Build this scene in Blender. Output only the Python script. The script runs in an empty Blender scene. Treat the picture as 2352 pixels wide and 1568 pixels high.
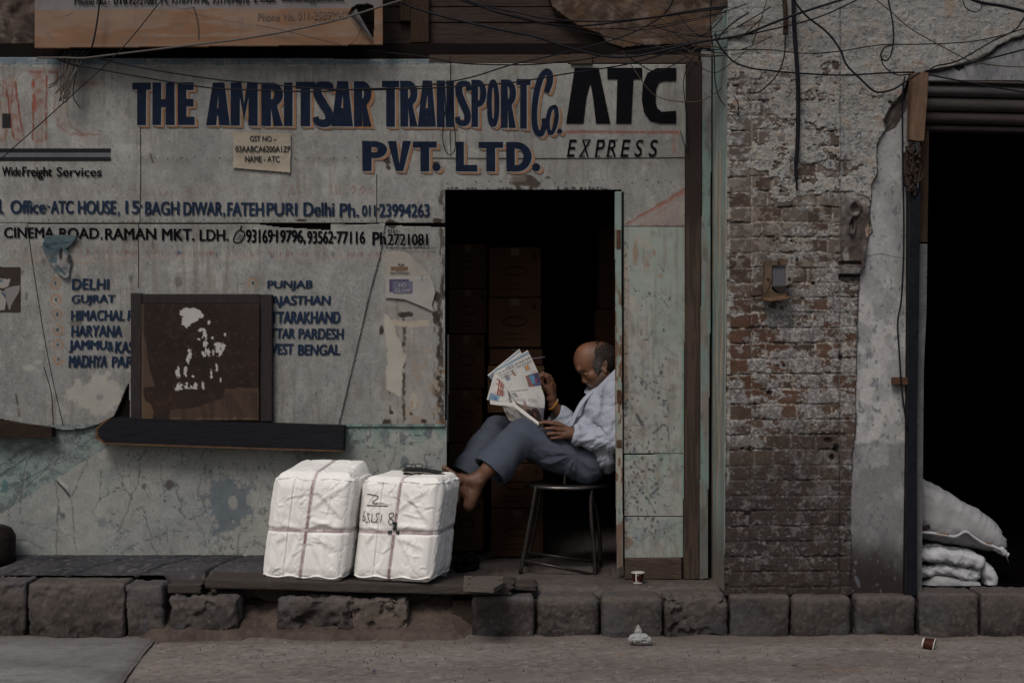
import bpy, math, random
import numpy as np
R = math.radians
sc = bpy.context.scene
COL = sc.collection
random.seed(7)

# ---------------------------------------------------------------- camera, sky, sun, exposure
cam_d = bpy.data.cameras.new('camera')
cam_d.sensor_width = 36.0
cam_d.lens = 36.0*3456/2352
cam_d.clip_end = 600
cam = bpy.data.objects.new('camera', cam_d); COL.objects.link(cam)
cam.location = (0, -8, 1.26); cam.rotation_euler = (R(90), 0, 0)
sc.camera = cam

SUN_EL, SUN_AZ = 50, -22          # azimuth measured from the street side (-y), towards the left
w = bpy.data.worlds.new('World'); sc.world = w; w.use_nodes = True
nt = w.node_tree; nt.nodes.clear()
sky = nt.nodes.new('ShaderNodeTexSky'); sky.sky_type = 'NISHITA'; sky.sun_disc = False
sky.sun_elevation = R(SUN_EL); sky.sun_rotation = R(180-SUN_AZ)
sky.air_density = 1.0; sky.dust_density = 4.0; sky.ozone_density = 0.6
bg = nt.nodes.new('ShaderNodeBackground'); bg.inputs[1].default_value = 0.078
wo = nt.nodes.new('ShaderNodeOutputWorld')
nt.links.new(sky.outputs[0], bg.inputs[0]); nt.links.new(bg.outputs[0], wo.inputs[0])
sun_d = bpy.data.lights.new('sun', 'SUN'); sun_d.energy = 1.45; sun_d.angle = R(20); sun_d.color = (1, .97, .945)
sun = bpy.data.objects.new('sun', sun_d); COL.objects.link(sun)
sun.rotation_euler = (R(90-SUN_EL), 0, R(SUN_AZ))
sun.location = (-3, -9, 12)
sc.view_settings.view_transform = 'Standard'; sc.view_settings.look = 'None'
sc.view_settings.exposure = 0.05; sc.view_settings.gamma = 1.0
sc.cycles.max_bounces = 5; sc.cycles.diffuse_bounces = 3; sc.cycles.glossy_bounces = 2

# ---------------------------------------------------------------- coordinates: a point of the scene on the plane y
def S(y): return 3456.0/(8+y)
def pt(px, py, y=0.0):
    s = S(y); return ((px-1176)/s, y, 1.26+(784-py)/s)
def ptz(px, py, z):               # the point on the level z
    d = (1.26-z)*3456.0/(py-784); return ((px-1176)*d/3456.0, d-8, z)

# ---------------------------------------------------------------- noise
_rng = np.random.RandomState(5)
_T = _rng.rand(8, 256, 256).astype(np.float32)
_P3 = _rng.rand(64, 64, 64).astype(np.float32)
def vn(x, y, k=0):
    x = np.asarray(x, np.float32)+k*13.7; y = np.asarray(y, np.float32)+k*7.3
    xi = np.floor(x).astype(int); yi = np.floor(y).astype(int); fx = x-xi; fy = y-yi
    fx = fx*fx*(3-2*fx); fy = fy*fy*(3-2*fy); T = _T[k % 8]
    a = T[xi & 255, yi & 255]; b = T[(xi+1) & 255, yi & 255]; c = T[xi & 255, (yi+1) & 255]; d = T[(xi+1) & 255, (yi+1) & 255]
    return (a*(1-fx)+b*fx)*(1-fy)+(c*(1-fx)+d*fx)*fy
def fbm(x, y, o=4, k=0, g=.5):
    s = 0; a = 1; t = 0
    for i in range(o):
        s = s+a*vn(np.asarray(x)*2**i, np.asarray(y)*2**i, k+i); t += a; a *= g
    return s/t
def vn3(p, k=0):
    p = np.asarray(p, np.float32)+k*5.31
    i = np.floor(p).astype(int); f = p-i; f = f*f*(3-2*f); i &= 63; j = (i+1) & 63
    x0, y0, z0 = i[..., 0], i[..., 1], i[..., 2]; x1, y1, z1 = j[..., 0], j[..., 1], j[..., 2]
    fx, fy, fz = f[..., 0], f[..., 1], f[..., 2]
    L = lambda a, b, t: a+(b-a)*t
    return L(L(L(_P3[x0, y0, z0], _P3[x1, y0, z0], fx), L(_P3[x0, y1, z0], _P3[x1, y1, z0], fx), fy),
             L(L(_P3[x0, y0, z1], _P3[x1, y0, z1], fx), L(_P3[x0, y1, z1], _P3[x1, y1, z1], fx), fy), fz)
def fbm3(p, o=3, k=0):
    s = 0; a = 1; t = 0; p = np.asarray(p, np.float32)
    for i in range(o):
        s = s+a*vn3(p*2**i, k+i); t += a; a *= .5
    return s/t
def sst(a, b, x):
    t = np.clip((x-a)/(b-a), 0, 1); return t*t*(3-2*t)

# ---------------------------------------------------------------- materials
def mat(name, color=(.5, .5, .5), attr=False, rough=.8, var=.2, vs=12, bump=.15, bs=60, metal=0, spec=.10, stretch=(1, 1, 1), trans=0, dist=.01, gain=.66):
    color = tuple(q*gain for q in color)
    m = bpy.data.materials.new(name); m.use_nodes = True
    n = m.node_tree.nodes; l = m.node_tree.links; b = n['Principled BSDF']
    b.inputs['Roughness'].default_value = rough; b.inputs['Metallic'].default_value = metal
    b.inputs['Specular IOR Level'].default_value = spec
    if trans: b.inputs['Transmission Weight'].default_value = trans
    tc = n.new('ShaderNodeTexCoord'); mp = n.new('ShaderNodeMapping'); mp.inputs['Scale'].default_value = stretch
    l.new(tc.outputs['Object'], mp.inputs[0])
    nz = n.new('ShaderNodeTexNoise'); nz.inputs['Scale'].default_value = vs; nz.inputs['Detail'].default_value = 7
    nz.inputs['Roughness'].default_value = .65
    l.new(mp.outputs[0], nz.inputs['Vector'])
    mr = n.new('ShaderNodeMapRange'); mr.inputs[1].default_value = .25; mr.inputs[2].default_value = .75
    g_ = gain if attr else 1
    mr.inputs[3].default_value = (1-var)*g_; mr.inputs[4].default_value = (1+var)*g_
    l.new(nz.outputs['Fac'], mr.inputs[0])
    mx = n.new('ShaderNodeMix'); mx.data_type = 'RGBA'; mx.blend_type = 'MULTIPLY'; mx.inputs[0].default_value = 1
    if attr:
        a = n.new('ShaderNodeAttribute'); a.attribute_name = 'Col'; l.new(a.outputs['Color'], mx.inputs[6])
    else: mx.inputs[6].default_value = (*color, 1)
    l.new(mr.outputs[0], mx.inputs[7]); l.new(mx.outputs[2], b.inputs['Base Color'])
    if bump:
        n2 = n.new('ShaderNodeTexNoise'); n2.inputs['Scale'].default_value = bs; n2.inputs['Detail'].default_value = 6
        l.new(mp.outputs[0], n2.inputs['Vector'])
        bp = n.new('ShaderNodeBump'); bp.inputs['Strength'].default_value = bump; bp.inputs['Distance'].default_value = dist
        l.new(n2.outputs['Fac'], bp.inputs['Height']); l.new(bp.outputs[0], b.inputs['Normal'])
    return m

# ---------------------------------------------------------------- objects
WL = {}
def base_of(v):
    v = np.asarray(v); mn = v.min(0); mx = v.max(0); return np.array([(mn[0]+mx[0])/2, (mn[1]+mx[1])/2, mn[2]])
def setp(o, label=None, cat=None, group=None, kind=None):
    if label: o['label'] = label
    if cat: o['category'] = cat
    if group: o['group'] = group
    if kind: o['kind'] = kind
    return o
def thing(name, label, cat, loc, group=None):
    o = bpy.data.objects.new(name, None); COL.objects.link(o); o.empty_display_size = .1
    o.location = loc; WL[o.name] = np.array(loc, float)
    return setp(o, label, cat, group)
def obj(name, v, faces, m, parent=None, smooth=False, col=None, label=None, cat=None, group=None, kind=None, mats=None, mi=None):
    """faces: list of tuples or (n,3)/(n,4) int array; vertices in world coordinates"""
    v = np.asarray(v, np.float64)
    L = WL[parent.name] if parent is not None else base_of(v)
    me = bpy.data.meshes.new(name)
    vl = (v-L).astype(np.float32)
    if isinstance(faces, np.ndarray):
        k = faces.shape[1]; nf = len(faces)
        me.vertices.add(len(vl)); me.vertices.foreach_set('co', vl.ravel())
        me.loops.add(nf*k); me.loops.foreach_set('vertex_index', faces.astype(np.int32).ravel())
        me.polygons.add(nf); me.polygons.foreach_set('loop_start', np.arange(0, nf*k, k, dtype=np.int32))
        me.update(calc_edges=True)
    else:
        me.from_pydata([tuple(map(float, a)) for a in vl], [], [tuple(map(int, f)) for f in faces]); me.update()
    if smooth: me.polygons.foreach_set('use_smooth', np.ones(len(me.polygons), bool))
    if col is not None:
        a = me.attributes.new('Col', 'FLOAT_COLOR', 'POINT')
        c = np.ones((len(vl), 4), np.float32); c[:, :3] = col; a.data.foreach_set('color', c.ravel())
    if m is not None: me.materials.append(m)
    if mats:
        for q in mats: me.materials.append(q)
        me.polygons.foreach_set('material_index', np.asarray(mi, np.int32))
    o = bpy.data.objects.new(name, me); COL.objects.link(o)
    if parent is not None:
        o.parent = parent; WL[o.name] = L
    else:
        o.location = L; WL[o.name] = L
    return setp(o, label, cat, group, kind)

class MB:
    """collects simple shapes for one mesh"""
    def __init__(s): s.v = []; s.f = []
    def add(s, v, f):
        n = len(s.v); s.v += [tuple(a) for a in v]; s.f += [tuple(i+n for i in q) for q in f]; return s
    def box(s, x0, x1, y0, y1, z0, z1, bev=0.0):
        if bev <= 0:
            v = [(x, y, z) for x in (x0, x1) for y in (y0, y1) for z in (z0, z1)]
            return s.add(v, [(0, 1, 3, 2), (4, 6, 7, 5), (0, 4, 5, 1), (2, 3, 7, 6), (0, 2, 6, 4), (1, 5, 7, 3)])
        b = min(bev, (x1-x0)*.45, (y1-y0)*.45, (z1-z0)*.45)
        c = np.array([(x0+x1)/2, (y0+y1)/2, (z0+z1)/2]); h = np.array([(x1-x0)/2, (y1-y0)/2, (z1-z0)/2])
        idx = {}; v = []
        for sx in (-1, 1):
            for sy in (-1, 1):
                for sz in (-1, 1):
                    for ax in range(3):
                        p = c+h*np.array([sx, sy, sz])
                        for a2 in range(3):
                            if a2 != ax: p[a2] -= b*(sx, sy, sz)[a2]
                        idx[sx, sy, sz, ax] = len(v); v.append(p)
        f = []
        for ax in range(3):
            o = [a for a in range(3) if a != ax]
            for sg in (-1, 1):
                q = []
                for (u, w_) in ((-1, -1), (1, -1), (1, 1), (-1, 1)):
                    k = [0, 0, 0]; k[ax] = sg; k[o[0]] = u; k[o[1]] = w_; q.append(idx[(*k, ax)])
                f.append(q)
        for ax in range(3):
            o = [a for a in range(3) if a != ax]
            for u in (-1, 1):
                for w_ in (-1, 1):
                    k0 = [0, 0, 0]; k0[o[0]] = u; k0[o[1]] = w_; k1 = list(k0); k0[ax] = -1; k1[ax] = 1
                    f.append([idx[(*k0, o[0])], idx[(*k1, o[0])], idx[(*k1, o[1])], idx[(*k0, o[1])]])
        for sx in (-1, 1):
            for sy in (-1, 1):
                for sz in (-1, 1): f.append([idx[sx, sy, sz, a] for a in range(3)])
        return s.add(v, f)
    def prism(s, poly, y0, y1):
        """poly: (x,z) outline; extruded from y0 (front) to y1 (back)"""
        n = len(poly); v = [(x, y0, z) for x, z in poly]+[(x, y1, z) for x, z in poly]
        f = [tuple(range(n)), tuple(range(2*n-1, n-1, -1))]+[(i, i+n, (i+1) % n+n, (i+1) % n) for i in range(n)]
        return s.add(v, f)
    def ppoly(s, pts, y0, y1):
        return s.prism([(pt(a, b, y0)[0], pt(a, b, y0)[2]) for a, b in pts], y0, y1)
    def pbox(s, a, b, c, d, y0, y1, bev=0.0):
        """a box whose front face covers pixels a..c, b..d on the plane y0"""
        x0, _, z1 = pt(a, b, y0); x1, _, z0 = pt(c, d, y0); return s.box(x0, x1, y0, y1, z0, z1, bev)
    def tube(s, pts, r, n=8, cap=True):
        v, f = tube(pts, r, n, cap); return s.add(v, f)
    def lathe(s, prof, c, n=24, axis=None):
        """prof: (radius, height) list"""
        c = np.array(c, float); v = []; f = []
        A = np.array(axis if axis is not None else (0, 0, 1.0)); A = A/np.linalg.norm(A)
        U = np.cross(A, (0, 1, 0.3)); U /= np.linalg.norm(U); W = np.cross(A, U)
        for r, h in prof:
            for i in range(n):
                a = 2*math.pi*i/n; v.append(c+A*h+(U*math.cos(a)+W*math.sin(a))*r)
        for j in range(len(prof)-1):
            for i in range(n):
                k = (i+1) % n; f.append((j*n+i, j*n+k, (j+1)*n+k, (j+1)*n+i))
        return s.add(v, f)
    def obj(s, name, m, parent=None, **k): return obj(name, s.v, s.f, m, parent, **k)

def crom(p, n=8):
    p = np.asarray(p, float)
    if len(p) < 3: return p
    q = np.vstack([2*p[0]-p[1], p, 2*p[-1]-p[-2]]); out = []
    for i in range(1, len(q)-2):
        a, b, c, d = q[i-1:i+3]
        for t in np.linspace(0, 1, n, endpoint=False):
            out.append(.5*((2*b)+(c-a)*t+(2*a-5*b+4*c-d)*t*t+(3*b-a-3*c+d)*t**3))
    out.append(p[-1]); return np.array(out)
def tube(P, r, n=8, cap=True):
    P = np.asarray(P, float); m = len(P); r = np.broadcast_to(np.asarray(r, float), (m,))
    T = np.gradient(P, axis=0); T /= np.linalg.norm(T, axis=1)[:, None]+1e-12
    u = np.cross(T[0], (0, 1, 0)); 
    if np.linalg.norm(u) < .1: u = np.cross(T[0], (1, 0, 0))
    v = []; f = []
    for i in range(m):
        u = u-T[i]*np.dot(u, T[i]); u /= np.linalg.norm(u)+1e-12; w_ = np.cross(T[i], u)
        for k in range(n):
            a = 2*math.pi*k/n; v.append(P[i]+r[i]*(u*math.cos(a)+w_*math.sin(a)))
    for i in range(m-1):
        for k in range(n): f.append((i*n+k, i*n+(k+1) % n, (i+1)*n+(k+1) % n, (i+1)*n+k))
    if cap: f += [tuple(range(n-1, -1, -1)), tuple(range((m-1)*n, m*n))]
    return v, f

# ---------------------------------------------------------------- painted surface patterns (colour per vertex)
class Canvas:
    def __init__(s, x0, y0, x1, y1, st=2.0):
        s.x0, s.y0, s.st = x0, y0, st
        s.xs = np.arange(x0, x1+st, st); s.ys = np.arange(y0, y1+st, st)
        s.X, s.Y = np.meshgrid(s.xs, s.ys); s.c = np.zeros((*s.X.shape, 3), np.float32)
    def win(s, x0, y0, x1, y1):
        a = max(0, int((x0-s.x0)/s.st)); b = min(len(s.xs), int((x1-s.x0)/s.st)+2)
        c = max(0, int((y0-s.y0)/s.st)); d = min(len(s.ys), int((y1-s.y0)/s.st)+2)
        return (slice(c, max(c, d)), slice(a, max(a, b)))
    def mixin(s, w, col, al):
        al = np.clip(al, 0, 1)[..., None]; s.c[w] = s.c[w]*(1-al)+np.asarray(col, np.float32)*al
    def line(s, p, wd, col, al=1, soft=1.2, wob=0, gap=0, k=1):
        p = np.asarray(p, float); m = wd+soft+wob+4
        w_ = s.win(p[:, 0].min()-m, p[:, 1].min()-m, p[:, 0].max()+m, p[:, 1].max()+m)
        X, Y = s.X[w_], s.Y[w_]
        if X.size == 0: return
        if wob: X = X+(fbm(X*.06, Y*.06, 3, k)-.5)*2*wob; Y = Y+(fbm(X*.06+9, Y*.06, 3, k+1)-.5)*2*wob
        D = np.full(X.shape, 1e9)
        for a, b in zip(p[:-1], p[1:]):
            d = b-a; t = np.clip(((X-a[0])*d[0]+(Y-a[1])*d[1])/(d@d+1e-9), 0, 1)
            D = np.minimum(D, np.hypot(X-a[0]-t*d[0], Y-a[1]-t*d[1]))
        A = al*sst(wd/2+soft, max(wd/2-soft, -.2), D) if soft > 0 else al*(D < wd/2)
        if gap: A = A*sst(gap-.12, gap+.12, fbm(X*.09, Y*.09, 3, k+2))
        s.mixin(w_, col, A)
    def blob(s, cx, cy, rx, ry, col, al=1, rough=.5, soft=.25, k=1, fr=.05):
        w_ = s.win(cx-rx*1.8, cy-ry*1.8, cx+rx*1.8, cy+ry*1.8); X, Y = s.X[w_], s.Y[w_]
        if X.size == 0: return
        D = np.hypot((X-cx)/rx, (Y-cy)/ry)+(fbm(X*fr, Y*fr, 4, k, .62)-.5)*2.4*rough
        s.mixin(w_, col, al*sst(1+soft, 1-soft, D))
    def poly(s, P, col, al=1, soft=1.5, rough=0, k=1, fr=.06):
        P = np.asarray(P, float); w_ = s.win(P[:, 0].min()-8, P[:, 1].min()-8, P[:, 0].max()+8, P[:, 1].max()+8)
        X, Y = s.X[w_], s.Y[w_]
        if X.size == 0: return
        if rough: X = X+(fbm(X*fr, Y*fr, 4, k)-.5)*2*rough; Y = Y+(fbm(X*fr+5, Y*fr, 4, k+1)-.5)*2*rough
        ins = inpoly(X, Y, P); s.mixin(w_, col, al*ins)
    def field(s, al, col): s.mixin((slice(None), slice(None)), col, al)
    def sample(s, px, py):
        i = np.round((px-s.x0)/s.st).astype(int); i = np.where((i < 0) & (len(s.xs) > 500), i % 280+150, i); i = np.clip(i, 0, len(s.xs)-1); j = np.clip(np.round((py-s.y0)/s.st).astype(int), 0, len(s.ys)-1)
        return s.c[j, i]
def inpoly(X, Y, P):
    r = np.zeros(X.shape, bool); n = len(P)
    for i in range(n):
        x0, y0 = P[i]; x1, y1 = P[(i+1) % n]
        if y0 == y1: continue
        c = (y0 > Y) != (y1 > Y); r ^= c & (X < (x1-x0)*(Y-y0)/(y1-y0)+x0)
    return r
def grid(name, poly, y, canvas, m, parent=None, step=2.0, hf=None, rim=.006, smooth=True, **k):
    """a sheet facing the street: outline in pixels on the plane y, relief hf(px,py) towards the street, a rim behind"""
    P = np.asarray(poly, float); x0, y0 = P.min(0); x1, y1 = P.max(0)
    nx = max(2, int(round((x1-x0)/step))+1); ny = max(2, int(round((y1-y0)/step))+1)
    X, Y = np.meshgrid(np.linspace(x0, x1, nx), np.linspace(y0, y1, ny))
    H = hf(X, Y) if hf is not None else np.zeros_like(X)
    s = S(y); v = np.stack([(X-1176)/s, y-H, 1.26+(784-Y)/s], -1).reshape(-1, 3)
    I = np.arange(nx*ny).reshape(ny, nx)
    q = np.stack([I[:-1, :-1], I[1:, :-1], I[1:, 1:], I[:-1, 1:]], -1).reshape(-1, 4)
    cx = (X[:-1, :-1]+X[1:, 1:])/2; cy = (Y[:-1, :-1]+Y[1:, 1:])/2
    q = q[inpoly(cx, cy, P).ravel()]
    col = canvas.sample(X, Y).reshape(-1, 3) if canvas is not None else None
    if rim:
        e = np.concatenate([q[:, [0, 1]], q[:, [1, 2]], q[:, [2, 3]], q[:, [3, 0]]])
        ky = np.sort(e, 1); ky = ky[:, 0].astype(np.int64)*(nx*ny)+ky[:, 1]
        u, ix, ct = np.unique(ky, return_index=True, return_counts=True); b = e[ix[ct == 1]]
        mp = -np.ones(nx*ny, int); ids = np.unique(b); mp[ids] = np.arange(len(ids))+nx*ny
        v = np.vstack([v, v[ids]+np.array([0, rim, 0])]); 
        if col is not None: col = np.vstack([col, col[ids]])
        q = np.vstack([q, np.stack([b[:, 1], b[:, 0], mp[b[:, 0]], mp[b[:, 1]]], -1)])
    us = np.unique(q); re = -np.ones(len(v), int); re[us] = np.arange(len(us))
    return obj(name, v[us], re[q], m, parent, smooth=smooth, col=None if col is None else col[us], **k)

# ---------------------------------------------------------------- lettering
def _curve(kind): 
    cu = bpy.data.curves.new('lettering', kind); cu.dimensions = '2D'; cu.fill_mode = 'BOTH'; return cu
def _mesh_of(cu):
    o = bpy.data.objects.new('lettering', cu); COL.objects.link(o)
    bpy.context.view_layer.update(); dg = bpy.context.evaluated_depsgraph_get()
    me = bpy.data.meshes.new_from_object(o.evaluated_get(dg))
    v = np.empty(len(me.vertices)*3, np.float32); me.vertices.foreach_get('co', v); v = v.reshape(-1, 3)[:, :2]
    f = [tuple(p.vertices) for p in me.polygons]
    bpy.data.objects.remove(o); bpy.data.curves.remove(cu); bpy.data.meshes.remove(me)
    return v, f
_tc = {}
def text_shape(t, bold=0.0):
    if (t, bold) not in _tc:
        cu = _curve('FONT'); cu.body = t; cu.size = 1; cu.offset = bold; cu.resolution_u = 4; _tc[t, bold] = _mesh_of(cu)
    return _tc[t, bold]
def loops_shape(loops):
    cu = _curve('CURVE')
    for lp in loops:
        sp = cu.splines.new('POLY'); sp.points.add(len(lp)-1)
        for p_, (a, b) in zip(sp.points, lp): p_.co = (a, b, 0, 1)
        sp.use_cyclic_u = True
    return _mesh_of(cu)
def fit(v, box, shear=0, slope=0, wob=.5, sd=1):
    """fit a shape to a pixel box; returns pixel coordinates"""
    x0, y0, x1, y1 = box; mn = v.min(0); mx = v.max(0); u = (v-mn)/np.maximum(mx-mn, 1e-6)
    px = x0+u[:, 0]*(x1-x0)+shear*(u[:, 1]-.5)*(y1-y0); py = y1-u[:, 1]*(y1-y0)+slope*(px-x0)
    if wob: px = px+(fbm(px*.05, py*.05, 2, sd)-.5)*2*wob; py = py+(fbm(px*.05+40, py*.05, 2, sd+1)-.5)*2*wob
    return np.stack([px, py], 1)
def lettering(name, items, y, m, parent, hf=None, **k):
    """items: (pixel verts, faces); one mesh of paint lying on the plane y"""
    V = []; F = []
    for pv, f in items:
        n = len(V); s = S(y); h = hf(pv[:, 0], pv[:, 1]) if hf else 0*pv[:, 0]
        kk = .00022*(len(F) % 7)
        V += [((a-1176)/s, y-c-kk, 1.26+(784-b)/s) for (a, b), c in zip(pv, h)]; F += [tuple(i+n for i in q) for q in f]
    return obj(name, V, F, m, parent, **k)
def words(ws, bold=.015, slope=0, shear=0, wob=.6):
    out = []
    for i, t in enumerate(ws):
        v, f = text_shape(t[0], 0.0); q = fit(v, t[1:5], shear, slope, wob, i+len(t[0])); d = bold*1.5*(t[4]-t[2])*(.6 if len(t[0]) < 2 else 1)
        for dx, dy in ((-d, 0), (d, 0), (0, d*.6)): out.append((q+np.array([dx, dy]), f))
    return out
def ribbon(p, wd, n=6):
    """outline of a brush stroke along a smooth line"""
    c = crom(p, n); T = np.gradient(c, axis=0); T /= np.linalg.norm(T, axis=1)[:, None]+1e-9
    N = np.stack([-T[:, 1], T[:, 0]], 1); W = np.interp(np.linspace(0, 1, len(c)), np.linspace(0, 1, len(np.atleast_1d(wd))), np.atleast_1d(wd))[:, None]/2
    a = c+N*W; b = c-N*W; m = len(c); v = np.vstack([a, b]); f = [(i, i+m, i+m+1, i+1) for i in range(m-1)]
    return v, f
def arc(cx, cy, rx, ry, a0, a1, n=14):
    return [(cx+rx*math.cos(R(a)), cy+ry*math.sin(R(a))) for a in np.linspace(a0, a1, n)]
def glyph(ch, w_, h, st, br):
    """poster capital of w_ x h with stems st and bars br, y up"""
    if ch == 'T': return [[((w_-st)/2, 0), ((w_+st)/2, 0), ((w_+st)/2, h-br), (w_, h-br), (w_, h), (0, h), (0, h-br), ((w_-st)/2, h-br)]]
    if ch == 'I': return [[(0, 0), (w_, 0), (w_, h), (0, h)]]
    if ch == 'H': return [[(0, 0), (st, 0), (st, h*.42), (w_-st, h*.42), (w_-st, 0), (w_, 0), (w_, h), (w_-st, h), (w_-st, h*.42+br), (st, h*.42+br), (st, h), (0, h)]]
    if ch == 'E': return [[(0, 0), (w_, 0), (w_, br*1.1), (st, br*1.1), (st, h*.44), (w_*.93, h*.44), (w_*.93, h*.44+br), (st, h*.44+br), (st, h-br), (w_*.95, h-br), (w_*.95, h), (0, h)]]
    if ch == 'L': return [[(0, 0), (w_, 0), (w_, br), (st, br), (st, h), (0, h)]]
    if ch == 'A':
        t = st*.95; ax0, ax1 = w_*.5-t*.5, w_*.5+t*.62
        return [[(0, 0), (st*.92, 0), (st*.92+w_*.05, h*.23), (w_-st*.98-w_*.05, h*.23), (w_-st*.98, 0), (w_, 0), (ax1, h), (ax0, h)],
                [(st*.98+w_*.08, h*.40), (w_*.5+t*.05, h*.70), (w_-st*.98-w_*.09, h*.40)]]
    if ch == 'M': return [[(0, 0), (st, 0), (st, h*.66), (w_*.5, h*.13), (w_-st, h*.66), (w_-st, 0), (w_, 0), (w_, h), (w_-st*1.15, h), (w_*.5, h*.5), (st*1.15, h), (0, h)]]
    if ch == 'N': return [[(0, 0), (st*.95, 0), (st*.95, h*.62), (w_-st, 0), (w_, 0), (w_, h), (w_-st*.95, h), (w_-st*.95, h*.40), (st, h), (0, h)]]
    if ch == 'V': return [[(w_*.5-st*.45, 0), (w_*.5+st*.45, 0), (w_, h), (w_-st, h), (w_*.5, h*.25), (st, h), (0, h)]]
    if ch in 'PR':
        m_ = h*.43 if ch == 'P' else h*.46; cy = (h+m_)/2; rx = w_*.52; ry = (h-m_)/2
        o = [(0, 0), (0, h), (w_-rx, h)]+arc(w_-rx, cy, rx, ry, 86, -60 if ch == 'R' else -86)
        if ch == 'R': o += [(w_*.72, m_*.98), (w_, 0), (w_-st*1.02, 0), (st*1.03, m_*.9), (st, 0)]
        else: o += [(w_-rx, m_), (st, m_), (st, 0)]
        ir, iy = max(rx-st, w_*.1), ry-br*.8
        return [o, [(st, cy+iy), (w_-rx, cy+iy)]+arc(w_-rx, cy, ir, iy, 80, -80)+[(w_-rx, cy-iy), (st, cy-iy)]]
    if ch == 'D':
        rx = w_*.6
        return [[(0, 0), (0, h), (w_-rx, h)]+arc(w_-rx, h/2, rx, h/2, 86, -86)+[(w_-rx, 0)],
                [(st, h-br), (w_-rx, h-br)]+arc(w_-rx, h/2, rx-st, h/2-br, 80, -80)+[(w_-rx, br), (st, br)]]
    if ch == 'O':
        return [[(w_/2+w_/2*np.sign(math.cos(a))*abs(math.cos(a))**.8, h/2+h/2*np.sign(math.sin(a))*abs(math.sin(a))**.8) for a in np.linspace(0, 2*math.pi, 36, endpoint=False)],
                arc(w_/2, h/2, w_/2-st*.88, h/2-br, 0, 350, 26)]
    if ch == '.': return [arc(w_/2, h/2, w_/2, h/2, 0, 345, 22)]
def s_ribbon(w_, h, st, br):
    p = [(w_-st*.28, h*.775), (w_-st*.45, h*.90), (w_*.56, h-br*.5), (st*.60, h*.885), (st*.52, h*.72), (w_*.45, h*.52), (w_-st*.58, h*.29), (w_-st*.62, h*.12), (w_*.46, br*.47), (st*.42, h*.115), (st*.22, h*.215)]
    return ribbon(p, [st*.85, st*.9, st, st*1.1, st*1.15, st*1.2, st*1.15, st*1.1, st, st*.9, st*.8], 8)
def poster(ls, dx=0, dy=0, grow=0):
    """ls: (letter, x0, y0, x1, y1, stem, bar)"""
    out = []
    for i, (ch, x0, y0, x1, y1, st, br) in enumerate(ls):
        g = grow
        W_, H_, s_, b_ = x1-x0+2*g, y1-y0+2*g, st+2*g, br+2*g
        v, f = s_ribbon(W_, H_, s_, b_) if ch == 'S' else loops_shape(glyph(ch, W_, H_, s_, b_))
        pv = np.stack([x0-g+dx+v[:, 0], y1+g+dy-v[:, 1]], 1)
        pv[:, 0] += (fbm(pv[:, 0]*.04, pv[:, 1]*.04, 2, i)-.5)*1.6; pv[:, 1] += (fbm(pv[:, 0]*.04, pv[:, 1]*.04+7, 2, i)-.5)*1.6
        out.append((pv, f))
    return out

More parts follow.
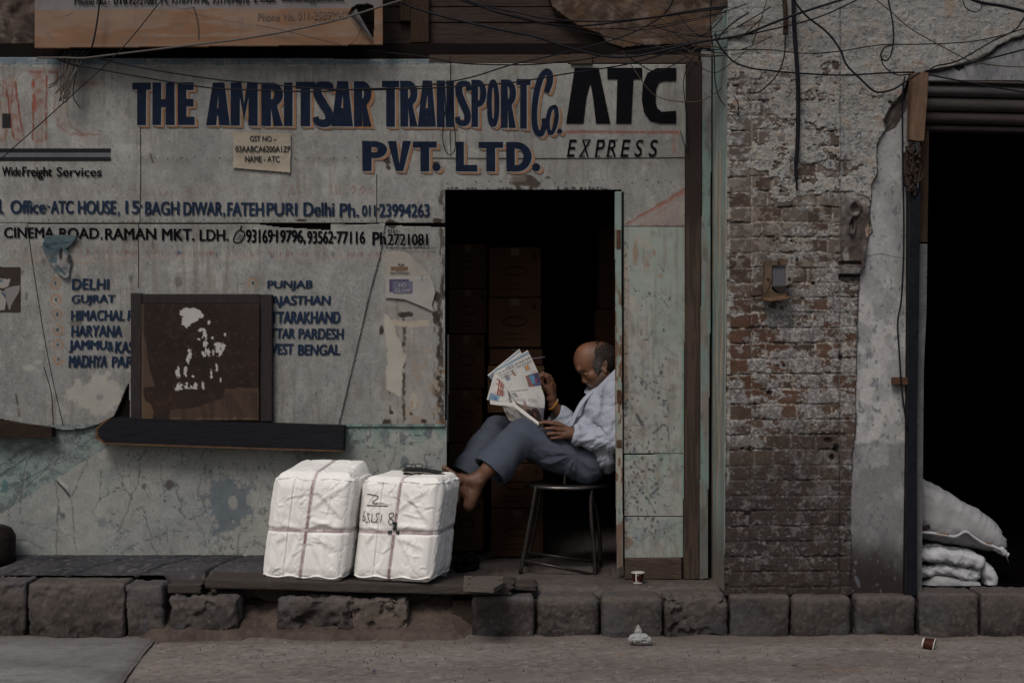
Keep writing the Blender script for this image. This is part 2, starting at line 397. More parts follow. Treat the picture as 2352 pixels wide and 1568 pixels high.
# ---------------------------------------------------------------- smooth bodies grown from a distance field
class SDF:
    def __init__(s, lo, hi, h):
        s.lo = np.array(lo, float); s.h = h; s.n = np.ceil((np.array(hi)-s.lo)/h).astype(int)+1
        s.F = np.full(s.n, 1.0, np.float32)
    def _w(s, lo, hi):
        a = np.maximum(0, np.floor((lo-s.lo)/s.h).astype(int)); b = np.minimum(s.n, np.ceil((hi-s.lo)/s.h).astype(int)+1)
        if (b <= a).any(): return None, None
        g = np.stack(np.meshgrid(*[np.arange(a[i], b[i], dtype=np.float32)*s.h+s.lo[i] for i in range(3)], indexing='ij'), -1).astype(np.float32)
        return tuple(slice(a[i], b[i]) for i in range(3)), g
    def _mix(s, w_, d, k, sub=False):
        A = s.F[w_]
        if sub:
            if k > 0: h = np.clip(.5-.5*(A+d)/k, 0, 1); s.F[w_] = A*(1-h)-d*h+k*h*(1-h)
            else: s.F[w_] = np.maximum(A, -d)
        elif k > 0:
            h = np.clip(.5+.5*(A-d)/k, 0, 1); s.F[w_] = A*(1-h)+d*h-k*h*(1-h)
        else: s.F[w_] = np.minimum(A, d)
    def cap(s, a, b, ra, rb, k=.01, sub=False, sq=(1, 1, 1)):
        """tapered capsule; sq squashes distances per axis"""
        a = np.array(a, float); b = np.array(b, float); m = max(ra, rb)*1.4/min(sq)+k+3*s.h
        w_, g = s._w(np.minimum(a, b)-m, np.maximum(a, b)+m)
        if w_ is None: return
        q = np.array(sq, np.float32); A = (a*q).astype(np.float32); d = ((b-a)*q).astype(np.float32); g = g*q-A
        t = np.clip((g@d)/max(d@d, 1e-9), 0, 1); D = np.sqrt(((g-t[..., None]*d)**2).sum(-1))-(ra+(rb-ra)*t)
        s._mix(w_, D, k, sub)
    def chain(s, pts, rs, k=.01):
        for i in range(len(pts)-1): s.cap(pts[i], pts[i+1], rs[i], rs[i+1], k)
    def ell(s, c, r, k=.01, ax=None, sub=False):
        """ellipsoid; ax = rotation about y in degrees"""
        c = np.array(c, float); r = np.array(r, float); m = r.max()*1.25+k+3*s.h
        w_, g = s._w(c-m, c+m)
        if w_ is None: return
        g = g-c.astype(np.float32)
        if ax:
            ca, sa = math.cos(R(ax)), math.sin(R(ax)); g = np.stack([g[..., 0]*ca+g[..., 2]*sa, g[..., 1], -g[..., 0]*sa+g[..., 2]*ca], -1)
        k0 = np.sqrt(((g/r)**2).sum(-1)); k1 = np.sqrt(((g/r**2)**2).sum(-1))+1e-6
        s._mix(w_, (k0*(k0-1)/k1).astype(np.float32), k, sub)
    def mesh(s, smooth=1):
        F = s.F; C = F < 0
        a = C[:-1, :-1, :-1]; al = a.copy(); an = a.copy()
        for dx in (0, 1):
            for dy in (0, 1):
                for dz in (0, 1):
                    q = C[dx:C.shape[0]-1+dx, dy:C.shape[1]-1+dy, dz:C.shape[2]-1+dz]; al &= q; an |= q
        I = np.argwhere(an & ~al); idm = -np.ones(a.shape, np.int32); idm[tuple(I.T)] = np.arange(len(I))
        cn = [(0, 0, 0), (1, 0, 0), (0, 1, 0), (1, 1, 0), (0, 0, 1), (1, 0, 1), (0, 1, 1), (1, 1, 1)]
        acc = np.zeros((len(I), 3)); ct = np.zeros(len(I))
        for i in range(8):
            for j in range(i+1, 8):
                d = np.array(cn[j])-cn[i]
                if abs(d).sum() != 1: continue
                f0 = F[tuple((I+cn[i]).T)]; f1 = F[tuple((I+cn[j]).T)]; x = (f0 < 0) != (f1 < 0)
                t = np.where(x, f0/(f0-f1+1e-12), 0); acc += np.where(x[:, None], np.array(cn[i])+t[:, None]*d, 0); ct += x
        v = (I+acc/ct[:, None])*s.h+s.lo; Q = []
        for ax in range(3):
            sl0 = [slice(None)]*3; sl1 = [slice(None)]*3; sl0[ax] = slice(0, -1); sl1[ax] = slice(1, None)
            A, B = C[tuple(sl0)], C[tuple(sl1)]; E = np.argwhere(A != B); fl = A[tuple(E.T)]
            o = [i for i in range(3) if i != ax]; ok = np.ones(len(E), bool)
            for q in o: ok &= (E[:, q] > 0) & (E[:, q] < a.shape[q])
            E = E[ok]; fl = fl[ok]; u = np.zeros(3, int); w_ = np.zeros(3, int); u[o[0]] = 1; w_[o[1]] = 1
            q4 = np.stack([idm[tuple((E-u-w_).T)], idm[tuple((E-w_).T)], idm[tuple(E.T)], idm[tuple((E-u).T)]], -1)
            flip = fl if ax != 1 else ~fl
            q4[~flip] = q4[~flip][:, ::-1]; Q.append(q4)
        return v, np.vstack(Q)
def vnormals(v, q):
    n = np.zeros_like(v); e1 = v[q[:, 2]]-v[q[:, 0]]; e2 = v[q[:, 3]]-v[q[:, 1]] if q.shape[1] == 4 else v[q[:, 1]]-v[q[:, 0]]
    fn = np.cross(e1, e2)
    for i in range(q.shape[1]): np.add.at(n, q[:, i], fn)
    return n/(np.linalg.norm(n, axis=1)[:, None]+1e-12)
# ================================================================= materials of the place
M_sheet = mat('painted_sheet', attr=True, gain=.735, rough=.7, var=.16, vs=9, bump=.12, bs=35, spec=.2)
M_sheet_low = mat('painted_sheet_low', attr=True, gain=.72, rough=.7, var=.16, vs=11, bump=.3, bs=14, spec=.2, dist=.012)
M_mason = mat('masonry', attr=True, gain=1.0, rough=.95, var=.16, vs=60, bump=.28, bs=120, spec=.03, dist=.006)
M_navy = mat('navy_paint', (.009, .017, .040), spec=.08, rough=.7, var=.35, vs=25, bump=.05)
M_blue = mat('blue_paint', (.017, .034, .070), spec=.08, rough=.7, var=.5, vs=30, bump=.05)
M_black = mat('black_paint', (.005, .005, .007), spec=.06, rough=.8, var=.4, vs=25, bump=.05)
M_orange = mat('orange_paint', (.36, .19, .10), rough=.6, var=.25, vs=25, bump=.05)
M_keyline = mat('pale_keyline', (.315, .30, .285), rough=.6, var=.1, vs=14, bump=.1, bs=35)
M_ink = mat('dark_ink', (.012, .013, .02), rough=.6, var=.3, bump=0)
M_dkwood = mat('dark_wood', (.035, .022, .016), rough=.8, var=.5, vs=14, bump=.4, bs=30, stretch=(1, 3, 9))
M_dkwood_v = mat('dark_wood_upright', (.05, .03, .02), rough=.8, var=.5, vs=14, bump=.4, bs=30, stretch=(9, 3, 1))
M_board = mat('weathered_board', (.085, .06, .047), rough=.85, var=.4, vs=14, bump=.5, bs=30, stretch=(1, 3, 10))
M_plank = mat('grey_plank', (.075, .062, .055), rough=.85, var=.4, vs=12, bump=.55, bs=26, stretch=(1, 5, 10))
M_void = mat('shade_black', (.010, .007, .006), rough=.95, var=.3, bump=.2)  # near-black base puts the shade of room and gaps into the colour
M_cable = mat('black_cable', (.012, .012, .016), rough=.5, var=.2, bump=0)
M_cable_g = mat('grey_cable', (.13, .115, .105), rough=.6, var=.2, bump=0)
M_cable_b = mat('brown_wire', (.10, .075, .055), rough=.6, var=.2, bump=0)
M_bluerail = mat('blue_steel', (.012, .0145, .020), rough=.7, var=.5, vs=10, bump=.2, spec=.06)
M_rust = mat('rusty_steel', (.10, .055, .035), rough=.85, var=.45, vs=30, bump=.4)
M_steel = mat('worn_chrome', (.22, .21, .20), rough=.38, var=.4, vs=30, bump=.1, metal=.9)
M_paper = mat('printed_paper', attr=True, gain=.62, rough=.85, var=.05, vs=20, bump=.05, spec=.1)

# ================================================================= setting
cv = Canvas(560, 1270, 1720, 1420, 2)
def pave():
    """the raised footway: flags on the left, a trodden floor at the doorway, running on under the pillar and into the shop"""
    xs = np.concatenate([np.linspace(-9, -2.95, 8)[:-1], np.arange(-2.95, 1.25, .012), np.linspace(1.25, 9, 10)])
    ys = np.concatenate([np.arange(-.335, .14, .012), np.linspace(.16, 3.4, 12)])
    X, Y = np.meshgrid(xs, ys)
    left = sst(-.35, -1.25, X); fr = sst(-.52, .05, Y)
    Z = left*(.07+.055*fr) + (fbm(X*6, Y*6, 4)-.5)*(.012-.007*left)
    Z -= (.040-.026*left)*sst(-.20, -.335, Y)                        # worn edge behind the kerb
    hole = sst(-1.78, -1.70, X)*sst(-.30, -.36, X)*sst(-.27, -.33, Y)   # washed-out bank under the plank
    Z = Z-hole*(.10+.05*fbm(X*14, Y*14, 3, 2)+.05*sst(-.36, -.54, Y))
    n = fbm(X*3, Y*3, 4, 3); n2 = fbm(X*30, Y*30, 3, 4)
    earth = np.array([.080, .066, .060]); slate = np.array([.043, .043, .047])
    c = earth*(1-left[..., None])+slate*left[..., None]; c = c*(1-hole[..., None])+np.array([.07, .05, .04])*hole[..., None]
    c = c*(.62+.6*n+.4*(n2-.5))[..., None]; du = (sst(.50, .66, fbm(X*5, Y*9, 4, 6))*.45)[..., None]; du = du*(1-.55*left[..., None]); c = c*(1-du)+np.array([.088, .080, .076])*du; sp = (sst(.66, .72, fbm(X*60, Y*60, 2, 7))*.5)[..., None]; c = c*(1-sp)+np.array([.13, .12, .11])*sp
    crk = np.zeros_like(X)
    for (a, b, d) in ((-2.62, -2.95, .45), (-2.30, -2.75, .7), (-1.95, -2.42, .3), (-1.62, -2.10, .8), (-1.40, -1.72, .2), (-2.85, -3.2, .2)):   # joints of the flags
        xx = a+(b-a)*(0.05-Y)/.6+(fbm(Y*9, Y*0+d*9, 3, 5)-.5)*.06
        crk = np.maximum(crk, (np.abs(X-xx) < .006+.008*fbm(X*9, Y*20, 2))*left)
    Z -= crk*.012; c = c*(1-.8*crk[..., None])
    v = np.stack([X, Y, Z], -1).reshape(-1, 3); ny, nx = X.shape
    I = np.arange(nx*ny).reshape(ny, nx); q = np.stack([I[:-1, :-1], I[:-1, 1:], I[1:, 1:], I[1:, :-1]], -1).reshape(-1, 4)
    return obj('pavement', v, q, M_mason, smooth=True, col=c.reshape(-1, 3), kind='structure')
pave()
def road():
    def ax(a, b, c, d, st): return np.concatenate([-np.geomspace(-a, -b, 14)[:-1] if a < 0 else [], np.arange(b, c, st), np.geomspace(c, d, 14)])
    xs = np.concatenate([-np.geomspace(120, 3.0, 14)[:-1], np.arange(-3.0, 3.0, .014), np.geomspace(3.0, 120, 14)])
    ys = np.concatenate([-np.geomspace(200, 1.75, 16)[:-1], np.arange(-1.75, -.40, .012), [-.2, 0, 3]])
    X, Y = np.meshgrid(xs, ys)
    near = (np.abs(X) < 3.05)*(Y > -1.8)
    Z = -.222+near*((fbm(X*1.5, Y*3, 4, 1)-.5)*.02+(fbm(X*25, Y*25, 3, 2)-.5)*.004+.03*sst(-.62, -.50, Y)*fbm(X*5, Y*5, 2, 3))
    n = fbm(X*1.2, Y*3.5, 5, 4); n2 = fbm(X*22, Y*30, 3, 5)
    c = np.array([.176, .152, .137])*(.62+.62*n+.35*(n2-.5))[..., None]
    dust = sst(.52, .66, fbm(X*2.2, Y*5, 4, 6))[..., None]*.35; c = c*(1-dust)+np.array([.20, .18, .168])*dust
    st = (np.exp(-((X-1.53)/.16)**2-((Y+1.22)/.035)**2)*.5*fbm(X*14, Y*30, 3, 2))[..., None]; c = c*(1-st)+np.array([.26, .12, .05])*st
    near = near*1.0
    cr_ = np.abs(fbm(X*2.2, Y*4.5, 4, 2)-.5); k_ = (near*sst(.010, .003, cr_)*sst(.46, .6, fbm(X*1.3, Y*2, 3, 5))*.75)[..., None]; c = c*(1-k_)+np.array([.05, .042, .038])*k_
    k_ = (near*sst(.63, .69, fbm(X*34, Y*40, 3, 3, .7))*.45)[..., None]; c = c*(1-k_)+np.array([.07, .058, .052])*k_; k_ = (near*sst(.64, .70, fbm(X*40, Y*50, 3, 6, .7))*.5)[..., None]; c = c*(1-k_)+np.array([.27, .25, .23])*k_
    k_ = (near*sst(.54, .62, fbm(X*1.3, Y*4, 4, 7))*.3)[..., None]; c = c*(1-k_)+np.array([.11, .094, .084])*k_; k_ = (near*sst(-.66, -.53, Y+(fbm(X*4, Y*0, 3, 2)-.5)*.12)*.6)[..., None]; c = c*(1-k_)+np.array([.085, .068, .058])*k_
    v = np.stack([X, Y, Z], -1).reshape(-1, 3); ny, nx = X.shape
    I = np.arange(nx*ny).reshape(ny, nx); q = np.stack([I[:-1, :-1], I[:-1, 1:], I[1:, 1:], I[1:, :-1]], -1).reshape(-1, 4)
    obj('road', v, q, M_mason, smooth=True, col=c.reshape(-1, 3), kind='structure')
road()
def slab():
    # pale concrete apron in the lower left, its edge running away at a slant
    a = ptz(352, 1470, -.205); b = ptz(270, 1580, -.205); xs = np.linspace(0, 1, 150); ys = np.linspace(0, 1, 90)
    U, V = np.meshgrid(xs, ys); xr = a[0]+(b[0]-a[0])*V+(fbm(V*9, V*0, 3)-.5)*.012; X = -6+(xr+6)*U**.35; Y = a[1]+.03+(b[1]-.6-a[1])*V
    xr2 = a[0]+(b[0]-a[0])*(Y-a[1])/(b[1]-a[1])+(fbm(Y*9, Y*0, 3)-.5)*.012; X = -6+(xr2+6)*U**.35
    Z = -.199+(fbm(X*4, Y*4, 3)-.5)*.006-.012*sst(.994, 1, U)
    n = fbm(X*2, Y*4, 4, 2); c = np.array([.178, .175, .170])*(.62+.6*n+.3*(fbm(X*24, Y*30, 3)-.5))[..., None]; k_ = (sst(.60, .68, fbm(X*9, Y*16, 4, 5))*.35)[..., None]; c = c*(1-k_)+np.array([.09, .082, .078])*k_; k_ = (sst(.94, 1, U+.03*(fbm(Y*7, X*7, 3)-.5))*.45)[..., None]; c = c*(1-k_)+np.array([.10, .085, .075])*k_; k_ = (sst(.2, .0, V)*.5)[..., None]; c = c*(1-k_)+np.array([.10, .088, .08])*k_
    v = np.stack([X, Y, Z], -1).reshape(-1, 3); ny, nx = X.shape
    I = np.arange(nx*ny).reshape(ny, nx); q = np.stack([I[:-1, :-1], I[1:, :-1], I[1:, 1:], I[:-1, 1:]], -1).reshape(-1, 4)
    e = I[:, -1]; v2 = v[e]-np.array([0, 0, .04]); k = len(v); q = np.vstack([q, np.stack([e[:-1], np.arange(k, k+ny-1), np.arange(k+1, k+ny), e[1:]], -1)])
    obj('concrete_apron', np.vstack([v, v2]), q, M_mason, smooth=True, col=np.vstack([c.reshape(-1, 3), c[:, -1]*.4]), kind='structure')
slab()

# ================================================================= the shop front
shop = thing('shop_front', 'long grey transport office front of painted metal sheets covered in blue lettering', 'shop front', (-1.2, .05, 0))
A = Canvas(-30, 100, 1600, 1345, 2)
X, Y = A.X, A.Y
n1 = fbm(X*.006, Y*.006, 5, 1); n2 = fbm(X*.03, Y*.03, 5, 2); n3 = fbm(X*.12, Y*.05, 4, 3); nv = fbm(X*.09, Y*.008, 4, 4)
A.c[:] = np.array([.332, .318, .302])
A.c *= (.72+.45*n1+.18*(n2-.5)*2*.7+.16*(nv-.5))[..., None]
A.field(.45*sst(.50, .68, fbm(X*.012, Y*.02, 4, 5)), (.27, .265, .268))
A.field(.55*sst(640, 980, Y)*(.35+.65*sst(.35, .6, n1))*(Y < 985), (.215, .212, .222))
A.field(.35*sst(.6, .75, n2), (.40, .375, .345))
A.field(.25*sst(.55, .8, n3), (.20, .18, .165))
A.field(.45*sst(.50, .64, fbm(X*.004, Y*.0035, 4, 6))*(Y < 985), (.22, .215, .215)); A.field(.35*sst(.52, .62, fbm(X*.05, Y*.006, 4, 2)), (.24, .225, .21)); A.field(.30*sst(.54, .66, fbm(X*.035, Y*.02, 5, 7, .65)), (.42, .405, .385)); A.field(.35*sst(.60, .68, fbm(X*.06, Y*.03, 5, 3, .65)), (.17, .155, .15))
for sy_ in (151, 363, 513): A.field(.40*np.exp(-((Y-sy_-6)/10.)**2)*sst(.35, .6, fbm(X*.02, Y*.05, 3, 1)), (.17, .15, .14))
# blue strip at the top
bl = (Y < 150+(fbm(X*.03, X*0, 3)-.5)*6)*(X < 1031); A.field(bl*(.85-.5*sst(.5, .65, fbm(X*.05, Y*.2, 4, 7))), (.105, .165, .215))
A.line([(-30, 151), (1031, 150)], 3, (.42, .40, .36), .6, wob=2, gap=.45)
fs_ = fbm(X*.30, Y*.30, 3, 5, .7); A.field(.30*sst(.62, .70, fs_), (.46, .44, .42)); A.field(.38*sst(.64, .72, fbm(X*.34, Y*.30, 3, 2, .7)), (.12, .11, .105))
sc_ = np.abs(fbm(X*.012+Y*.03, Y*.012-X*.004, 4, 3)-.5); A.field(.5*sst(.006, .002, sc_)*(fs_ > .45)*(Y > 150), (.13, .12, .115)); sc_ = np.abs(fbm(X*.03-Y*.012, Y*.02+X*.01, 4, 6)-.5); A.field(.45*sst(.008, .003, sc_)*sst(.5, .6, fbm(X*.01, Y*.01, 3, 2)), (.45, .43, .41))
A.field(.5*sst(.58, .66, fbm(X*.16, Y*.012, 4, 7))*sst(.48, .6, fbm(X*.006, Y*.01, 3, 4)), (.185, .155, .13))
# nail heads and rust dots
rs = np.random.RandomState(3)
def dots(n, x0, y0, x1, y1, col, r=(1, 2.2), al=.85):
    for i in range(n):
        x, y = rs.uniform(x0, x1), rs.uniform(y0, y1); q = rs.uniform(*r); A.blob(x, y, q, q*rs.uniform(.8, 1.5), col, al, .3, .5, i % 8)
DK = (.05, .035, .03); RU = (.10, .05, .03)
for x in range(10, 1030, 27): A.blob(x+rs.uniform(-8, 8), 141+rs.uniform(-4, 12), 1.8, 1.8, DK, .9, .2, .4)
for x in range(300, 990, 29): A.blob(x+rs.uniform(-3, 3), 363+rs.uniform(-2, 2), 2, 2, DK, .85, .2, .4)
for x in range(8, 1010, 15): A.blob(x+rs.uniform(-5, 5), 508+rs.uniform(-3, 2), 1.7, 1.7, DK, .8, .3, .4)
for y in range(150, 500, 31): A.blob(258+rs.uniform(-2, 2), y, 1.6, 1.6, DK, .7, .2, .4); A.blob(596, y, 1.5, 1.5, DK, .6, .2, .4)
for x in range(1030, 1560, 30): A.blob(x+rs.uniform(-6, 6), 417+rs.uniform(-4, 6), 2.2, 2, DK, .85, .3, .4)
dots(120, 0, 150, 1570, 430, DK, (.8, 1.8), .6); dots(160, 0, 520, 1015, 970, DK, (.8, 2.2), .55); dots(60, 0, 520, 1015, 970, (.42, .40, .37), (1, 4), .5)
# streaks and smears
for i in range(70):
    x, y = rs.uniform(0, 1570), rs.uniform(160, 960); l = rs.uniform(15, 70)
    A.line([(x, y), (x+rs.uniform(-4, 4), y+l)], rs.uniform(1, 5), [(.24, .22, .2), (.40, .37, .34), (.27, .2, .16)][i % 3], rs.uniform(.2, .5), 3, 2, .5, i % 7)
for i in range(60):
    x, y = rs.uniform(0, 1000), rs.uniform(520, 970); a = rs.uniform(-.6, .6); l = rs.uniform(8, 45)
    A.line([(x, y), (x+l*math.cos(a), y+l*math.sin(a))], rs.uniform(.6, 2), [(.42, .40, .37), (.12, .11, .11)][i % 2], rs.uniform(.3, .7), 1, 1.5, .45, i % 7)
# faded red letters, the old company initials, far left
RD = (.21, .055, .032)
def redstroke(p, wd, al=1.0, fill=.6):
    A.line(p, wd, (.30, .22, .19), fill, 2, 1.5, .40, 3)
    p = np.array(p, float); d = p[-1]-p[0]; d /= np.linalg.norm(d)+1e-9; nn = np.array([-d[1], d[0]])*wd*.46
    A.line(p+nn, 4, RD, al, 1.2, 2, .36, 1); A.line(p-nn, 4, RD, al, 1.2, 2, .36, 2); A.line(p, wd*.6, RD, al*.5, 3, 3, .52, 5)
redstroke([(0, 320), (20, 190)], 26, .7); redstroke([(24, 190), (42, 318)], 24); A.line([(0, 194), (37, 192)], 12, RD, .6, 2, 2, .45)
redstroke([(92, 175), (90, 320)], 33); A.line([(52, 166), (132, 166)], 8, RD, .65, 1.5, 1.5, .4); A.line([(132, 168), (130, 194)], 6, RD, .7, 1.5, 1.5, .35)
A.line([(76, 190), (80, 255)], 9, (.30, .075, .04), .75, 1.5, 1.5, .38)
redstroke([(213, 194), (175, 188), (145, 215), (137, 250), (148, 290), (175, 308), (214, 310)], 30, .42, .30)
A.line([(213, 190), (212, 212)], 4, RD, .5, 1, 1, .4)
A.poly([(6, 262), (25, 262), (24, 296), (4, 296)], (.008, .008, .012), .97)
# black double rule
A.poly([(-30, 342), (255, 342), (255, 351), (-30, 350)], (.006, .006, .009), 1); A.poly([(-30, 362), (255, 361), (254, 371), (-30, 370)], (.006, .006, .009), 1)
A.poly([(-30, 350), (255, 351), (255, 361), (-30, 362)], (.10, .105, .125), .9)
# red chevron under the initials at the right, red underline
A.line([(1303, 303), (1558, 304)], 7, (.28, .10, .075), .75, 1.5, 1.5, .3); A.line([(1303, 303), (1558, 305)], 2, RD, .6, 1, 1, .3)
for dx in (-8, 0, 8): A.line([(1553+dx, 306), (1548+dx*.2, 352)], 3, (.30, .12, .09), .6, 1.2, 1, .35)
A.poly([(1576, 428), (1576, 520), (1435, 515), (1470, 500)], (.30, .21, .185), .45, 2, 3)
A.line([(1440, 515), (1576, 432)], 4, (.22, .065, .045), .75, 1.2, 1.5, .3); A.line([(1465, 500), (1520, 470), (1576, 440)], 7, (.27, .07, .04), .6, 2, 3, .42)
A.line([(1440, 516), (1576, 518)], 4, (.22, .08, .06), .6, 1.5, 2, .42); A.line([(1500, 500), (1540, 470)], 3, RD, .4, 1, 2, .45)
# ghost lines of old red writing
for i in range(150):
    x = rs.uniform(20, 560); y = 428+x*.008+rs.choice([0, 8, 14]); A.line([(x, y), (x+rs.uniform(-2, 2), y+rs.uniform(2, 9))], 1.8, (.22, .09, .07), rs.uniform(.15, .5), 1, .5, 0)
for i in range(170):
    x = rs.uniform(20, 1000); y = 572+x*.009+rs.uniform(0, 3); A.line([(x, y), (x+rs.uniform(-1.5, 1.5), y+rs.uniform(2, 11))], 2.2, (.20, .07, .055), rs.uniform(.25, .7), 1, .5, 0)
A.line([(20, 600), (320, 607)], 3, (.36, .20, .11), .5, 1.2, 1, .4); A.line([(0, 563), (310, 563)], 3, (.36, .24, .18), .35, 1.5, 1, .45)
for (x0, t) in ((640, 0), (672, 1), (684, 1), (700, 2), (712, 2), (760, 1), (772, 1), (780, 1), (806, 3), (827, 3), (848, 3)):
    if t == 3: A.line([(x0, 436), (x0+6, 428), (x0+11, 436), (x0+4, 446)], 3, (.24, .08, .06), .7, 1, 1, .35)
    else: A.line([(x0, 426), (x0+1, 446)], 3.2, (.24, .10, .08), .55, 1, 1, .4)
A.field(.25*sst(8, 3, np.abs(Y-(590+X*.004)))*(X > 40)*(X < 1000)*(fbm(X*.05, Y*.1, 3, 6) > .45), (.36, .25, .22))
for x, y in ((411, 580), (497, 585), (624, 587), (764, 585)):    # small blue asterisks
    for a in (0, 60, 120): A.line([(x-5*math.cos(R(a)), y-7*math.sin(R(a))), (x+5*math.cos(R(a)), y+7*math.sin(R(a)))], 1.5, (.05, .09, .14), .85, .8)
# orange bullet rings
for x, y in ((127, 651), (128, 688), (131, 722), (132, 757), (132, 792), (134, 824), (580, 650)):
    th = np.linspace(.4, 2*math.pi, 22); A.line([(x+10.5*math.cos(t), y+11*math.sin(t)) for t in th], 4, (.34, .17, .075), .8, 1.3, 1.2, .32); A.blob(x, y, 2.5, 4, (.02, .025, .04), .95, .2, .3)
A.line([(454, 665), (455, 600)], 6, (.13, .19, .25), .3, 2, 2, .45)
# worn black blotches, glue remains
for x, y, a, b in ((408, 645, 8, 14), (300, 640, 6, 8), (176, 652, 10, 20), (172, 742, 14, 8), (292, 548, 8, 7), (413, 545, 9, 8), (50, 625, 6, 4), (60, 680, 4, 10), (100, 600, 5, 9), (175, 560, 12, 10)):
    A.blob(x, y, a, b, (.13, .115, .105), .75, .6, .25, int(x) % 7)
A.blob(225, 905, 60, 38, (.40, .375, .335), .85, .75, .12, 3, .04); A.blob(205, 925, 25, 10, (.38, .35, .31), .7, .7, .2, 2); A.blob(64, 845, 16, 8, (.40, .38, .345), .7, .5, .2, 2); A.blob(88, 832, 12, 5, (.40, .38, .345), .7, .6, .2, 3)
A.blob(228, 912, 9, 7, (.16, .16, .175), .6, .5, .3, 4)
A.line([(98, 805), (104, 820), (100, 838)], 3, (.16, .13, .11), .8, 1, 1); A.line([(36, 900), (44, 955)], 5, (.11, .065, .04), .75, 2, 2, .35); A.line([(36, 898), (41, 930)], 3, (.05, .035, .03), .8, 1, 1, .35)
A.line([(345, 355), (352, 374)], 4, (.07, .05, .045), .85, 1, 1, .3); A.line([(349, 538), (352, 574)], 2.5, (.10, .065, .05), .8, 1, 1); A.line([(322, 150), (324, 300)], 1.8, (.14, .085, .06), .55, 1, 1, .4)
A.line([(203, 848), (220, 875), (205, 892)], 2, (.42, .40, .37), .7, 1, 1.5); A.line([(268, 800), (267, 855)], 1.6, (.42, .4, .37), .7, 1, 1)
# patch panel between the ledge and the doorway: scraped, rusty
A.field(.30*sst(870, 890, X)*sst(1015, 960, X)*sst(560, 640, Y)*(Y < 978), (.33, .28, .235))
A.field(.75*sst(.56, .62, fbm(X*.05, Y*.05, 4, 6))*sst(925, 935, X)*sst(720, 860, Y)*(X < 1020)*(Y < 978), (.30, .235, .18))
A.field(.9*sst(.60, .64, fbm(X*.09, Y*.035, 4, 2))*sst(985, 1008, X)*sst(560, 700, Y)*(X < 1024)*(Y < 980), (.040, .022, .014))
A.field(.85*sst(.58, .64, fbm(X*.07, Y*.05, 4, 1))*sst(996, 1012, X)*sst(700, 840, Y)*(X < 1024)*(Y < 980), (.22, .12, .05))
A.line([(927, 735), (928, 978)], 7, (.045, .028, .02), .92, 1.5, 4, .42, 4); A.line([(895, 895), (896, 978)], 4, (.05, .03, .022), .9, 1.5, 2, .38); A.line([(912, 640), (913, 978)], 1.6, (.14, .11, .09), .7, 1, 1)
A.line([(1008, 690), (1010, 978)], 8, (.04, .025, .018), .9, 2, 5, .42, 6)
for x, y, a, b in ((876, 760, 5, 12), (930, 722, 18, 7), (1002, 728, 8, 14), (974, 967, 8, 5), (1006, 868, 6, 6), (886, 970, 8, 6), (945, 950, 4, 4), (899, 947, 5, 4), (1002, 680, 9, 12), (1008, 508, 12, 7), (900, 516, 16, 7), (895, 508, 8, 5), (695, 506, 11, 2.5), (891, 370, 8, 12), (892, 385, 6, 6), (1001, 375, 9, 4)):
    A.blob(x, y, a, b, (.035, .022, .017), .95, .55, .15, int(x) % 7, .08)
A.poly([(884, 720), (900, 735), (925, 800), (935, 815), (925, 840), (920, 910), (905, 905), (886, 890), (890, 800), (884, 750)], (.43, .395, .345), .9, 1.5, 5, 3); A.blob(950, 920, 8, 17, (.40, .35, .28), .85, .4, .2, 2); A.blob(946, 927, 3, 8, (.24, .15, .07), .6, .4, .3)
A.poly([(985, 735), (940, 740), (905, 735), (890, 745), (940, 752), (985, 748)], (.42, .36, .28), .8, 1.5, 4, 2)
A.field(.8*(np.abs(X-1018+6*fbm(X*0, Y*.05, 3, 3)) < 5)*(Y > 435)*(Y < 985)*sst(.4, .55, fbm(X*.2, Y*.05, 3, 4)), (.04, .026, .02))
# door head: chewed edge
for x in range(1030, 1430, 9):
    if rs.rand() < .55: A.blob(x, 434+rs.uniform(-2, 1), rs.uniform(2, 7), rs.uniform(1.5, 5), (.045, .03, .024), .9, .6, .2, x % 7, .1)
A.blob(1204, 417, 32, 15, (.055, .038, .03), .95, .6, .12, 2, .05); A.blob(1192, 410, 16, 7, (.17, .13, .11), .8, .6, .2, 3); A.blob(1258, 408, 8, 3, (.05, .04, .035), .8, .5, .2)
# right of the doorway: pale green panels
g = (X > 1428)*(Y > 520)*(Y < 1285)
A.field(g*.95, (.335, .325, .308)); A.field(g*.55*sst(.44, .62, fbm(X*.02, Y*.008, 4, 3)+.16*sst(1500, 1575, X)+.26*sst(640, 520, Y)-.16*sst(660, 800, Y)), (.262, .322, .290))
A.field(g*.8*sst(1562, 1570, X)*(Y > 800), (.20, .32, .275)); A.field(g*.6*(Y > 1042)*(Y < 1060)*sst(.4, .6, fbm(X*.05, Y*.1, 3)), (.20, .31, .265)); A.field(g*.5*(Y > 1186)*sst(.45, .6, fbm(X*.03, Y*.03, 4, 2)), (.185, .235, .235))
for (x, y, a, b, c_) in ((1476, 552, 20, 14, (.36, .34, .30)), (1486, 565, 13, 8, (.37, .33, .29)), (1460, 580, 7, 26, (.28, .165, .12)), (1502, 580, 4, 9, (.30, .17, .12)), (1487, 608, 5, 4, (.27, .15, .09)), (1518, 634, 6, 7, (.30, .22, .15)), (1452, 700, 10, 16, (.40, .37, .33)), (1438, 640, 8, 60, (.36, .29, .245)), (1440, 745, 10, 60, (.30, .25, .22)), (1435, 880, 8, 60, (.15, .085, .05)), (1434, 800, 7, 50, (.22, .14, .09)), (1440, 1250, 14, 14, (.17, .10, .07))):
    A.blob(x, y, a, b, c_, .75, .6, .25, int(y) % 7)
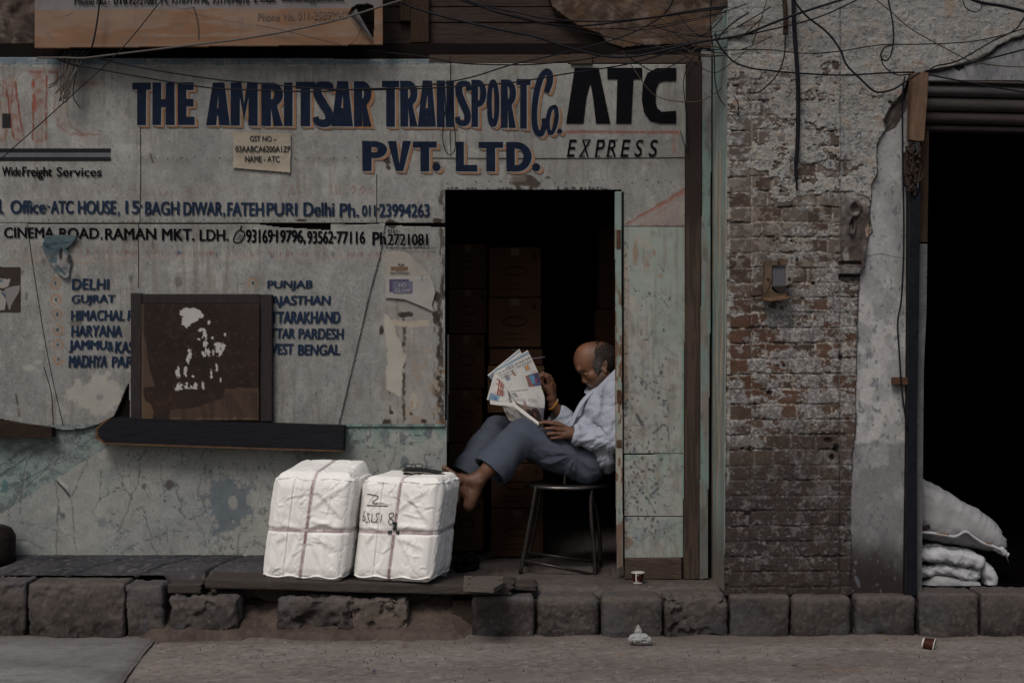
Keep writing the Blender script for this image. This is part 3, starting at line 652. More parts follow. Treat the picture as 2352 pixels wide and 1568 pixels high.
A.field(g*.30*sst(.60, .63, fbm(X*.07, Y*.06, 5, 4, .66))*sst(560, 860, Y), (.085, .095, .11)); A.field(g*.35*sst(.62, .66, fbm(X*.06, Y*.03, 5, 1, .66)), (.22, .145, .10)); A.field(g*.4*sst(.58, .66, fbm(X*.14, Y*.012, 4, 3)), (.19, .165, .14))
for i in range(260):        # chips and scratches, thickest low and near the door
    x = 1434+rs.beta(1, 1.7)*132; y = rs.choice([rs.uniform(600, 800), rs.uniform(820, 1040), rs.uniform(1045, 1180), rs.uniform(1188, 1240)], p=[.1, .42, .34, .14])
    if rs.rand() < .55: A.blob(x, y, rs.uniform(1, 4), rs.uniform(1, 5), (.06, .07, .085), .85, .6, .2, i % 7, .15)
    else:
        a = rs.uniform(0, 3.1); l = rs.uniform(5, 24); A.line([(x, y), (x+l*math.cos(a), y+l*math.sin(a))], rs.uniform(.8, 3), (.075, .085, .10), .8, 1, 2, .4, i % 7)
A.line([(1470, 1240), (1500, 1222), (1535, 1212), (1570, 1195)], 2.5, (.13, .14, .14), .8, 1, 2); A.line([(1462, 950), (1478, 980)], 7, (.055, .06, .075), .85, 1.5, 3, .42); A.line([(1500, 995), (1522, 975), (1534, 980), (1537, 1010)], 4, (.06, .065, .08), .85, 1.5, 2, .40); A.line([(1475, 1155), (1512, 1120)], 5, (.06, .065, .08), .8, 1.5, 2, .4); A.line([(1488, 860), (1483, 910)], 6, (.13, .15, .18), .7, 2, 2, .45)
for i, (x, y) in enumerate(((1503, 672), (1510, 674), (1517, 672), (1524, 672), (1530, 673), (1513, 686), (1520, 684), (1528, 686), (1512, 695), (1520, 694), (1511, 718), (1512, 730))): A.line([(x, y), (x+3, y+2), (x+1, y+5)], 1.3, (.07, .08, .09), .8, .8)
for x in range(1433, 1440, 3):
    for y in range(560, 1260, 26): A.blob(x+rs.uniform(-1, 4), y+rs.uniform(-9, 9), 1.6, 2.2, (.06, .055, .06), .75, .4, .3, y % 7)
# lower left panels: green grey, cracked and dented
lo = (Y > 972)*(X < 1026)
A.field(lo*1.0, (.325, .318, .296)); A.field(lo*.5*sst(.42, .62, fbm(X*.012, Y*.012, 4, 6)), (.245, .262, .262)); A.field(lo*.45*sst(.5, .65, fbm(X*.03, Y*.03, 4, 5)), (.345, .335, .305))
A.field(lo*.9*sst(1000-X*0, 985, Y+(fbm(X*.03, Y*0, 3)-.5)*26)*(X > 220), (.185, .265, .245)); A.field(lo*.55*sst(1060, 1000, Y)*sst(780, 800, X)*sst(.42, .52, fbm(X*.04, Y*.04, 5, 2)), (.16, .26, .225))
A.field(lo*.75*sst(785, 800, X)*(Y < 1030)*sst(.50, .56, fbm(X*.05, Y*.05, 5, 4)), (.105, .125, .14))
A.field(lo*.85*(Y < 1178-X*.62)*(X < 300), (.185, .245, .232)); A.field(lo*.6*(Y < 1180-X*.62)*(X < 300)*sst(.5, .58, fbm(X*.05, Y*.08, 4, 3)), (.075, .09, .10))
for p, wd in (([(-30, 1110), (80, 1040), (200, 990)], 5), ([(-30, 1085), (60, 1030), (150, 1000)], 3), ([(-30, 1145), (100, 1078), (190, 1020), (230, 990)], 3)): A.line(p, wd, (.05, .06, .075), .8, 2, 3, .35)
for p in ([(18, 1175), (45, 1130), (85, 1095), (125, 1065), (165, 1050), (200, 1058)], [(120, 1085), (130, 1110), (150, 1130), (163, 1150), (167, 1180), (170, 1240), (180, 1280)], [(200, 1058), (185, 1090), (165, 1140)], [(45, 1200), (80, 1205), (125, 1215), (160, 1230), (172, 1240)], [(130, 1190), (130, 1240), (128, 1275)], [(280, 1270), (310, 1250), (345, 1235), (400, 1218), (440, 1218)], [(382, 1205), (383, 1245), (400, 1285)], [(550, 1225), (545, 1265), (543, 1290)], [(233, 1083), (232, 1110), (228, 1150)], [(320, 1045), (322, 1080), (318, 1110), (300, 1140), (290, 1180), (270, 1220)], [(265, 1120), (290, 1125), (300, 1135)], [(318, 1058), (335, 1035)], [(440, 1180), (460, 1215), (480, 1260), (500, 1285)], [(60, 1060), (50, 1120), (45, 1180)], [(250, 1200), (275, 1225), (278, 1235)], [(0, 1245), (60, 1240), (100, 1262)], [(620, 1060), (640, 1120), (650, 1190)]):
    A.line(p, rs.uniform(2.6, 4.2), (.055, .06, .072), rs.uniform(.65, .95), 1.4, 3, .34, len(p)); A.line(np.array(p, float)+np.array([2, 3]), 3.5, (.36, .345, .315), .35, 2, 3, .4, len(p))
A.line([(131, 1105), (145, 1122), (160, 1138)], 5, (.03, .028, .03), .95, 1.2, 1); A.line([(136, 1103), (152, 1118)], 7, (.50, .48, .44), .8, 1.5, 1)
rg_ = np.abs(fbm(X*.009, Y*.009, 4, 2)-.5); A.field(lo*.85*sst(.012, .004, rg_)*sst(.42, .55, fbm(X*.01, Y*.01, 3, 5)), (.09, .095, .11)); rg_ = np.abs(fbm(X*.02, Y*.014, 4, 6)-.5); A.field(lo*.8*sst(.013, .005, rg_)*sst(.48, .6, fbm(X*.008, Y*.008, 3, 1)), (.11, .12, .13))
A.field(lo*.40*sst(.50, .66, fbm(X*.006, Y*.008, 4, 3)), (.21, .215, .22)); A.field(lo*.5*sst(200, -20, X)*sst(1120, 1250, Y), (.15, .16, .17))
fl2 = fbm(X*.30, Y*.30, 3, 1, .7); A.field(lo*.25*sst(.62, .70, fl2), (.12, .125, .135)); A.field(lo*.4*sst(.60, .68, fbm(X*.28, Y*.33, 3, 4, .7)), (.40, .39, .37)); A.field(lo*.6*sst(.62, .65, fbm(X*.05, Y*.05, 5, 7, .66))*sst(430, 500, X)*sst(1050, 1130, Y), (.12, .135, .15))
for i in range(420):
    x = rs.uniform(240, 1020); y = rs.uniform(1010, 1285); 
    if rs.rand() < .6: A.blob(x, y, rs.uniform(.8, 3.5), rs.uniform(.8, 4), (.085, .10, .115), .75, .6, .2, i % 7, .15)
    else:
        a = rs.uniform(0, 3.1); l = rs.uniform(5, 26); A.line([(x, y), (x+l*math.cos(a), y+l*math.sin(a))], rs.uniform(.7, 2), (.10, .115, .13), .65, 1, 2, .4, i % 7)
A.blob(525, 1160, 45, 50, (.12, .145, .17), .85, .95, .10, 3, .045); A.blob(520, 1190, 20, 24, (.13, .15, .17), .8, .9, .12, 1, .05); A.blob(535, 1150, 12, 14, (.31, .30, .275), .9, .7, .15, 2)
A.blob(390, 1115, 10, 9, (.07, .05, .045), .8, .7, .2, 1); A.blob(330, 1118, 5, 8, (.08, .085, .10), .8, .6, .2); A.blob(232, 1200, 10, 12, (.17, .18, .20), .8, .5, .3); A.blob(930, 1060, 9, 12, (.11, .135, .155), .8, .7, .2); A.blob(10, 1115, 9, 14, (.07, .14, .15), .8, .6, .2)
for x in range(-10, 1020, 13): A.blob(x, 1281+x*.028-8+rs.uniform(-3, 6), rs.uniform(2, 7), rs.uniform(1, 4), (.06, .05, .045), .75, .7, .2, x % 7, .1)

A.c *= np.array([1.0, 1.035, 1.01])
def relief(px, py):      # dents of the lower sheets
    return (fbm(px*.012, py*.012, 3, 5)-.5)*.012+(fbm(px*.04, py*.04, 3, 2)-.5)*.003
def relief_up(px, py): return (fbm(px*.008, py*.006, 2, 5)-.5)*.003
# backing wall of the building, with the doorway left open
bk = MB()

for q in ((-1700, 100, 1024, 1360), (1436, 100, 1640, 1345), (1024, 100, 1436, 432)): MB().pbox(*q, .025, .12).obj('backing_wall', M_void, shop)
# sheets (outline, distance in front of the wall)
grid('sheet_panel', [(-700, 132), (-30, 132), (1031, 136), (1031, 146), (1576, 148), (1576, 520), (1428, 520), (1428, 436), (1022, 436), (1022, 513), (-700, 513)], 0, A, M_sheet, shop, hf=relief_up, label='upper painted sheet carrying the company name')
grid('sheet_panel', [(-700, 514), (62, 514), (590, 515), (640, 522), (770, 530), (800, 519), (885, 513), (872, 590), (850, 670), (815, 820), (778, 976), (300, 976), (296, 880), (290, 890), (278, 920), (262, 955), (225, 975), (190, 985), (150, 987), (110, 983), (60, 973), (0, 962), (-700, 962)], -.006, A, M_sheet, shop, hf=relief_up, label='middle sheet with the list of states')
grid('sheet_panel', [(760, 514), (1022, 522), (1022, 980), (760, 980)], .006, A, M_sheet, shop, hf=relief_up, label='narrow scraped sheet beside the doorway')
grid('sheet_panel', [(-700, 965), (1026, 965), (1026, 1325), (600, 1300), (0, 1282), (-700, 1282)], .012, A, M_sheet_low, shop, hf=lambda a, b: relief(a, b)-.006, label='dented grey green sheet below the ledge')
grid('sheet_panel', [(1432, 521), (1575, 521), (1575, 1041), (1432, 1041)], .002, A, M_sheet, shop, hf=relief_up, label='tall pale green sheet right of the doorway')
grid('sheet_panel', [(1434, 1044), (1574, 1042), (1574, 1184), (1434, 1185)], .004, A, M_sheet, shop, hf=relief_up)
grid('sheet_panel', [(1435, 1188), (1573, 1187), (1572, 1280), (1435, 1284)], .003, A, M_sheet, shop, hf=relief_up)
# seams: thin folded laps
for p in ([(322, 292), (323, 400), (321, 512)], [(865, 400), (865, 512)], [(985, 363), (1250, 364), (1575, 362)], [(1035, 150), (1034, 300), (1036, 362)], [(62, 516), (80, 640), (110, 820), (145, 976)], [(100, 840), (118, 905), (122, 975)], [(318, 515), (318, 660)], [(888, 570), (1000, 570)]):
    MB().tube([pt(a, b, -.0035 if b < 514 else -.009) for a, b in crom(p, 5)], .0018, 5).obj('seam', M_dkwood, shop)
# kick board, brown post and green casing at the right
MB().pbox(1436, 1282, 1566, 1330, -.035, .02, .004).obj('kick_board', M_board, shop)
C2 = Canvas(1560, 90, 1720, 1370, 2); X, Y = C2.X, C2.Y
C2.c[:] = np.array([.040, .026, .020]); C2.field(sst(560, 490, Y-(fbm(X*.1, X*0, 2)-.5)*50)*.7, (.018, .011, .010)); C2.field(.6*sst(.45, .6, fbm(X*.25, Y*.012, 4, 1))*sst(480, 540, Y), (.085, .06, .045))
pb = grid('corner_post', [(1577, 140), (1612, 140), (1611, 480), (1608, 800), (1606, 1330), (1571, 1330), (1574, 800)], -.05, C2, M_sheet, shop, rim=.07, label='dark brown timber post')
C3 = Canvas(1560, 90, 1720, 1370, 2); X, Y = C3.X, C3.Y
C3.c[:] = np.array([.20, .20, .205]); C3.field(.85*sst(270, 275, Y)*sst(.40, .52, fbm(X*.06, Y*.012, 4, 2)), (.175, .255, .225)); C3.field(.8*sst(470, 600, Y)*sst(.48, .6, fbm(X*.12, Y*.01, 4, 5)), (.19, .165, .14)); C3.field(.7*sst(1100, 1250, Y), (.11, .095, .085)); C3.field(.5*sst(.6, .7, fbm(X*.1, Y*.05, 4, 4)), (.10, .09, .085))
grid('casing', [(1612, 115), (1634, 115), (1632, 700), (1628, 1000), (1626, 1328), (1607, 1330), (1609, 800), (1612, 480)], -.045, C3, M_sheet, shop, rim=.06, label='grey green timber casing')
# door jamb: painted steel strip with rust and a hinge
C4 = Canvas(1405, 430, 1440, 1330, 1); X, Y = C4.X, C4.Y
C4.c[:] = np.array([.235, .30, .265]); C4.field(.8*sst(700, 800, Y)*sst(.36, .56, fbm(X*.12, Y*.02, 4, 2)), (.37, .325, .275)); C4.field(.9*sst(.55, .62, fbm(X*.1, Y*.03, 4, 4))*sst(560, 720, Y), (.15, .075, .04)); C4.field(.8*sst(1180, 1240, Y), (.16, .115, .09)); C4.field(.6*(X < 1416.5)*sst(.4, .6, fbm(X*0, Y*.05, 3)), (.17, .10, .06))
grid('door_jamb', [(1413, 440), (1427, 440), (1428, 700), (1431, 1300), (1418, 1306), (1415, 1100), (1414, 700)], -.012, C4, M_sheet, shop, step=1.2, rim=.05, label='pale green rusted door jamb')
hg = MB()
for (a, b, c, d) in ((1416, 528, 1426, 571), (1416, 1010, 1428, 1027), (1417, 895, 1427, 925)): MB().pbox(a, b, c, d, -.018, -.011, .002).obj('hinge', M_rust, shop)
gj = MB(); gj.pbox(1429, 440, 1432.5, 1300, -.006, .03); gj.obj('door_stop', M_black, shop)
M_strip = mat('grey_strip', (.11, .11, .125), var=.2)
for q in ((1027, 768, 1031, 905), (1025.5, 905, 1029.5, 1015)): MB().pbox(*q, .05, .07).obj('door_strip', M_strip, shop)
# room behind the doorway
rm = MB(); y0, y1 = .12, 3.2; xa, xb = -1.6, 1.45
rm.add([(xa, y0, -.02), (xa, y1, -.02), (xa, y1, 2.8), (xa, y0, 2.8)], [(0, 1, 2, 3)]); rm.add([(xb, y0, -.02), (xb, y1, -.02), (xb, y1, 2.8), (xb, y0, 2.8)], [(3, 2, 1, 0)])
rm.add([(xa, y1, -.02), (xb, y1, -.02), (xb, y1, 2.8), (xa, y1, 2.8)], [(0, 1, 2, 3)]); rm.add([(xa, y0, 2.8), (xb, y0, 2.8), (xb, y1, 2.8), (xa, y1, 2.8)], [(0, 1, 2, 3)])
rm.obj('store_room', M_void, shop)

# upper storey: boards, battens, beam
M_up = (mat('upper_board', (.052, .037, .031), rough=.85, var=.5, vs=10, bump=.5, bs=22, stretch=(1, 3, 9)))
for q in ((-700, -160, 1700, 16, .10, .16, .004), (600, 17.5, 1700, 52, .095, .16, .004), (600, 53.5, 1420, 103, .10, .16, .004), (-700, 17.5, 600, 110, .10, .16)): MB().pbox(*q).obj('upper_board', M_up, shop)
for q in ((918, -20, 943, 49, .06, .10), (943, -20, 985, 98, .05, .10)): MB().pbox(*q, .003).obj('batten', M_dkwood_v, shop)
dk = MB(); dk.pbox(-700, 104, 1660, 136, .14, .2); dk.obj('gap_backing', M_void, shop)
bm = MB(); bm.pbox(985, 126, 1605, 146, .0, .09, .003); bm.obj('beam', M_board, shop)
for q in ((1310, 124, 1360, 147, -.02, .0), (772, 109, 797, 129, .05, .1), (285, 111, 310, 130, .05, .1)): MB().pbox(*q, .002).obj('wood_block', M_board, shop)
CB = Canvas(1230, -30, 1700, 130, 2); X, Y = CB.X, CB.Y
CB.c[:] = np.array([.060, .042, .031]); CB.c *= (.5+1.0*fbm(X*.012, Y*.02, 5, 1))[..., None]; CB.field(.7*sst(.5, .62, fbm(X*.02, Y*.03, 4, 3)), (.095, .058, .034)); CB.field(.6*sst(.58, .66, fbm(X*.05, Y*.05, 4, 4)), (.12, .095, .08)); CB.field(.6*sst(.55, .65, fbm(X*.015, Y*.03, 4, 6)), (.045, .033, .028))
grid('plaster_patch', [(1255, -30), (1680, -30), (1680, 118), (1620, 112), (1560, 102), (1480, 104), (1430, 110), (1395, 98), (1380, 78), (1330, 60), (1300, 40), (1270, 15)], .02, CB, M_mason, shop, hf=lambda a, b: (fbm(a*.03, b*.03, 4, 3)-.5)*.03, rim=.08, label='crumbling brown plaster above the shop name')
CS = Canvas(-720, -40, 90, 140, 3); X, Y = CS.X, CS.Y; CS.c[:] = np.array([.06, .046, .040]); CS.c *= (.4+1.2*fbm(X*.03, Y*.03, 5, 1))[..., None]; CS.field(.5*sst(.6, .7, fbm(X*.06, Y*.05, 4, 4)), (.16, .13, .115))
grid('stone_patch', [(-700, -40), (80, -40), (80, 128), (60, 134), (-700, 132)], .05, CS, M_mason, shop, step=3, hf=lambda a, b: (fbm(a*.03, b*.03, 4, 3)-.5)*.06, rim=.06)

# ------------------------------------------------ lettering on the shop front
Z1 = -.0048
THE = [('T', 304, 190, 346, 288, 20, 16), ('H', 350, 190, 401, 287, 20, 18), ('E', 408, 190, 447, 287, 20, 17)]
AMR = [('A', 473, 190, 528, 288, 25, 20), ('M', 530, 190, 592, 289, 21, 20), ('R', 601, 190, 650, 290, 21, 20), ('I', 652, 190, 672, 290, 20, 20), ('T', 679, 188, 724, 290, 22, 16), ('S', 721, 187, 765, 292, 17, 18), ('A', 761, 187, 811, 290, 24, 20), ('R', 813, 187, 853, 290, 19, 20)]
TRA = [('T', 877, 186, 917, 291, 20, 15), ('R', 919, 186, 959, 291, 18, 20), ('A', 960, 185, 1001, 291, 20, 20), ('N', 1003, 185, 1043, 292, 19, 20), ('S', 1047, 184, 1081, 291, 14, 16), ('P', 1083, 184, 1117, 292, 15, 18), ('O', 1118, 183, 1147, 292, 13, 18), ('R', 1150, 183, 1185, 294, 16, 20), ('T', 1186, 182, 1219, 296, 15, 14)]
PVT = [('P', 832, 324, 889, 393, 21, 17), ('V', 891, 324, 944, 393, 19, 17), ('T', 948, 325, 1003, 394, 20, 14), ('.', 993, 375, 1012, 393, 1, 1), ('L', 1047, 326, 1096, 394, 18, 15), ('T', 1099, 326, 1155, 394, 20, 14), ('D', 1163, 326, 1221, 394, 19, 15), ('.', 1222, 375, 1241, 394, 1, 1)]
def co(dx, dy, g):
    a = ribbon([(1255, 213), (1262, 190), (1262, 170), (1254, 164), (1242, 180), (1232, 215), (1227, 260), (1230, 295), (1241, 309), (1250, 290), (1249, 272)], np.array([12, 15, 15, 12, 14, 14, 13, 14, 12, 13, 11])+2*g, 7)
    b = ribbon([(1275, 244), (1264, 252), (1258, 280), (1262, 304), (1270, 302), (1278, 275), (1277, 250), (1272, 243)], np.array([8, 10, 10, 9, 9, 10, 10, 7])+2*g, 6)
    out = [(a[0]+np.array([dx, dy]), a[1]), (b[0]+np.array([dx, dy]), b[1])]
    return out+poster([('.', 1279, 296, 1292, 308, 1, 1)], dx, dy, g)
for nm, ls_ in (('THE', THE), ('AMRITSAR', AMR), ('TRANSPORT', TRA), ('PVT LTD', PVT)):
    lettering('lettering', poster(ls_, 7.5, 5.5, .3), Z1, M_orange, shop, relief_up, label='orange drop shade of the words '+nm)
    lettering('lettering', poster(ls_, 2.2, 1.8, .9), Z1-.0012, M_keyline, shop, relief_up)
    lettering('lettering', poster(ls_), Z1-.0024, M_navy, shop, relief_up, label='navy painted words '+nm)
lettering('lettering', co(7, 5.5, .2), Z1, M_orange, shop, relief_up); lettering('lettering', co(2.2, 1.8, .8), Z1-.0012, M_keyline, shop, relief_up)
lettering('lettering', co(0, 0, 0), Z1-.0024, M_navy, shop, relief_up, label='navy slanting letters Co.')
atc = [(np.array([(1300, 284), (1320, 156), (1375, 156), (1402, 284), (1369, 284), (1362, 225), (1356, 191), (1347, 225), (1340, 284)], float), None)]
v, f = loops_shape([[tuple(p*np.array([1, -1])) for p in atc[0][0]]]); atc = [(v*np.array([1, -1]), f)]
v, f = loops_shape([[(a, -b) for a, b in ((1395, 156), (1475, 156), (1475, 182), (1455, 182), (1450, 284), (1415, 284), (1418, 182), (1395, 182))]]); atc.append((v*np.array([1, -1]), f))
v, f = loops_shape([[(a, -b) for a, b in [(1553, 156), (1553, 186), (1525, 186), (1513, 190), (1507, 205), (1506, 235), (1510, 250), (1520, 257), (1553, 255), (1553, 284), (1515, 284), (1493, 278), (1479, 258), (1474, 230), (1476, 195), (1487, 168), (1508, 157)]]]); atc.append((v*np.array([1, -1]), f))
lettering('lettering', atc, Z1-.0012, M_black, shop, relief_up, label='heavy black initials ATC')
ex = []
for ch, a, b in zip('EXPRESS', (1305, 1333, 1369, 1396, 1428, 1459, 1492), (1322, 1355, 1388, 1418, 1446, 1476, 1510)):
    v, f = text_shape(ch, .004); ex.append((fit(v, (a, 321, b, 360), .16, 0, .4, int(a)), f))
    for yy, (u, w_) in ((322, (.22, 1.0)), (359, (-.15, .45))):      # serif flicks
        if ch in 'EPRX': q, g_ = ribbon([(a+(b-a)*u-1, yy), (a+(b-a)*(u+w_)/2, yy), (a+(b-a)*w_+1, yy)], 2.4, 2); ex.append((q, g_))
lettering('lettering', ex, Z1-.0012, M_black, shop, relief_up, label='black spaced word EXPRESS')
lettering('lettering', words([('Wide', 5, 383, 48, 404), ('Freight', 52, 383, 119, 412), ('Services', 130, 384, 233, 405)], .02, .006), Z1-.0012, M_black, shop, relief_up, label='black words Wide Freight Services')
lettering('lettering', words([('d', -14, 458, 2, 489), (',', 4, 485, 8, 494), ('Office', 25, 460, 104, 490), (':', 106, 470, 109, 482), ('-', 110, 473, 115, 477), ('ATC', 117, 461, 168, 490), ('HOUSE', 180, 461, 266, 491), (',', 270, 486, 275, 497), ('15', 289, 461, 320, 491), ('-', 321, 471, 327, 475), ('BAGH', 334, 463, 411, 493), ('DIWAR', 422, 464, 510, 494), (',', 512, 488, 517, 500), ('FATEH', 523, 465, 605, 495), ('PURI', 613, 466, 682, 495), ('Delhi', 698, 465, 767, 496), ('Ph.', 781, 467, 824, 498), ('011', 832, 471, 862, 496), ('-', 866, 478, 872, 482), ('23994263', 872, 468, 986, 498)], .028), Z1-.0012, M_blue, shop, relief_up, label='blue address line of the head office in Delhi')
ZM = -.0112
ph = [ribbon(p, 3, 4) for p in ([(536, 550), (542, 535), (550, 529), (558, 531), (562, 538), (556, 552), (548, 557), (538, 555), (536, 550)], [(551, 530), (555, 518)])]
for i in range(3):
    for j in range(3): a, b = 543+i*4+j*2.4, 550-j*5+i*.6; ph.append((np.array([(a, b), (a+2.6, b), (a+2.6, b-2.6), (a, b-2.6)], float), [(0, 1, 2, 3)]))
lettering('lettering', words([('CINEMA', 10, 522, 124, 546), ('ROAD', 137, 523, 227, 548), (',', 231, 544, 235, 552), ('RAMAN', 242, 524, 358, 550), ('MKT.', 373, 525, 446, 552), ('LDH.', 459, 527, 524, 553), ('93169', 566, 527, 626, 557), ('-', 627, 537, 633, 541), ('19796,', 635, 528, 701, 561), ('93562', 706, 530, 765, 559), ('-', 766, 543, 773, 547), ('77116', 774, 531, 838, 559)], .026)+ph, ZM, M_black, shop, relief_up, label='black address line with telephone sign and numbers')
lettering('lettering', words([('Ph', 856, 533, 886, 562), ('2721081', 891, 537, 982, 563), ('0161-', 891, 526, 918, 536)], .026), ZM, M_black, shop, relief_up, label='black telephone number beside the doorway')
states = [('DELHI', 166, 640, 250, 664), ('GUJRAT', 165, 677, 264, 701), ('HIMACHAL', 164, 712, 286, 736), ('P', 294, 713, 306, 736), ('HARYANA', 165, 747, 280, 772), ('JAMMU', 159, 781, 245, 809), ('&', 247, 784, 260, 806), ('KAS', 266, 783, 306, 810), ('MADHYA', 159, 816, 246, 843), ('PAR', 258, 818, 306, 843)]
lettering('lettering', words(states, .034, 0, .05, 1.1), ZM, M_blue, shop, relief_up, label='blue list of states left of the hatch')
states = [('PUNJAB', 615, 644, 717, 667), ('RAJASTHAN', 608, 679, 758, 706), ('UTTARAKHAND', 608, 715, 781, 742), ('UTTAR', 608, 754, 677, 777), ('PARDESH', 687, 754, 788, 778), ('WEST', 612, 789, 674, 813), ('BENGAL', 686, 791, 781, 815)]
lettering('lettering', words(states, .034, 0, .05, 1.1), ZM, M_blue, shop, relief_up, label='blue list of states right of the hatch')

# ------------------------------------------------ hatch and ledge
ht = thing('service_hatch', 'dark wooden shuttered hatch with torn white paper, set in the shop wall', 'hatch', pt(460, 968, -.05))
M_hf = mat('grey_brown_wood', (.042, .035, .034), rough=.8, var=.35, vs=12, bump=.35, bs=30, stretch=(8, 3, 1))
for q in ((300, 673, 325, 968, -.055), (597, 676, 625, 968, -.055), (325, 675, 597, 698, -.045)): MB().pbox(*q, .0, .004).obj('hatch_frame', M_hf, ht)
H = Canvas(320, 690, 600, 970, 1.5); X, Y = H.X, H.Y
H.c[:] = np.array([.020, .0105, .0075]); H.c *= (.6+.9*fbm(X*.02, Y*.02, 4, 1))[..., None]; H.field(.3*sst(.52, .64, fbm(X*.03, Y*.02, 4, 2)), (.034, .018, .011)); H.field(.5*sst(.62, .68, fbm(X*.12, Y*.12, 4, 3)), (.05, .03, .02))
H.poly([(325, 760), (336, 790), (340, 840), (355, 885), (328, 890), (325, 960)], (.08, .052, .035), .85, 1, 4, 2); H.poly([(325, 890), (335, 920), (350, 930), (352, 966), (325, 966)], (.12, .075, .04), .7, 1, 4)
H.poly([(385, 966), (392, 940), (470, 930), (510, 915), (520, 890), (598, 890), (598, 966)], (.075, .046, .03), .85, 1, 4, 3); H.field(.7*(Y > 957)*sst(.35, .5, fbm(X*.06, Y*.1, 3)), (.13, .085, .05)); H.field(.5*(Y > 900)*(X > 390)*sst(.5, .62, fbm(X*.12, Y*.03, 4, 5)), (.03, .018, .013))
H.field(.5*(X < 330), (.10, .07, .05))
WP = (.50, .48, .46)
H.poly([(412, 715), (420, 708), (433, 706), (450, 708), (468, 722), (460, 730), (452, 738), (440, 745), (428, 752), (424, 748), (416, 735), (420, 725)], WP, .95, 1, 7, 3, .12)
for x, y, a, b, an in ((462, 756, 6, 4, 0), (480, 738, 3, 6, .5), (470, 768, 5, 9, .4), (488, 775, 4, 5, 0), (500, 790, 7, 5, .5), (472, 790, 6, 12, .5), (478, 805, 5, 10, .4), (468, 812, 6, 7, 0), (500, 800, 5, 10, .4), (490, 812, 4, 8, .3), (512, 795, 4, 12, .4), (505, 806, 4, 10, .5), (435, 812, 5, 13, .2), (432, 828, 4, 10, .1), (425, 850, 4, 8, .2), (408, 855, 5, 10, -.2), (427, 862, 2, 4, 0), (443, 864, 3, 3, 0), (485, 858, 3, 9, .1), (498, 842, 3, 7, .1), (507, 872, 2, 6, -.3), (412, 888, 8, 8, .3), (428, 885, 4, 7, 0), (448, 885, 5, 8, .2), (466, 885, 3, 9, 0), (440, 890, 8, 3, 0), (517, 768, 2, 4, 0), (456, 778, 4, 2, 0)):
    H.blob(x, y, a*.92, b*.92, WP, .95, 1.15, .06, int(x+y) % 7, .2)
grid('shutter_board', [(325, 698), (596, 698), (594, 965), (325, 965)], -.07, H, M_sheet, ht, step=1.5, rim=.03, label='dark board with scraps of white paper')
lg = thing('wall_ledge', 'dark plank ledge with worn rounded ends under the hatch', 'ledge', pt(505, 1030, -.1))
MB().ppoly([(222, 985), (240, 968), (262, 959), (790, 978), (788, 1036), (500, 1027), (240, 1018), (224, 1005)], -.11, .0).obj('plank', mat('tarred_plank', (.014, .0135, .017), rough=.7, var=.4, vs=10, bump=.35, bs=25, stretch=(1, 3, 8)), lg)
MB().ppoly([(219, 985), (238, 966), (258, 958), (240, 970), (224, 986), (226, 1003), (242, 1016), (500, 1025), (788, 1034), (788, 1037), (500, 1028.5), (240, 1019.5), (219, 1006)], -.112, -.02).obj('worn_edge', mat('bare_wood_edge', (.13, .075, .04), var=.4, vs=30), lg)
MB().ppoly([(-60, 966), (0, 967), (118, 982), (119, 1004), (0, 1003), (-60, 1003)], -.07, .0).obj('wall_plank', M_dkwood, None, label='short brown board fixed to the wall at the left edge', cat='board')
# ================================================================= brick pillar and plaster wall
YP = -.44
B = Canvas(1655, -40, 2480, 1380, 1.6); X, Y = B.X, B.Y
Hm = np.zeros_like(X)
xw = X+(fbm(X*.03, Y*.03, 3, 1)-.5)*5; yw = Y+(fbm(X*.02, Y*.02, 3, 2)-.5)*6+(X > 1729)*2
row = np.floor((yw+12)/34.9); fy = (yw+12)/34.9-row
leftc = X < 1728
sh = np.where(row % 2 == 0, 0, 29)+(_T[0][(row.astype(int) % 256), 3]-.5)*16
bl_ = np.where(row.astype(int) % 3 == 0, 40, 58)
cx = (xw-1730+sh)/bl_; ci = np.floor(cx); fx = cx-ci
fx = np.where(leftc, np.clip((xw-1674)/53, 0, 1), fx); ci = np.where(leftc, -7, ci)
strip = X > 1926; fx = np.where(strip, np.clip((xw-1927)/46, 0, 1), fx); ci = np.where(strip, -9, ci)
bw = np.where(leftc | strip, 50., bl_)
ed = np.minimum(np.minimum(fx, 1-fx)*bw, np.minimum(fy, 1-fy)*34.9)
mort = sst(3.6, .8, ed+(fbm(X*.12, Y*.12, 3, 3)-.5)*4)
bid = _T[1][(row.astype(int)*7+ci.astype(int)*31) % 256, (ci.astype(int)*5+row.astype(int)) % 256]
nb = fbm(X*.05, Y*.05, 5, 4); nf = fbm(X*.2, Y*.2, 4, 5); nl = fbm(X*.012, Y*.012, 4, 6); ng = fbm(X*.35, Y*.35, 3, 6)
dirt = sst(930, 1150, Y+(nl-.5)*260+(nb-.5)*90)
brick = np.array([.073, .053, .043])*(.72+.45*bid)[..., None]*(.70+.6*nb)[..., None]
redz = (sst(640, 760, Y)*sst(1040, 920, Y)*sst(.25, .6, bid+nl-.4))[..., None]; brick = brick*(1-.65*redz)+np.array([.080, .040, .024])*.6*redz*(.6+.8*nb)[..., None]
grey = ((sst(.30, .55, bid)*sst(700, 560, Y))*.55)[..., None]; brick = brick*(1-grey)+np.array([.108, .094, .086])*grey
B.c[:] = brick
B.field(mort*.6, (.135, .115, .10)); B.field(mort*sst(.50, .62, nf)*.85*(1-dirt), (.30, .275, .235)); gap_ = mort*sst(.55, .62, fbm(X*.02, Y*.09, 3, 7))*sst(.3, .1, np.minimum(fy, 1-fy)); B.field(gap_*.85, (.018, .013, .012))
bump_b = (1-mort)*.0035+.003*nb+.0015*nf+(bid-.5)*.004-.006*gap_
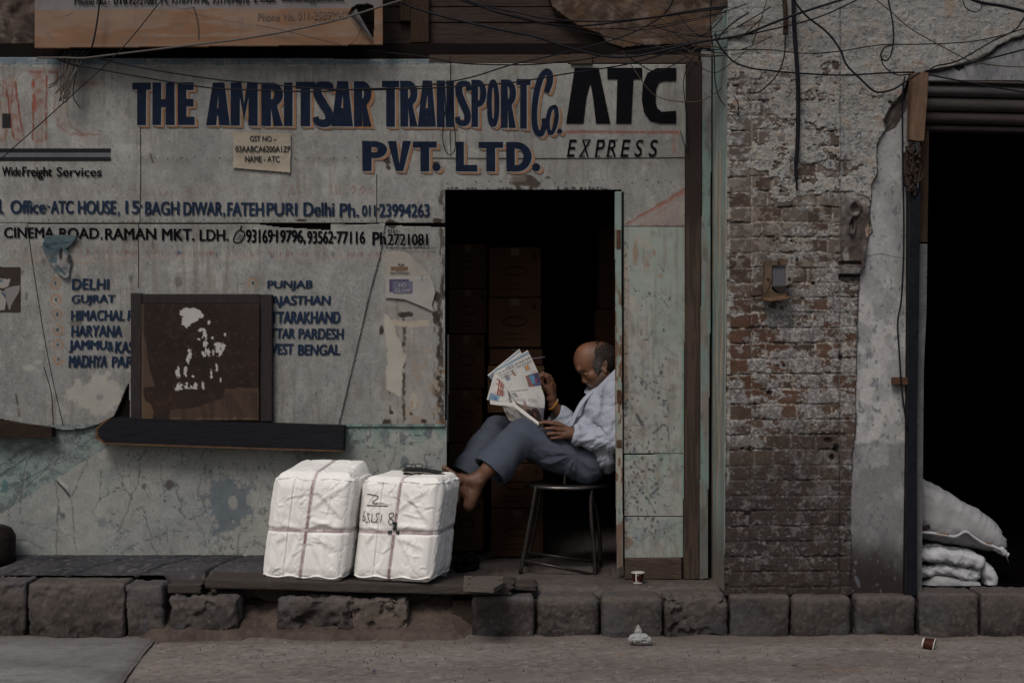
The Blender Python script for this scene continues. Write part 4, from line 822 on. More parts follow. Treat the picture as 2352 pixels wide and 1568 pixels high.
# limewash remains on the brick: broad pale patches broken up by fine flaking
lw = sst(-.02, .05, fbm(X*.026, Y*.04, 5, 7, .6)-np.interp(Y, [0, 300, 440, 520, 600, 700, 790, 900, 980, 1060, 1150, 1300], [.35, .42, .60, .58, .52, .47, .43, .42, .45, .50, .56, .60])-.09*leftc*sst(420, 520, Y)+.05*sst(1770, 1890, X)-.03*sst(1800, 1730, X)+.06*strip*sst(650, 700, Y)*sst(1010, 960, Y))
fl_ = .62*fbm(X*.035, Y*.05, 5, 1, .6)+.38*fbm(X*.13, Y*.15, 4, 2, .66); lwf = sst(.42, .50, fl_)
wash = np.array([.205, .200, .198])*(.40+.8*nb+.7*(nf-.5)+.4*(ng-.5))[..., None]
a_ = (lw*lwf*.9*(1-.5*dirt))[..., None]; B.c[:] = B.c*(1-a_)+wash*a_
B.field(lw*sst(.43, .46, fl_)*sst(.50, .47, fl_)*.5*(1-.6*dirt), (.36, .345, .315)); B.field(lw*lwf*sst(.58, .62, nf)*.55, (.34, .325, .30)); B.field(.45*lw*sst(.55, .62, ng)*(Y > 380), (.10, .085, .08))
tan = sst(.56, .60, fbm(X*.06, Y*.075, 5, 4, .66))*sst(360, 420, Y)*sst(680, 600, Y)*.8; B.field(tan*.6, (.215, .192, .162))
bump_b = bump_b+.0025*lw*lwf
# flaking plaster coat in the upper part: thin layers with crisp edges
pm = fbm(X*.020, Y*.026, 5, 3, .58)-np.interp(Y, [-40, 130, 175, 215, 250, 330, 400, 440, 470, 500], [.15, .24, .47, .49, .38, .36, .46, .53, .70, .9])-.16*leftc*sst(190, 280, Y)+.10*strip*(Y < 440)
pl = sst(0, .008, pm); n5 = fbm(X*.10, Y*.10, 5, 1, .62); n6 = fbm(X*.016, Y*.02, 4, 2)
pc = np.array([.232, .230, .222])*(.62+.5*n6+.3*(n5-.35)+.25*(ng-.5))[..., None]
pc = pc*(1-.55*sst(300, -20, Y)[..., None])+np.array([.150, .153, .152])*(.6+.7*n6)[..., None]*.55*sst(300, -20, Y)[..., None]
B.field(pl, 0); B.c[:] = B.c+pc*pl[..., None]
l1 = fbm(X*.040, Y*.045, 5, 5, .64); l2 = fbm(X*.085, Y*.09, 5, 6, .64); l3 = fbm(X*.07, Y*.08, 5, 7, .66); l4 = fbm(X*.10, Y*.11, 5, 2, .66)
lay = sst(.50, .506, l1); lay2 = sst(.53, .536, l2); topd = sst(0, 160, Y)*.6+.4
B.field(pl*lay*.45*topd, (.30, .29, .265)); B.field(pl*lay2*.5*topd, (.265, .258, .24)); B.field(pl*sst(.60, .615, l3)*.5*topd, (.25, .205, .155)); B.field(pl*sst(.61, .625, l4)*.8*sst(180, 330, Y)*sst(480, 440, Y), (.085, .092, .112)); B.field(pl*sst(.66, .67, l4)*.7, (.075, .078, .085)); B.field(pl*sst(.64, .655, l1)*.6*topd, (.20, .135, .10))
for L_, t_ in ((l1, .50), (l2, .53)): B.field(pl*sst(t_-.014, t_-.004, L_)*(L_ < t_)*.9*topd, (.070, .064, .060)); B.field(pl*sst(t_+.016, t_+.004, L_)*(L_ > t_)*.6*topd, (.36, .345, .31))  # shadow lines and highlights painted along the flake edges
edge = sst(.0, .006, pm)*sst(.022, .008, pm); B.field(edge*.55, (.34, .32, .275)); B.field(sst(-.02, -.004, pm)*(pm < 0)*.5*(Y < 480), (.05, .04, .036))  # coat edge painted with a pale rim and a shade line
Hm = bump_b*(1-.75*pl)+pl*(.007+.0022*lay+.0018*lay2+.0015*n5+.004*n6)
B.field(.5*np.clip(1-np.abs(X-1928+(nb-.5)*6)/4.5, 0, 1)*(Y < 1360)*sst(.3, .55, nf), (.07, .07, .075)); Hm -= .006*np.clip(1-np.abs(X-1929)/4, 0, 1)*sst(.3, .6, nb)+.004*np.clip(1-np.abs(X-1728)/3, 0, 1)
B.field(.35*np.clip(1-np.abs(X-1728)/2.5, 0, 1)*(Y > 60)*(Y < 520), (.30, .265, .21)); B.field(.5*np.clip(1-np.abs(X-1728)/2.2, 0, 1)*(Y > 60)*(Y < 330)*sst(.45, .55, nf), (.06, .055, .055))
# soot and mud low down
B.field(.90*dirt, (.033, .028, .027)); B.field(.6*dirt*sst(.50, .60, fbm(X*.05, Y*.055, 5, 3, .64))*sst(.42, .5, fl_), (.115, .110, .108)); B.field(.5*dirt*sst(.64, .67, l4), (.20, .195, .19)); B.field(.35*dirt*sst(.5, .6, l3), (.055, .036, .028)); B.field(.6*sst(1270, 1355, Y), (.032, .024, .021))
for (x, y, a, b) in ((1867, 650, 4, 4), (1777, 552, 3, 3), (1817, 553, 3, 3), (1830, 596, 3, 5), (1902, 1010, 10, 6), (1910, 1050, 6, 8), (1716, 1180, 9, 4), (1765, 902, 8, 6), (1786, 840, 3, 3), (1799, 840, 3, 3), (1705, 1030, 4, 3), (1930, 820, 6, 9), (1875, 210, 3, 3), (1722, 1032, 5, 6), (1919, 1030, 7, 10)):
    B.blob(x, y, a, b, (.010, .008, .008), .95, .5, .2, int(x) % 7); Hm -= .010*np.exp(-((X-x)/a)**2-((Y-y)/b)**2)
# carved fragment and broken edge
cm = sst(1926, 1930, X)*sst(1998, 1992, X+(fbm(X*0, Y*.03, 3)-.5)*14)*sst(432, 450, Y-(X-1927)*.55+(nb-.5)*16)*sst(640, 630, Y)
cn = fbm(X*.04, Y*.03, 4, 2)
B.field(cm*.95, (.060, .049, .045)); B.field(cm*.6*sst(.5, .62, cn), (.11, .098, .092)); Hm = Hm*(1-cm)+cm*(.012+.035*cn)
for (x, y, a, b) in ((1958, 480, 13, 16), (1952, 520, 8, 18)): Hm += cm*.02*np.exp(-(((np.hypot((X-x)/a, (Y-y)/b)-1)/.35)**2))
B.blob(1955, 510, 2.5, 22, (.012, .010, .010), .9, .3); B.blob(1962, 492, 9, 4, (.17, .16, .155), .7, .6); B.blob(1940, 585, 6, 15, (.22, .21, .20), .7, .6, .2, 3); B.blob(1992, 530, 7, 13, (.26, .19, .15), .7, .4, .2, 2)
for y in (604, 632, 641): B.line([(1927, y), (1975, y+2)], 7, (.02, .016, .015), .9, 2, 3); 
Hm -= .02*sst(6, 1, np.abs(Y-604))*(X > 1926)*(X < 1975)+.02*sst(6, 1, np.abs(Y-634))*(X > 1926)*(X < 1975)
B.poly([(1930, 612), (1975, 614), (1980, 620), (1968, 628), (1930, 628)], (.17, .16, .155), .7, 1, 3)
# the smooth cement coat to the right of the broken edge
EDGE = [(2500, 62), (2352, 84), (2320, 92), (2289, 110), (2270, 125), (2251, 136), (2215, 146), (2176, 158), (2120, 168), (2089, 172), (2078, 200), (2069, 220), (2046, 240), (2029, 278), (2034, 300), (2020, 318), (2014, 340), (2013, 402), (2001, 425), (1997, 498), (2005, 530), (1992, 549), (1985, 584), (1986, 612), (1975, 620), (1973, 671), (1969, 760), (1967, 840), (1965, 924), (1964, 997), (1958, 1034), (1955, 1085), (1954, 1385), (2500, 1385)]
sm_ = inpoly(X+(fbm(X*.05, Y*.05, 4, 2)-.5)*8, Y+(fbm(X*.05, Y*.05, 4, 3)-.5)*8, EDGE).astype(float)
nc = fbm(X*.02, Y*.012, 5, 4); nd = fbm(X*.07, Y*.035, 5, 5)
c_ = np.array([.265, .266, .265])*(.55+.6*nc+.35*(nd-.4)+.15*(ng-.5))[..., None]
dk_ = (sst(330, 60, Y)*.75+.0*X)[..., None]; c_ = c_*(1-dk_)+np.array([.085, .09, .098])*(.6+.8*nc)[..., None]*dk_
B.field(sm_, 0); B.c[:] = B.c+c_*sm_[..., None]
B.field(sm_*.8*sst(.44, .52, fbm(X*.022, Y*.016, 5, 6))*sst(600, 690, Y)*sst(1040, 1000, Y), (.36, .352, .338)); B.field(sm_*.55*sst(.55, .63, fbm(X*.04, Y*.03, 4, 2)), (.19, .19, .185)); B.field(sm_*.4*sst(.56, .63, fbm(X*.08, Y*.06, 4, 1)), (.262, .258, .272))
B.field(sm_*.85*sst(1012, 1022, Y+(nd-.5)*16)*(1-.6*sst(.48, .6, fbm(X*.025, Y*.02, 4, 7))), (.145, .142, .142)); B.field(sm_*.85*sst(1140, 1300, Y-(X-1960)*.55+(nc-.5)*160)*.97, (.030, .025, .024)); B.field(sm_*.85*sst(1200, 1340, Y+(nc-.5)*60), (.024, .019, .017))
B.field(sm_*.7*sst(.69, .71, fbm(X*.12, Y*.07, 4, 3)), (.10, .105, .12))
Hm = Hm*(1-sm_)+sm_*(-.012+.006*nc+.004*nd)
ew = np.clip(1-np.abs(fbm(X*.03, Y*.03, 2)-.5), 0, 1)
B.line([(1973, 585), (1998, 587), (2010, 584), (2025, 582), (2048, 588), (2060, 590), (2085, 592)], 1.8, (.05, .05, .055), .9, .8, 1.5)
B.line(EDGE[9:32], 3.5, (.035, .032, .033), .85, 1.2, 2.5, .25)
B.line(EDGE[1:10], 9, (.030, .024, .022), .9, 2, 4, .2)
wd_ = inpoly(X, Y, [(2092, 172), (2066, 225), (2046, 246), (2031, 280), (2036, 304), (2060, 292), (2090, 240), (2094, 180)]).astype(float); B.field(wd_*.9, (.085, .068, .058)); B.field(wd_*.7*sst(.45, .6, fbm((X+Y)*.12, (X-Y)*.02, 4)), (.03, .024, .022)); Hm -= wd_*.015
B.line([(2096, 174), (2084, 200), (2078, 230)], 9, (.010, .008, .008), .9, 2, 3)
B.poly([(2190, 150), (2215, 146), (2216, 156), (2203, 163), (2194, 158)], (.008, .007, .008), .95)
B.field(.5*sst(.3, .6, np.exp(-((X-2180)/14)**2-((Y-15)/30)**2)), (.22, .15, .09))
B.line([(1932, 10), (1934, 480)], 7, (.155, .16, .165), .55, 3, 3, .35); B.line([(1948, 20), (1950, 470)], 9, (.175, .18, .18), .45, 4, 3, .4)
B.line([(1675, 280), (1672, 1120)], 6, (.26, .275, .255), .6, 2, 4, .50)
def hsamp(px, py):
    i = np.clip(np.round((px-B.x0)/B.st).astype(int), 0, len(B.xs)-1); j = np.clip(np.round((py-B.y0)/B.st).astype(int), 0, len(B.ys)-1); return Hm[j, i]
pil = thing('brick_pillar', 'weathered brick pillar with flaking whitewash and plaster beside the shop front', 'pillar', pt(1795, 1362, YP+.2))
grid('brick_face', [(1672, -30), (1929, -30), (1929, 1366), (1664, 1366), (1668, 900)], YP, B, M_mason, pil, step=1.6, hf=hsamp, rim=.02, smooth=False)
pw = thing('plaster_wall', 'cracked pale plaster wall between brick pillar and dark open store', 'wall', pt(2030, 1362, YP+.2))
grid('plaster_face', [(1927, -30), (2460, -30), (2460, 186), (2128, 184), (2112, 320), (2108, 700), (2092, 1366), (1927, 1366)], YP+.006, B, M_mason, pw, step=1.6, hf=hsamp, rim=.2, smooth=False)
M_side = mat('painted_boards', attr=True, gain=1.35, rough=.7, var=.15, vs=20, bump=.2, bs=40)
# painted side of the pillar
zs = np.linspace(0, 2.95, 420); ys = np.linspace(YP-.004, .06, 60); Yg, Zg = np.meshgrid(ys, zs)
xl = 1.0655+(1.070+.016*np.clip(Zg/2.6, 0, 1)-1.0655)*np.clip((-.04-Yg)/.40, 0, 1)
nn = fbm(Yg*30, Zg*2.2, 5, 1); n7 = fbm(Yg*12, Zg*9, 4, 2)
c = np.array([.165, .215, .195])*np.ones((*Yg.shape, 1))
a = (sst(.44, .56, nn)*sst(2.35, 2.1, Zg))[..., None]*.85; c = c*(1-a)+np.array([.30, .235, .175])*a
a = (sst(.5, .6, fbm(Yg*40, Zg*3, 4, 3)))[..., None]*.6; c = c*(1-a)+np.array([.13, .12, .11])*a
a = sst(YP+.05, YP+.0, Yg+(n7-.5)*.06)[..., None]*.9; c = c*(1-a)+np.array([.30, .35, .31])*a
a = (sst(.5, .1, Zg)*.75)[..., None]; c = c*(1-a)+np.array([.085, .07, .062])*a
v = np.stack([xl-.004*n7, Yg, Zg], -1).reshape(-1, 3); ny, nx = Yg.shape; I = np.arange(nx*ny).reshape(ny, nx)
q = np.stack([I[:-1, :-1], I[1:, :-1], I[1:, 1:], I[:-1, 1:]], -1).reshape(-1, 4)
obj('painted_side', v, q, M_side, pil, smooth=True, col=c.reshape(-1, 3), label='peeling green painted left side')
pb = MB(); pb.box(1.1, 1.62, YP+.03, .3, -.01, 2.95); pb.obj('pillar_core', M_void, pil)
# rail, jamb and clamp of the store opening
rr = thing('rolling_shutter', 'half rolled brown metal shutter over the dark store opening', 'shutter', pt(2240, 320, -.4))
for i, (a, b, cc) in enumerate(((181, 191, 1), (193, 221, 2), (223, 254, 3), (256, 284, 4), (286, 306, 5))):
    m = MB(); x0 = 2130; pr = []
    for j in range(9):
        t = j/8; pr.append((a+(b-a)*t, -.40-.028*math.sin(math.pi*t)**.7+i*.012))
    V_ = []; F_ = []
    for k, xx in enumerate((2118, 2240, 2370, 2500)):
        for (yy, dd) in pr: V_.append(pt(xx, yy+.022*(xx-2130), dd))
    for k in range(3):
        for j in range(8): F_.append((k*9+j, k*9+j+1, (k+1)*9+j+1, (k+1)*9+j))
    obj('slat', V_, F_, mat('slat_metal', [(.085, .072, .066), (.075, .072, .072), (.062, .054, .05), (.048, .038, .034), (.018, .014, .013)][i], rough=.6, var=.4, vs=5, bump=.2, bs=18, stretch=(1, 1, 6)), rr, smooth=True)
gr = thing('guide_rail', 'dark blue steel channel standing at the edge of the plaster wall', 'rail', pt(2098, 1364, YP-.03))
def strip(name, L, y0, y1, m, par, **k):
    return MB().ppoly([(a, b) for a, b, c in L]+[(c, b) for a, b, c in L[::-1]], y0, y1).obj(name, m, par, **k)
strip('channel', [(2094, 432, 2114), (2090, 700, 2111), (2087, 1000, 2106), (2083, 1366, 2107)], YP-.035, YP+.03, M_bluerail, gr)
strip('channel_lip', [(2086, 432, 2093), (2085.5, 700, 2089.5), (2083, 1000, 2086.5), (2078, 1366, 2082.5)], YP-.028, YP+.02, mat('blue_black_steel', (.02, .019, .022), var=.4), gr)
MB().pbox(2050, 866, 2086, 884, YP-.03, YP, .003).obj('clamp', M_rust, gr)
sj = thing('store_jamb', 'thin grey plaster jamb along the edge of the dark store opening', 'jamb', pt(2118, 1364, YP+.05))
strip('jamb_face', [(2113, 560, 2130), (2110, 720, 2128), (2108, 800, 2124), (2106.5, 850, 2122), (2106, 1364, 2117)], YP+.02, YP+.14, mat('jamb_plaster', (.135, .135, .14), rough=.95, var=.35, vs=12, bump=.4), sj)
strip('jamb_head', [(2114, 300, 2134), (2114, 440, 2132), (2113, 556, 2130)], YP+.03, YP+.14, M_dkwood_v, sj)
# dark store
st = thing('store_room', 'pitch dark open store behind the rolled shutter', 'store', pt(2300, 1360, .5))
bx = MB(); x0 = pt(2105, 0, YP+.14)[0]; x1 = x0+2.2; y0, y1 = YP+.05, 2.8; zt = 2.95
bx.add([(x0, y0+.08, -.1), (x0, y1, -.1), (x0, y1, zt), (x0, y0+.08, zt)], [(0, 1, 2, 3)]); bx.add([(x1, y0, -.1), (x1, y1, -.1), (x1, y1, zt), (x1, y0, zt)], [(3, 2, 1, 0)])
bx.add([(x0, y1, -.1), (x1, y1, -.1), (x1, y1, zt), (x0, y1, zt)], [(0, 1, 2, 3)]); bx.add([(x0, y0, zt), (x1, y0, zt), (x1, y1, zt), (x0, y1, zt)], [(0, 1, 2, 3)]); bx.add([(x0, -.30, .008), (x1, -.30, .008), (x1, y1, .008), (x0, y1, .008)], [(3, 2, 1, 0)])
MV2 = mat('black_store_wall', (.004, .0032, .003), rough=1, var=.2, bump=0, spec=0)  # black base holds the store's unlit darkness in its colour
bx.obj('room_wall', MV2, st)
# short timber and charred junction on the plaster wall
tb = thing('timber_stub', 'short worn brown timber fixed upright at the shutter corner', 'timber', pt(2112, 325, YP-.07))
MB().ppoly([(2097, 166), (2133, 167), (2131, 210), (2122, 323), (2106, 324), (2090, 320), (2092, 250)], YP-.075, YP-.01).obj('timber', mat('worn_timber', (.16, .10, .065), rough=.75, var=.45, vs=9, bump=.4, bs=20, stretch=(9, 3, 1)), tb)
for (x, y) in ((2102, 175), (2118, 313)): pass
cj = MB(); rs = np.random.RandomState(8)
for i in range(26):
    x, y = 2098+rs.normal(0, 8), 385+rs.normal(0, 24); p = [pt(x+rs.uniform(-12, 12), y+rs.uniform(-20, 20), YP-.03-rs.uniform(0, .05)) for k in range(4)]; cj.tube(crom(p, 4), .003+rs.rand()*.005, 5)
cj.ppoly([(2078, 350), (2096, 340), (2110, 355), (2116, 380), (2112, 415), (2096, 432), (2080, 425), (2076, 385)], YP-.05, YP-.01)
cj.obj('charred_junction', mat('charred', (.05, .035, .028), rough=.9, var=.9, vs=60, bump=.6), None, label='charred tangle of wires below the short brown timber', cat='wires', kind=None)
# meter frame
mf = thing('meter_frame', 'broken rusty electric meter frame with grey panel on the brick pillar', 'meter frame', pt(1786, 688, YP-.05))
M_mf = mat('rusted_tan', (.125, .085, .055), rough=.7, var=.55, vs=14, bump=.3)
fr = MB(); fr.ppoly([(1758, 600), (1806, 597), (1808, 608), (1773, 609), (1773, 640), (1754, 688), (1753, 660), (1756, 640), (1756, 618)], YP-.075, YP-.03); fr.ppoly([(1773, 641), (1773, 664), (1782, 672), (1800, 673), (1812, 670), (1805, 683), (1755, 686)], YP-.07, YP-.03)
fr.obj('frame', M_mf, mf)
MB().ppoly([(1807, 608), (1814, 622), (1820, 645), (1818, 650), (1805, 656), (1805, 611)], YP-.072, YP-.05).obj('torn_plate', mat('bare_plate', (.24, .22, .20), rough=.6, var=.25, vs=20), mf)
MB().ppoly([(1774, 611), (1805, 611), (1805, 657), (1774, 657)], YP-.06, YP-.03).obj('grey_panel', mat('grey_panel', (.12, .12, .135), rough=.5, var=.12), mf)
MB().ppoly([(1753, 684), (1795, 680), (1822, 681), (1800, 688), (1770, 691), (1754, 689)], YP-.11, YP-.04).obj('shelf', mat('rust_orange', (.19, .115, .065), rough=.7, var=.4, vs=25), mf)
M_sk = mat('screw_dark', (.05, .04, .035), rough=.5, var=.3, metal=.5)
for x, y in ((1764, 641), (1813, 640), (1789, 603), (1789, 661), (1810, 674)): MB().lathe([(0, -.006), (.007, -.005), (.008, .002), (0, .003)], pt(x, y, YP-.075), 10, (0, 1, 0)).obj('screw', M_sk, mf)
MB().ppoly([(1775, 657), (1805, 656), (1804, 668), (1790, 671), (1780, 664)], YP-.08, YP-.06).obj('terminal_block', M_sk, mf)

# ================================================================= orange sign board
sg = thing('sign_board', 'faded orange and grey hanging sign board with a torn hole at its corner', 'sign', pt(478, 105, -.16))
G = Canvas(60, -260, 890, 115, 1.6); X, Y = G.X, G.Y
G.c[:] = np.array([.19, .175, .172]); og = (Y > 24-(X-80)*.006); G.field(og*1.0, (.235, .118, .058)); G.c *= (.80+.35*fbm(X*.01, Y*.02, 4, 1)+.12*(fbm(X*.06, Y*.06, 4)-.5))[..., None]
G.field(og*.45*sst(.48, .62, fbm(X*.008, Y*.05, 4, 5))*(Y < 85), (.26, .205, .17)); G.field(.5*sst(.62, .7, fbm(X*.05, Y*.04, 4, 2)), (.17, .12, .09)); G.line([(80, 104), (878, 102)], 4, (.22, .15, .10), .6, 2, 1); G.line([(386, 12), (420, 24), (470, 40), (560, 55)], 1.6, (.08, .06, .05), .8, .8, 1)
G.line([(445, 17), (452, 40), (457, 68), (457, 92)], 3.5, (.012, .010, .010), .95, 1, 1); G.line([(422, 22), (446, 18)], 2, (.012, .01, .01), .9, .8); G.line([(150, 36), (158, 35), (167, 30)], 2, (.05, .05, .07), .9, .7)
HOLE = [(800, 33), (808, 18), (820, 11), (845, 9), (858, 13), (860, 25), (859, 70), (857, 92), (845, 75), (830, 55), (815, 30)]
ring = [(78, -260), (878, -260), (879, 103), (80, 111)]
def cut(outer, hole):      # one outline with the hole joined by a slit
    i = 7; return outer[:2]+[(879, 92)]+[hole[(i-k) % len(hole)] for k in range(len(hole)+1)]+[(879, 92.5)]+outer[2:]
grid('board', cut(ring, HOLE), -.16, G, mat('sign_sheet', attr=True, rough=.55, var=.1, bump=.12, bs=12, spec=.3), sg, step=1.6, hf=lambda a, b: (fbm(a*.01, b*.02, 3, 2)-.5)*.006, rim=.02)
fl = []; 
for i in range(9):
    t = i/8; a = np.array([800+t*57, 33+t*60]); b = a+np.array([16*(1-t)+2, -17*(1-t)*.2-9*(1-t)])
    fl += [pt(a[0], a[1], -.165), pt((a[0]+b[0])/2, (a[1]+b[1])/2+2, -.215), pt(b[0], b[1], -.205)]
F_ = []
for i in range(8): F_ += [(3*i, 3*i+1, 3*i+4, 3*i+3), (3*i+1, 3*i+2, 3*i+5, 3*i+4)]
obj('torn_flap', fl, F_, mat('sheet_back', (.13, .125, .13), rough=.5, var=.25, vs=15), sg, smooth=True)
sf = MB(); sf.pbox(60, -262, 898, -255, -.14, -.1).obj('frame', M_dkwood, sg)
for x in (82, 300, 560, 862): MB().pbox(x, -254, x+12, 103 if x > 800 else 108, -.139, -.115).obj('frame', M_dkwood, sg)
MG = mat('ghost_print', (.20, .15, .122), rough=.6, var=.2, bump=0)
lettering('lettering', words([('Phone', 171, -9, 216, 12), ('No.-', 222, -9, 252, 11), ('0161', 261, -10, 300, 11), ('-', 301, 0, 305, 3), ('2721081', 305, -10, 358, 11), ('M:', 370, -11, 387, 10), ('9316919796,', 392, -12, 480, 12), ('9317094616', 487, -13, 572, 9), ('E-mail:', 584, -15, 634, 6), ('ludhiana@atcls.net', 647, -16, 790, 9)], .012, 0, 0, .2), -.167, M_ink, sg, label='dark printed line of telephone numbers cut by the top edge')
lettering('lettering', words([('Phone', 592, 29, 642, 47), ('No.', 652, 29, 678, 46), ('011-25892047', 683, 24, 800, 44)], .006, 0, 0, .3), -.1662, MG, sg, label='ghostly faded print on the orange band')
# ================================================================= kerb, planks, earth
def cubegrid(nx, ny, nz):
    """welded surface grid of a cube [-1,1]^3"""
    V = []; F = []; n = [nx, ny, nz]; off = 0
    for ax in range(3):
        o = [a for a in range(3) if a != ax]
        for sg in (-1, 1):
            u = np.linspace(-1, 1, n[o[0]]+1); w_ = np.linspace(-1, 1, n[o[1]]+1); U, W = np.meshgrid(u, w_, indexing='ij')
            p = np.zeros((*U.shape, 3)); p[..., ax] = sg; p[..., o[0]] = U; p[..., o[1]] = W
            I = np.arange(U.size).reshape(U.shape)+off; q = np.stack([I[:-1, :-1], I[1:, :-1], I[1:, 1:], I[:-1, 1:]], -1).reshape(-1, 4)
            if (sg > 0) == (ax == 1): q = q[:, ::-1]
            V.append(p.reshape(-1, 3)); F.append(q); off += U.size
    V = np.vstack(V); F = np.vstack(F)
    k, inv = np.unique(np.round(V*10000).astype(np.int64), axis=0, return_inverse=True)
    return k/10000.0, inv.reshape(-1)[F]
def rbox(c, half, r):
    """cube point -> rounded box"""
    half = np.asarray(half, float); p = c*half; inn = np.clip(p, -(half-r), half-r); d = p-inn; l = np.linalg.norm(d, axis=-1, keepdims=True)
    return inn+d/np.maximum(l, 1e-9)*np.minimum(r, l)
def stone(name, x0, x1, pt_, pb_, yf, dep, label, seed, top_z=None, rough=1.0, group='kerb stones along the footway', r=.022, col=(.054, .046, .043), slant=0, irr=0):
    x0 -= 1.5; x1 += 1.5
    a = pt(x0, pt_, yf); b = pt(x1, pb_, yf); hx = (b[0]-a[0])/2; hz = (a[2]-b[2])/2+.05
    c, f = cubegrid(max(12, int(hx*2/.0065)), 24, 44); p = rbox(c, (hx, dep/2, hz), r)
    rs = np.random.RandomState(seed)
    p[:, 0] += p[:, 2]*slant
    n_ = vnormals(p, f); w0 = p+seed*3.1
    d = (fbm3(w0*6, 3, 1)-.5)*.014*rough+(fbm3(w0*24, 4, 2)-.5)*(.004+.012*max(0, rough-.9))-.014*(rough-.5)*sst(.58, .64, fbm3(w0*17, 4, 5))-.0025*sst(.62, .67, fbm3(w0*40, 3, 4))+(fbm3(w0*90, 2, 3)-.5)*.003
    if irr: d -= irr*sst(.5, .7, fbm3(w0*9, 3, 4))
    p = p+n_*(d-.004)[:, None]
    p += np.array([(a[0]+b[0])/2, yf+dep/2+.005, a[2]-hz])
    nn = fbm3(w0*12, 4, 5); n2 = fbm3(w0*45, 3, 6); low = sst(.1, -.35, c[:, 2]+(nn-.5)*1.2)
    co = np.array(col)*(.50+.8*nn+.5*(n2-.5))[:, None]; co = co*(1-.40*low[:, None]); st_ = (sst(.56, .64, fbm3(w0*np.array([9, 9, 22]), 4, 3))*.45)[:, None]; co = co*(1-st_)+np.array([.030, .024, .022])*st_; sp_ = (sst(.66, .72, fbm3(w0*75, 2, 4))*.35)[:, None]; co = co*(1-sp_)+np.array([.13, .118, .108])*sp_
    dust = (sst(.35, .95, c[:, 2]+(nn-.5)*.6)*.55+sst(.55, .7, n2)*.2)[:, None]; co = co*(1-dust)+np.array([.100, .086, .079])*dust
    blu = (sst(.55, .65, fbm3(w0*6, 3, 7))*.4)[:, None]; co = co*(1-blu)+np.array([.068, .067, .075])*blu
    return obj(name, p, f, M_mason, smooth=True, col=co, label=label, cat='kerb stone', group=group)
K = -.52
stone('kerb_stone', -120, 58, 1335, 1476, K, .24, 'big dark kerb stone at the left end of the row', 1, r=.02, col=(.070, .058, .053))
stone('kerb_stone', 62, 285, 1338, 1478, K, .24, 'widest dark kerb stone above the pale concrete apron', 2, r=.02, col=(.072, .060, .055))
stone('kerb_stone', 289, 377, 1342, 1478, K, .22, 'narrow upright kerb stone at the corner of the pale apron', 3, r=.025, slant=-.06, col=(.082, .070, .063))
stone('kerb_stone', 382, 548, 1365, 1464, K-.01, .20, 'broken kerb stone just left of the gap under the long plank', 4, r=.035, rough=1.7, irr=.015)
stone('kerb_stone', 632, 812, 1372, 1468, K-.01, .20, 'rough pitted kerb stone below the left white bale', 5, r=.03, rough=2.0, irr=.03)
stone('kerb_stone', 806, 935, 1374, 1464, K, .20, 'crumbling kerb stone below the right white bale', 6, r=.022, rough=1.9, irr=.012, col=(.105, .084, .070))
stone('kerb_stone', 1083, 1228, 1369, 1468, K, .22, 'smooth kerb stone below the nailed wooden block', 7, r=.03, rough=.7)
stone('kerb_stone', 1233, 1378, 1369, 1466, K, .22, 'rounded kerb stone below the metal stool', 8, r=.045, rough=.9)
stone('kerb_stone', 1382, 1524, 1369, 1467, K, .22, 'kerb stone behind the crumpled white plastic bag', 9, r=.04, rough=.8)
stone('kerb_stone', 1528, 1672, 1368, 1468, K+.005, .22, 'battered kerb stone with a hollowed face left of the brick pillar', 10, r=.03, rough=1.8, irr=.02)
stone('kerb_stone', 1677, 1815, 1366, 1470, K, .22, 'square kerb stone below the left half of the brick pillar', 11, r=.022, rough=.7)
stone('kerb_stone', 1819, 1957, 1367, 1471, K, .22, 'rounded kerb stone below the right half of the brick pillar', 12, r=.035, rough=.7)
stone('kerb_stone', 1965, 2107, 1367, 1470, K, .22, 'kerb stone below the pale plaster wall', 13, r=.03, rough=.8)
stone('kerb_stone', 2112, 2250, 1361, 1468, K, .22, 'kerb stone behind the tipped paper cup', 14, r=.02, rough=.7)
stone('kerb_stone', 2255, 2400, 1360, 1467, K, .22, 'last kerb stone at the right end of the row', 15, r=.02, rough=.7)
def bank():
    xs = np.linspace(-1.9, -.18, 260); ys = np.linspace(-.60, -.22, 90); X, Y = np.meshgrid(xs, ys)
    t = sst(-.60, -.26, Y); Z = -.240+.05*sst(-.60, -.54, Y+(fbm(X*7, Y*0, 3, 6)-.5)*.06)*sst(-1.9, -1.78, X)*sst(-.18, -.30, X)+t*.15*(.55+.6*fbm(X*5, Y*5, 4, 1))+(fbm(X*22, Y*22, 4, 2)-.5)*.035*t+(fbm(X*70, Y*70, 2, 3)-.5)*.008
    c = np.array([.078, .059, .050])*(.45+.8*fbm(X*9, Y*9, 4, 4)+.4*(fbm(X*50, Y*50, 2, 5)-.5))[..., None]
    v = np.stack([X, Y, Z], -1).reshape(-1, 3); ny, nx = X.shape; I = np.arange(nx*ny).reshape(ny, nx)
    obj('earth', v, np.stack([I[:-1, :-1], I[:-1, 1:], I[1:, 1:], I[1:, :-1]], -1).reshape(-1, 4), M_mason, smooth=True, col=c.reshape(-1, 3), kind='structure')
bank()
fillr = MB(); fillr.box(-9, 9, -.29, -.20, -.3, -.065); fillr.box(-9, -1.82, -.42, -.29, -.3, .02); fillr.box(-.30, 9, -.42, -.29, -.3, -.045)
fillr.obj('ground', mat('packed_earth', (.05, .038, .03), rough=1, var=.4, bump=.4), kind='structure')

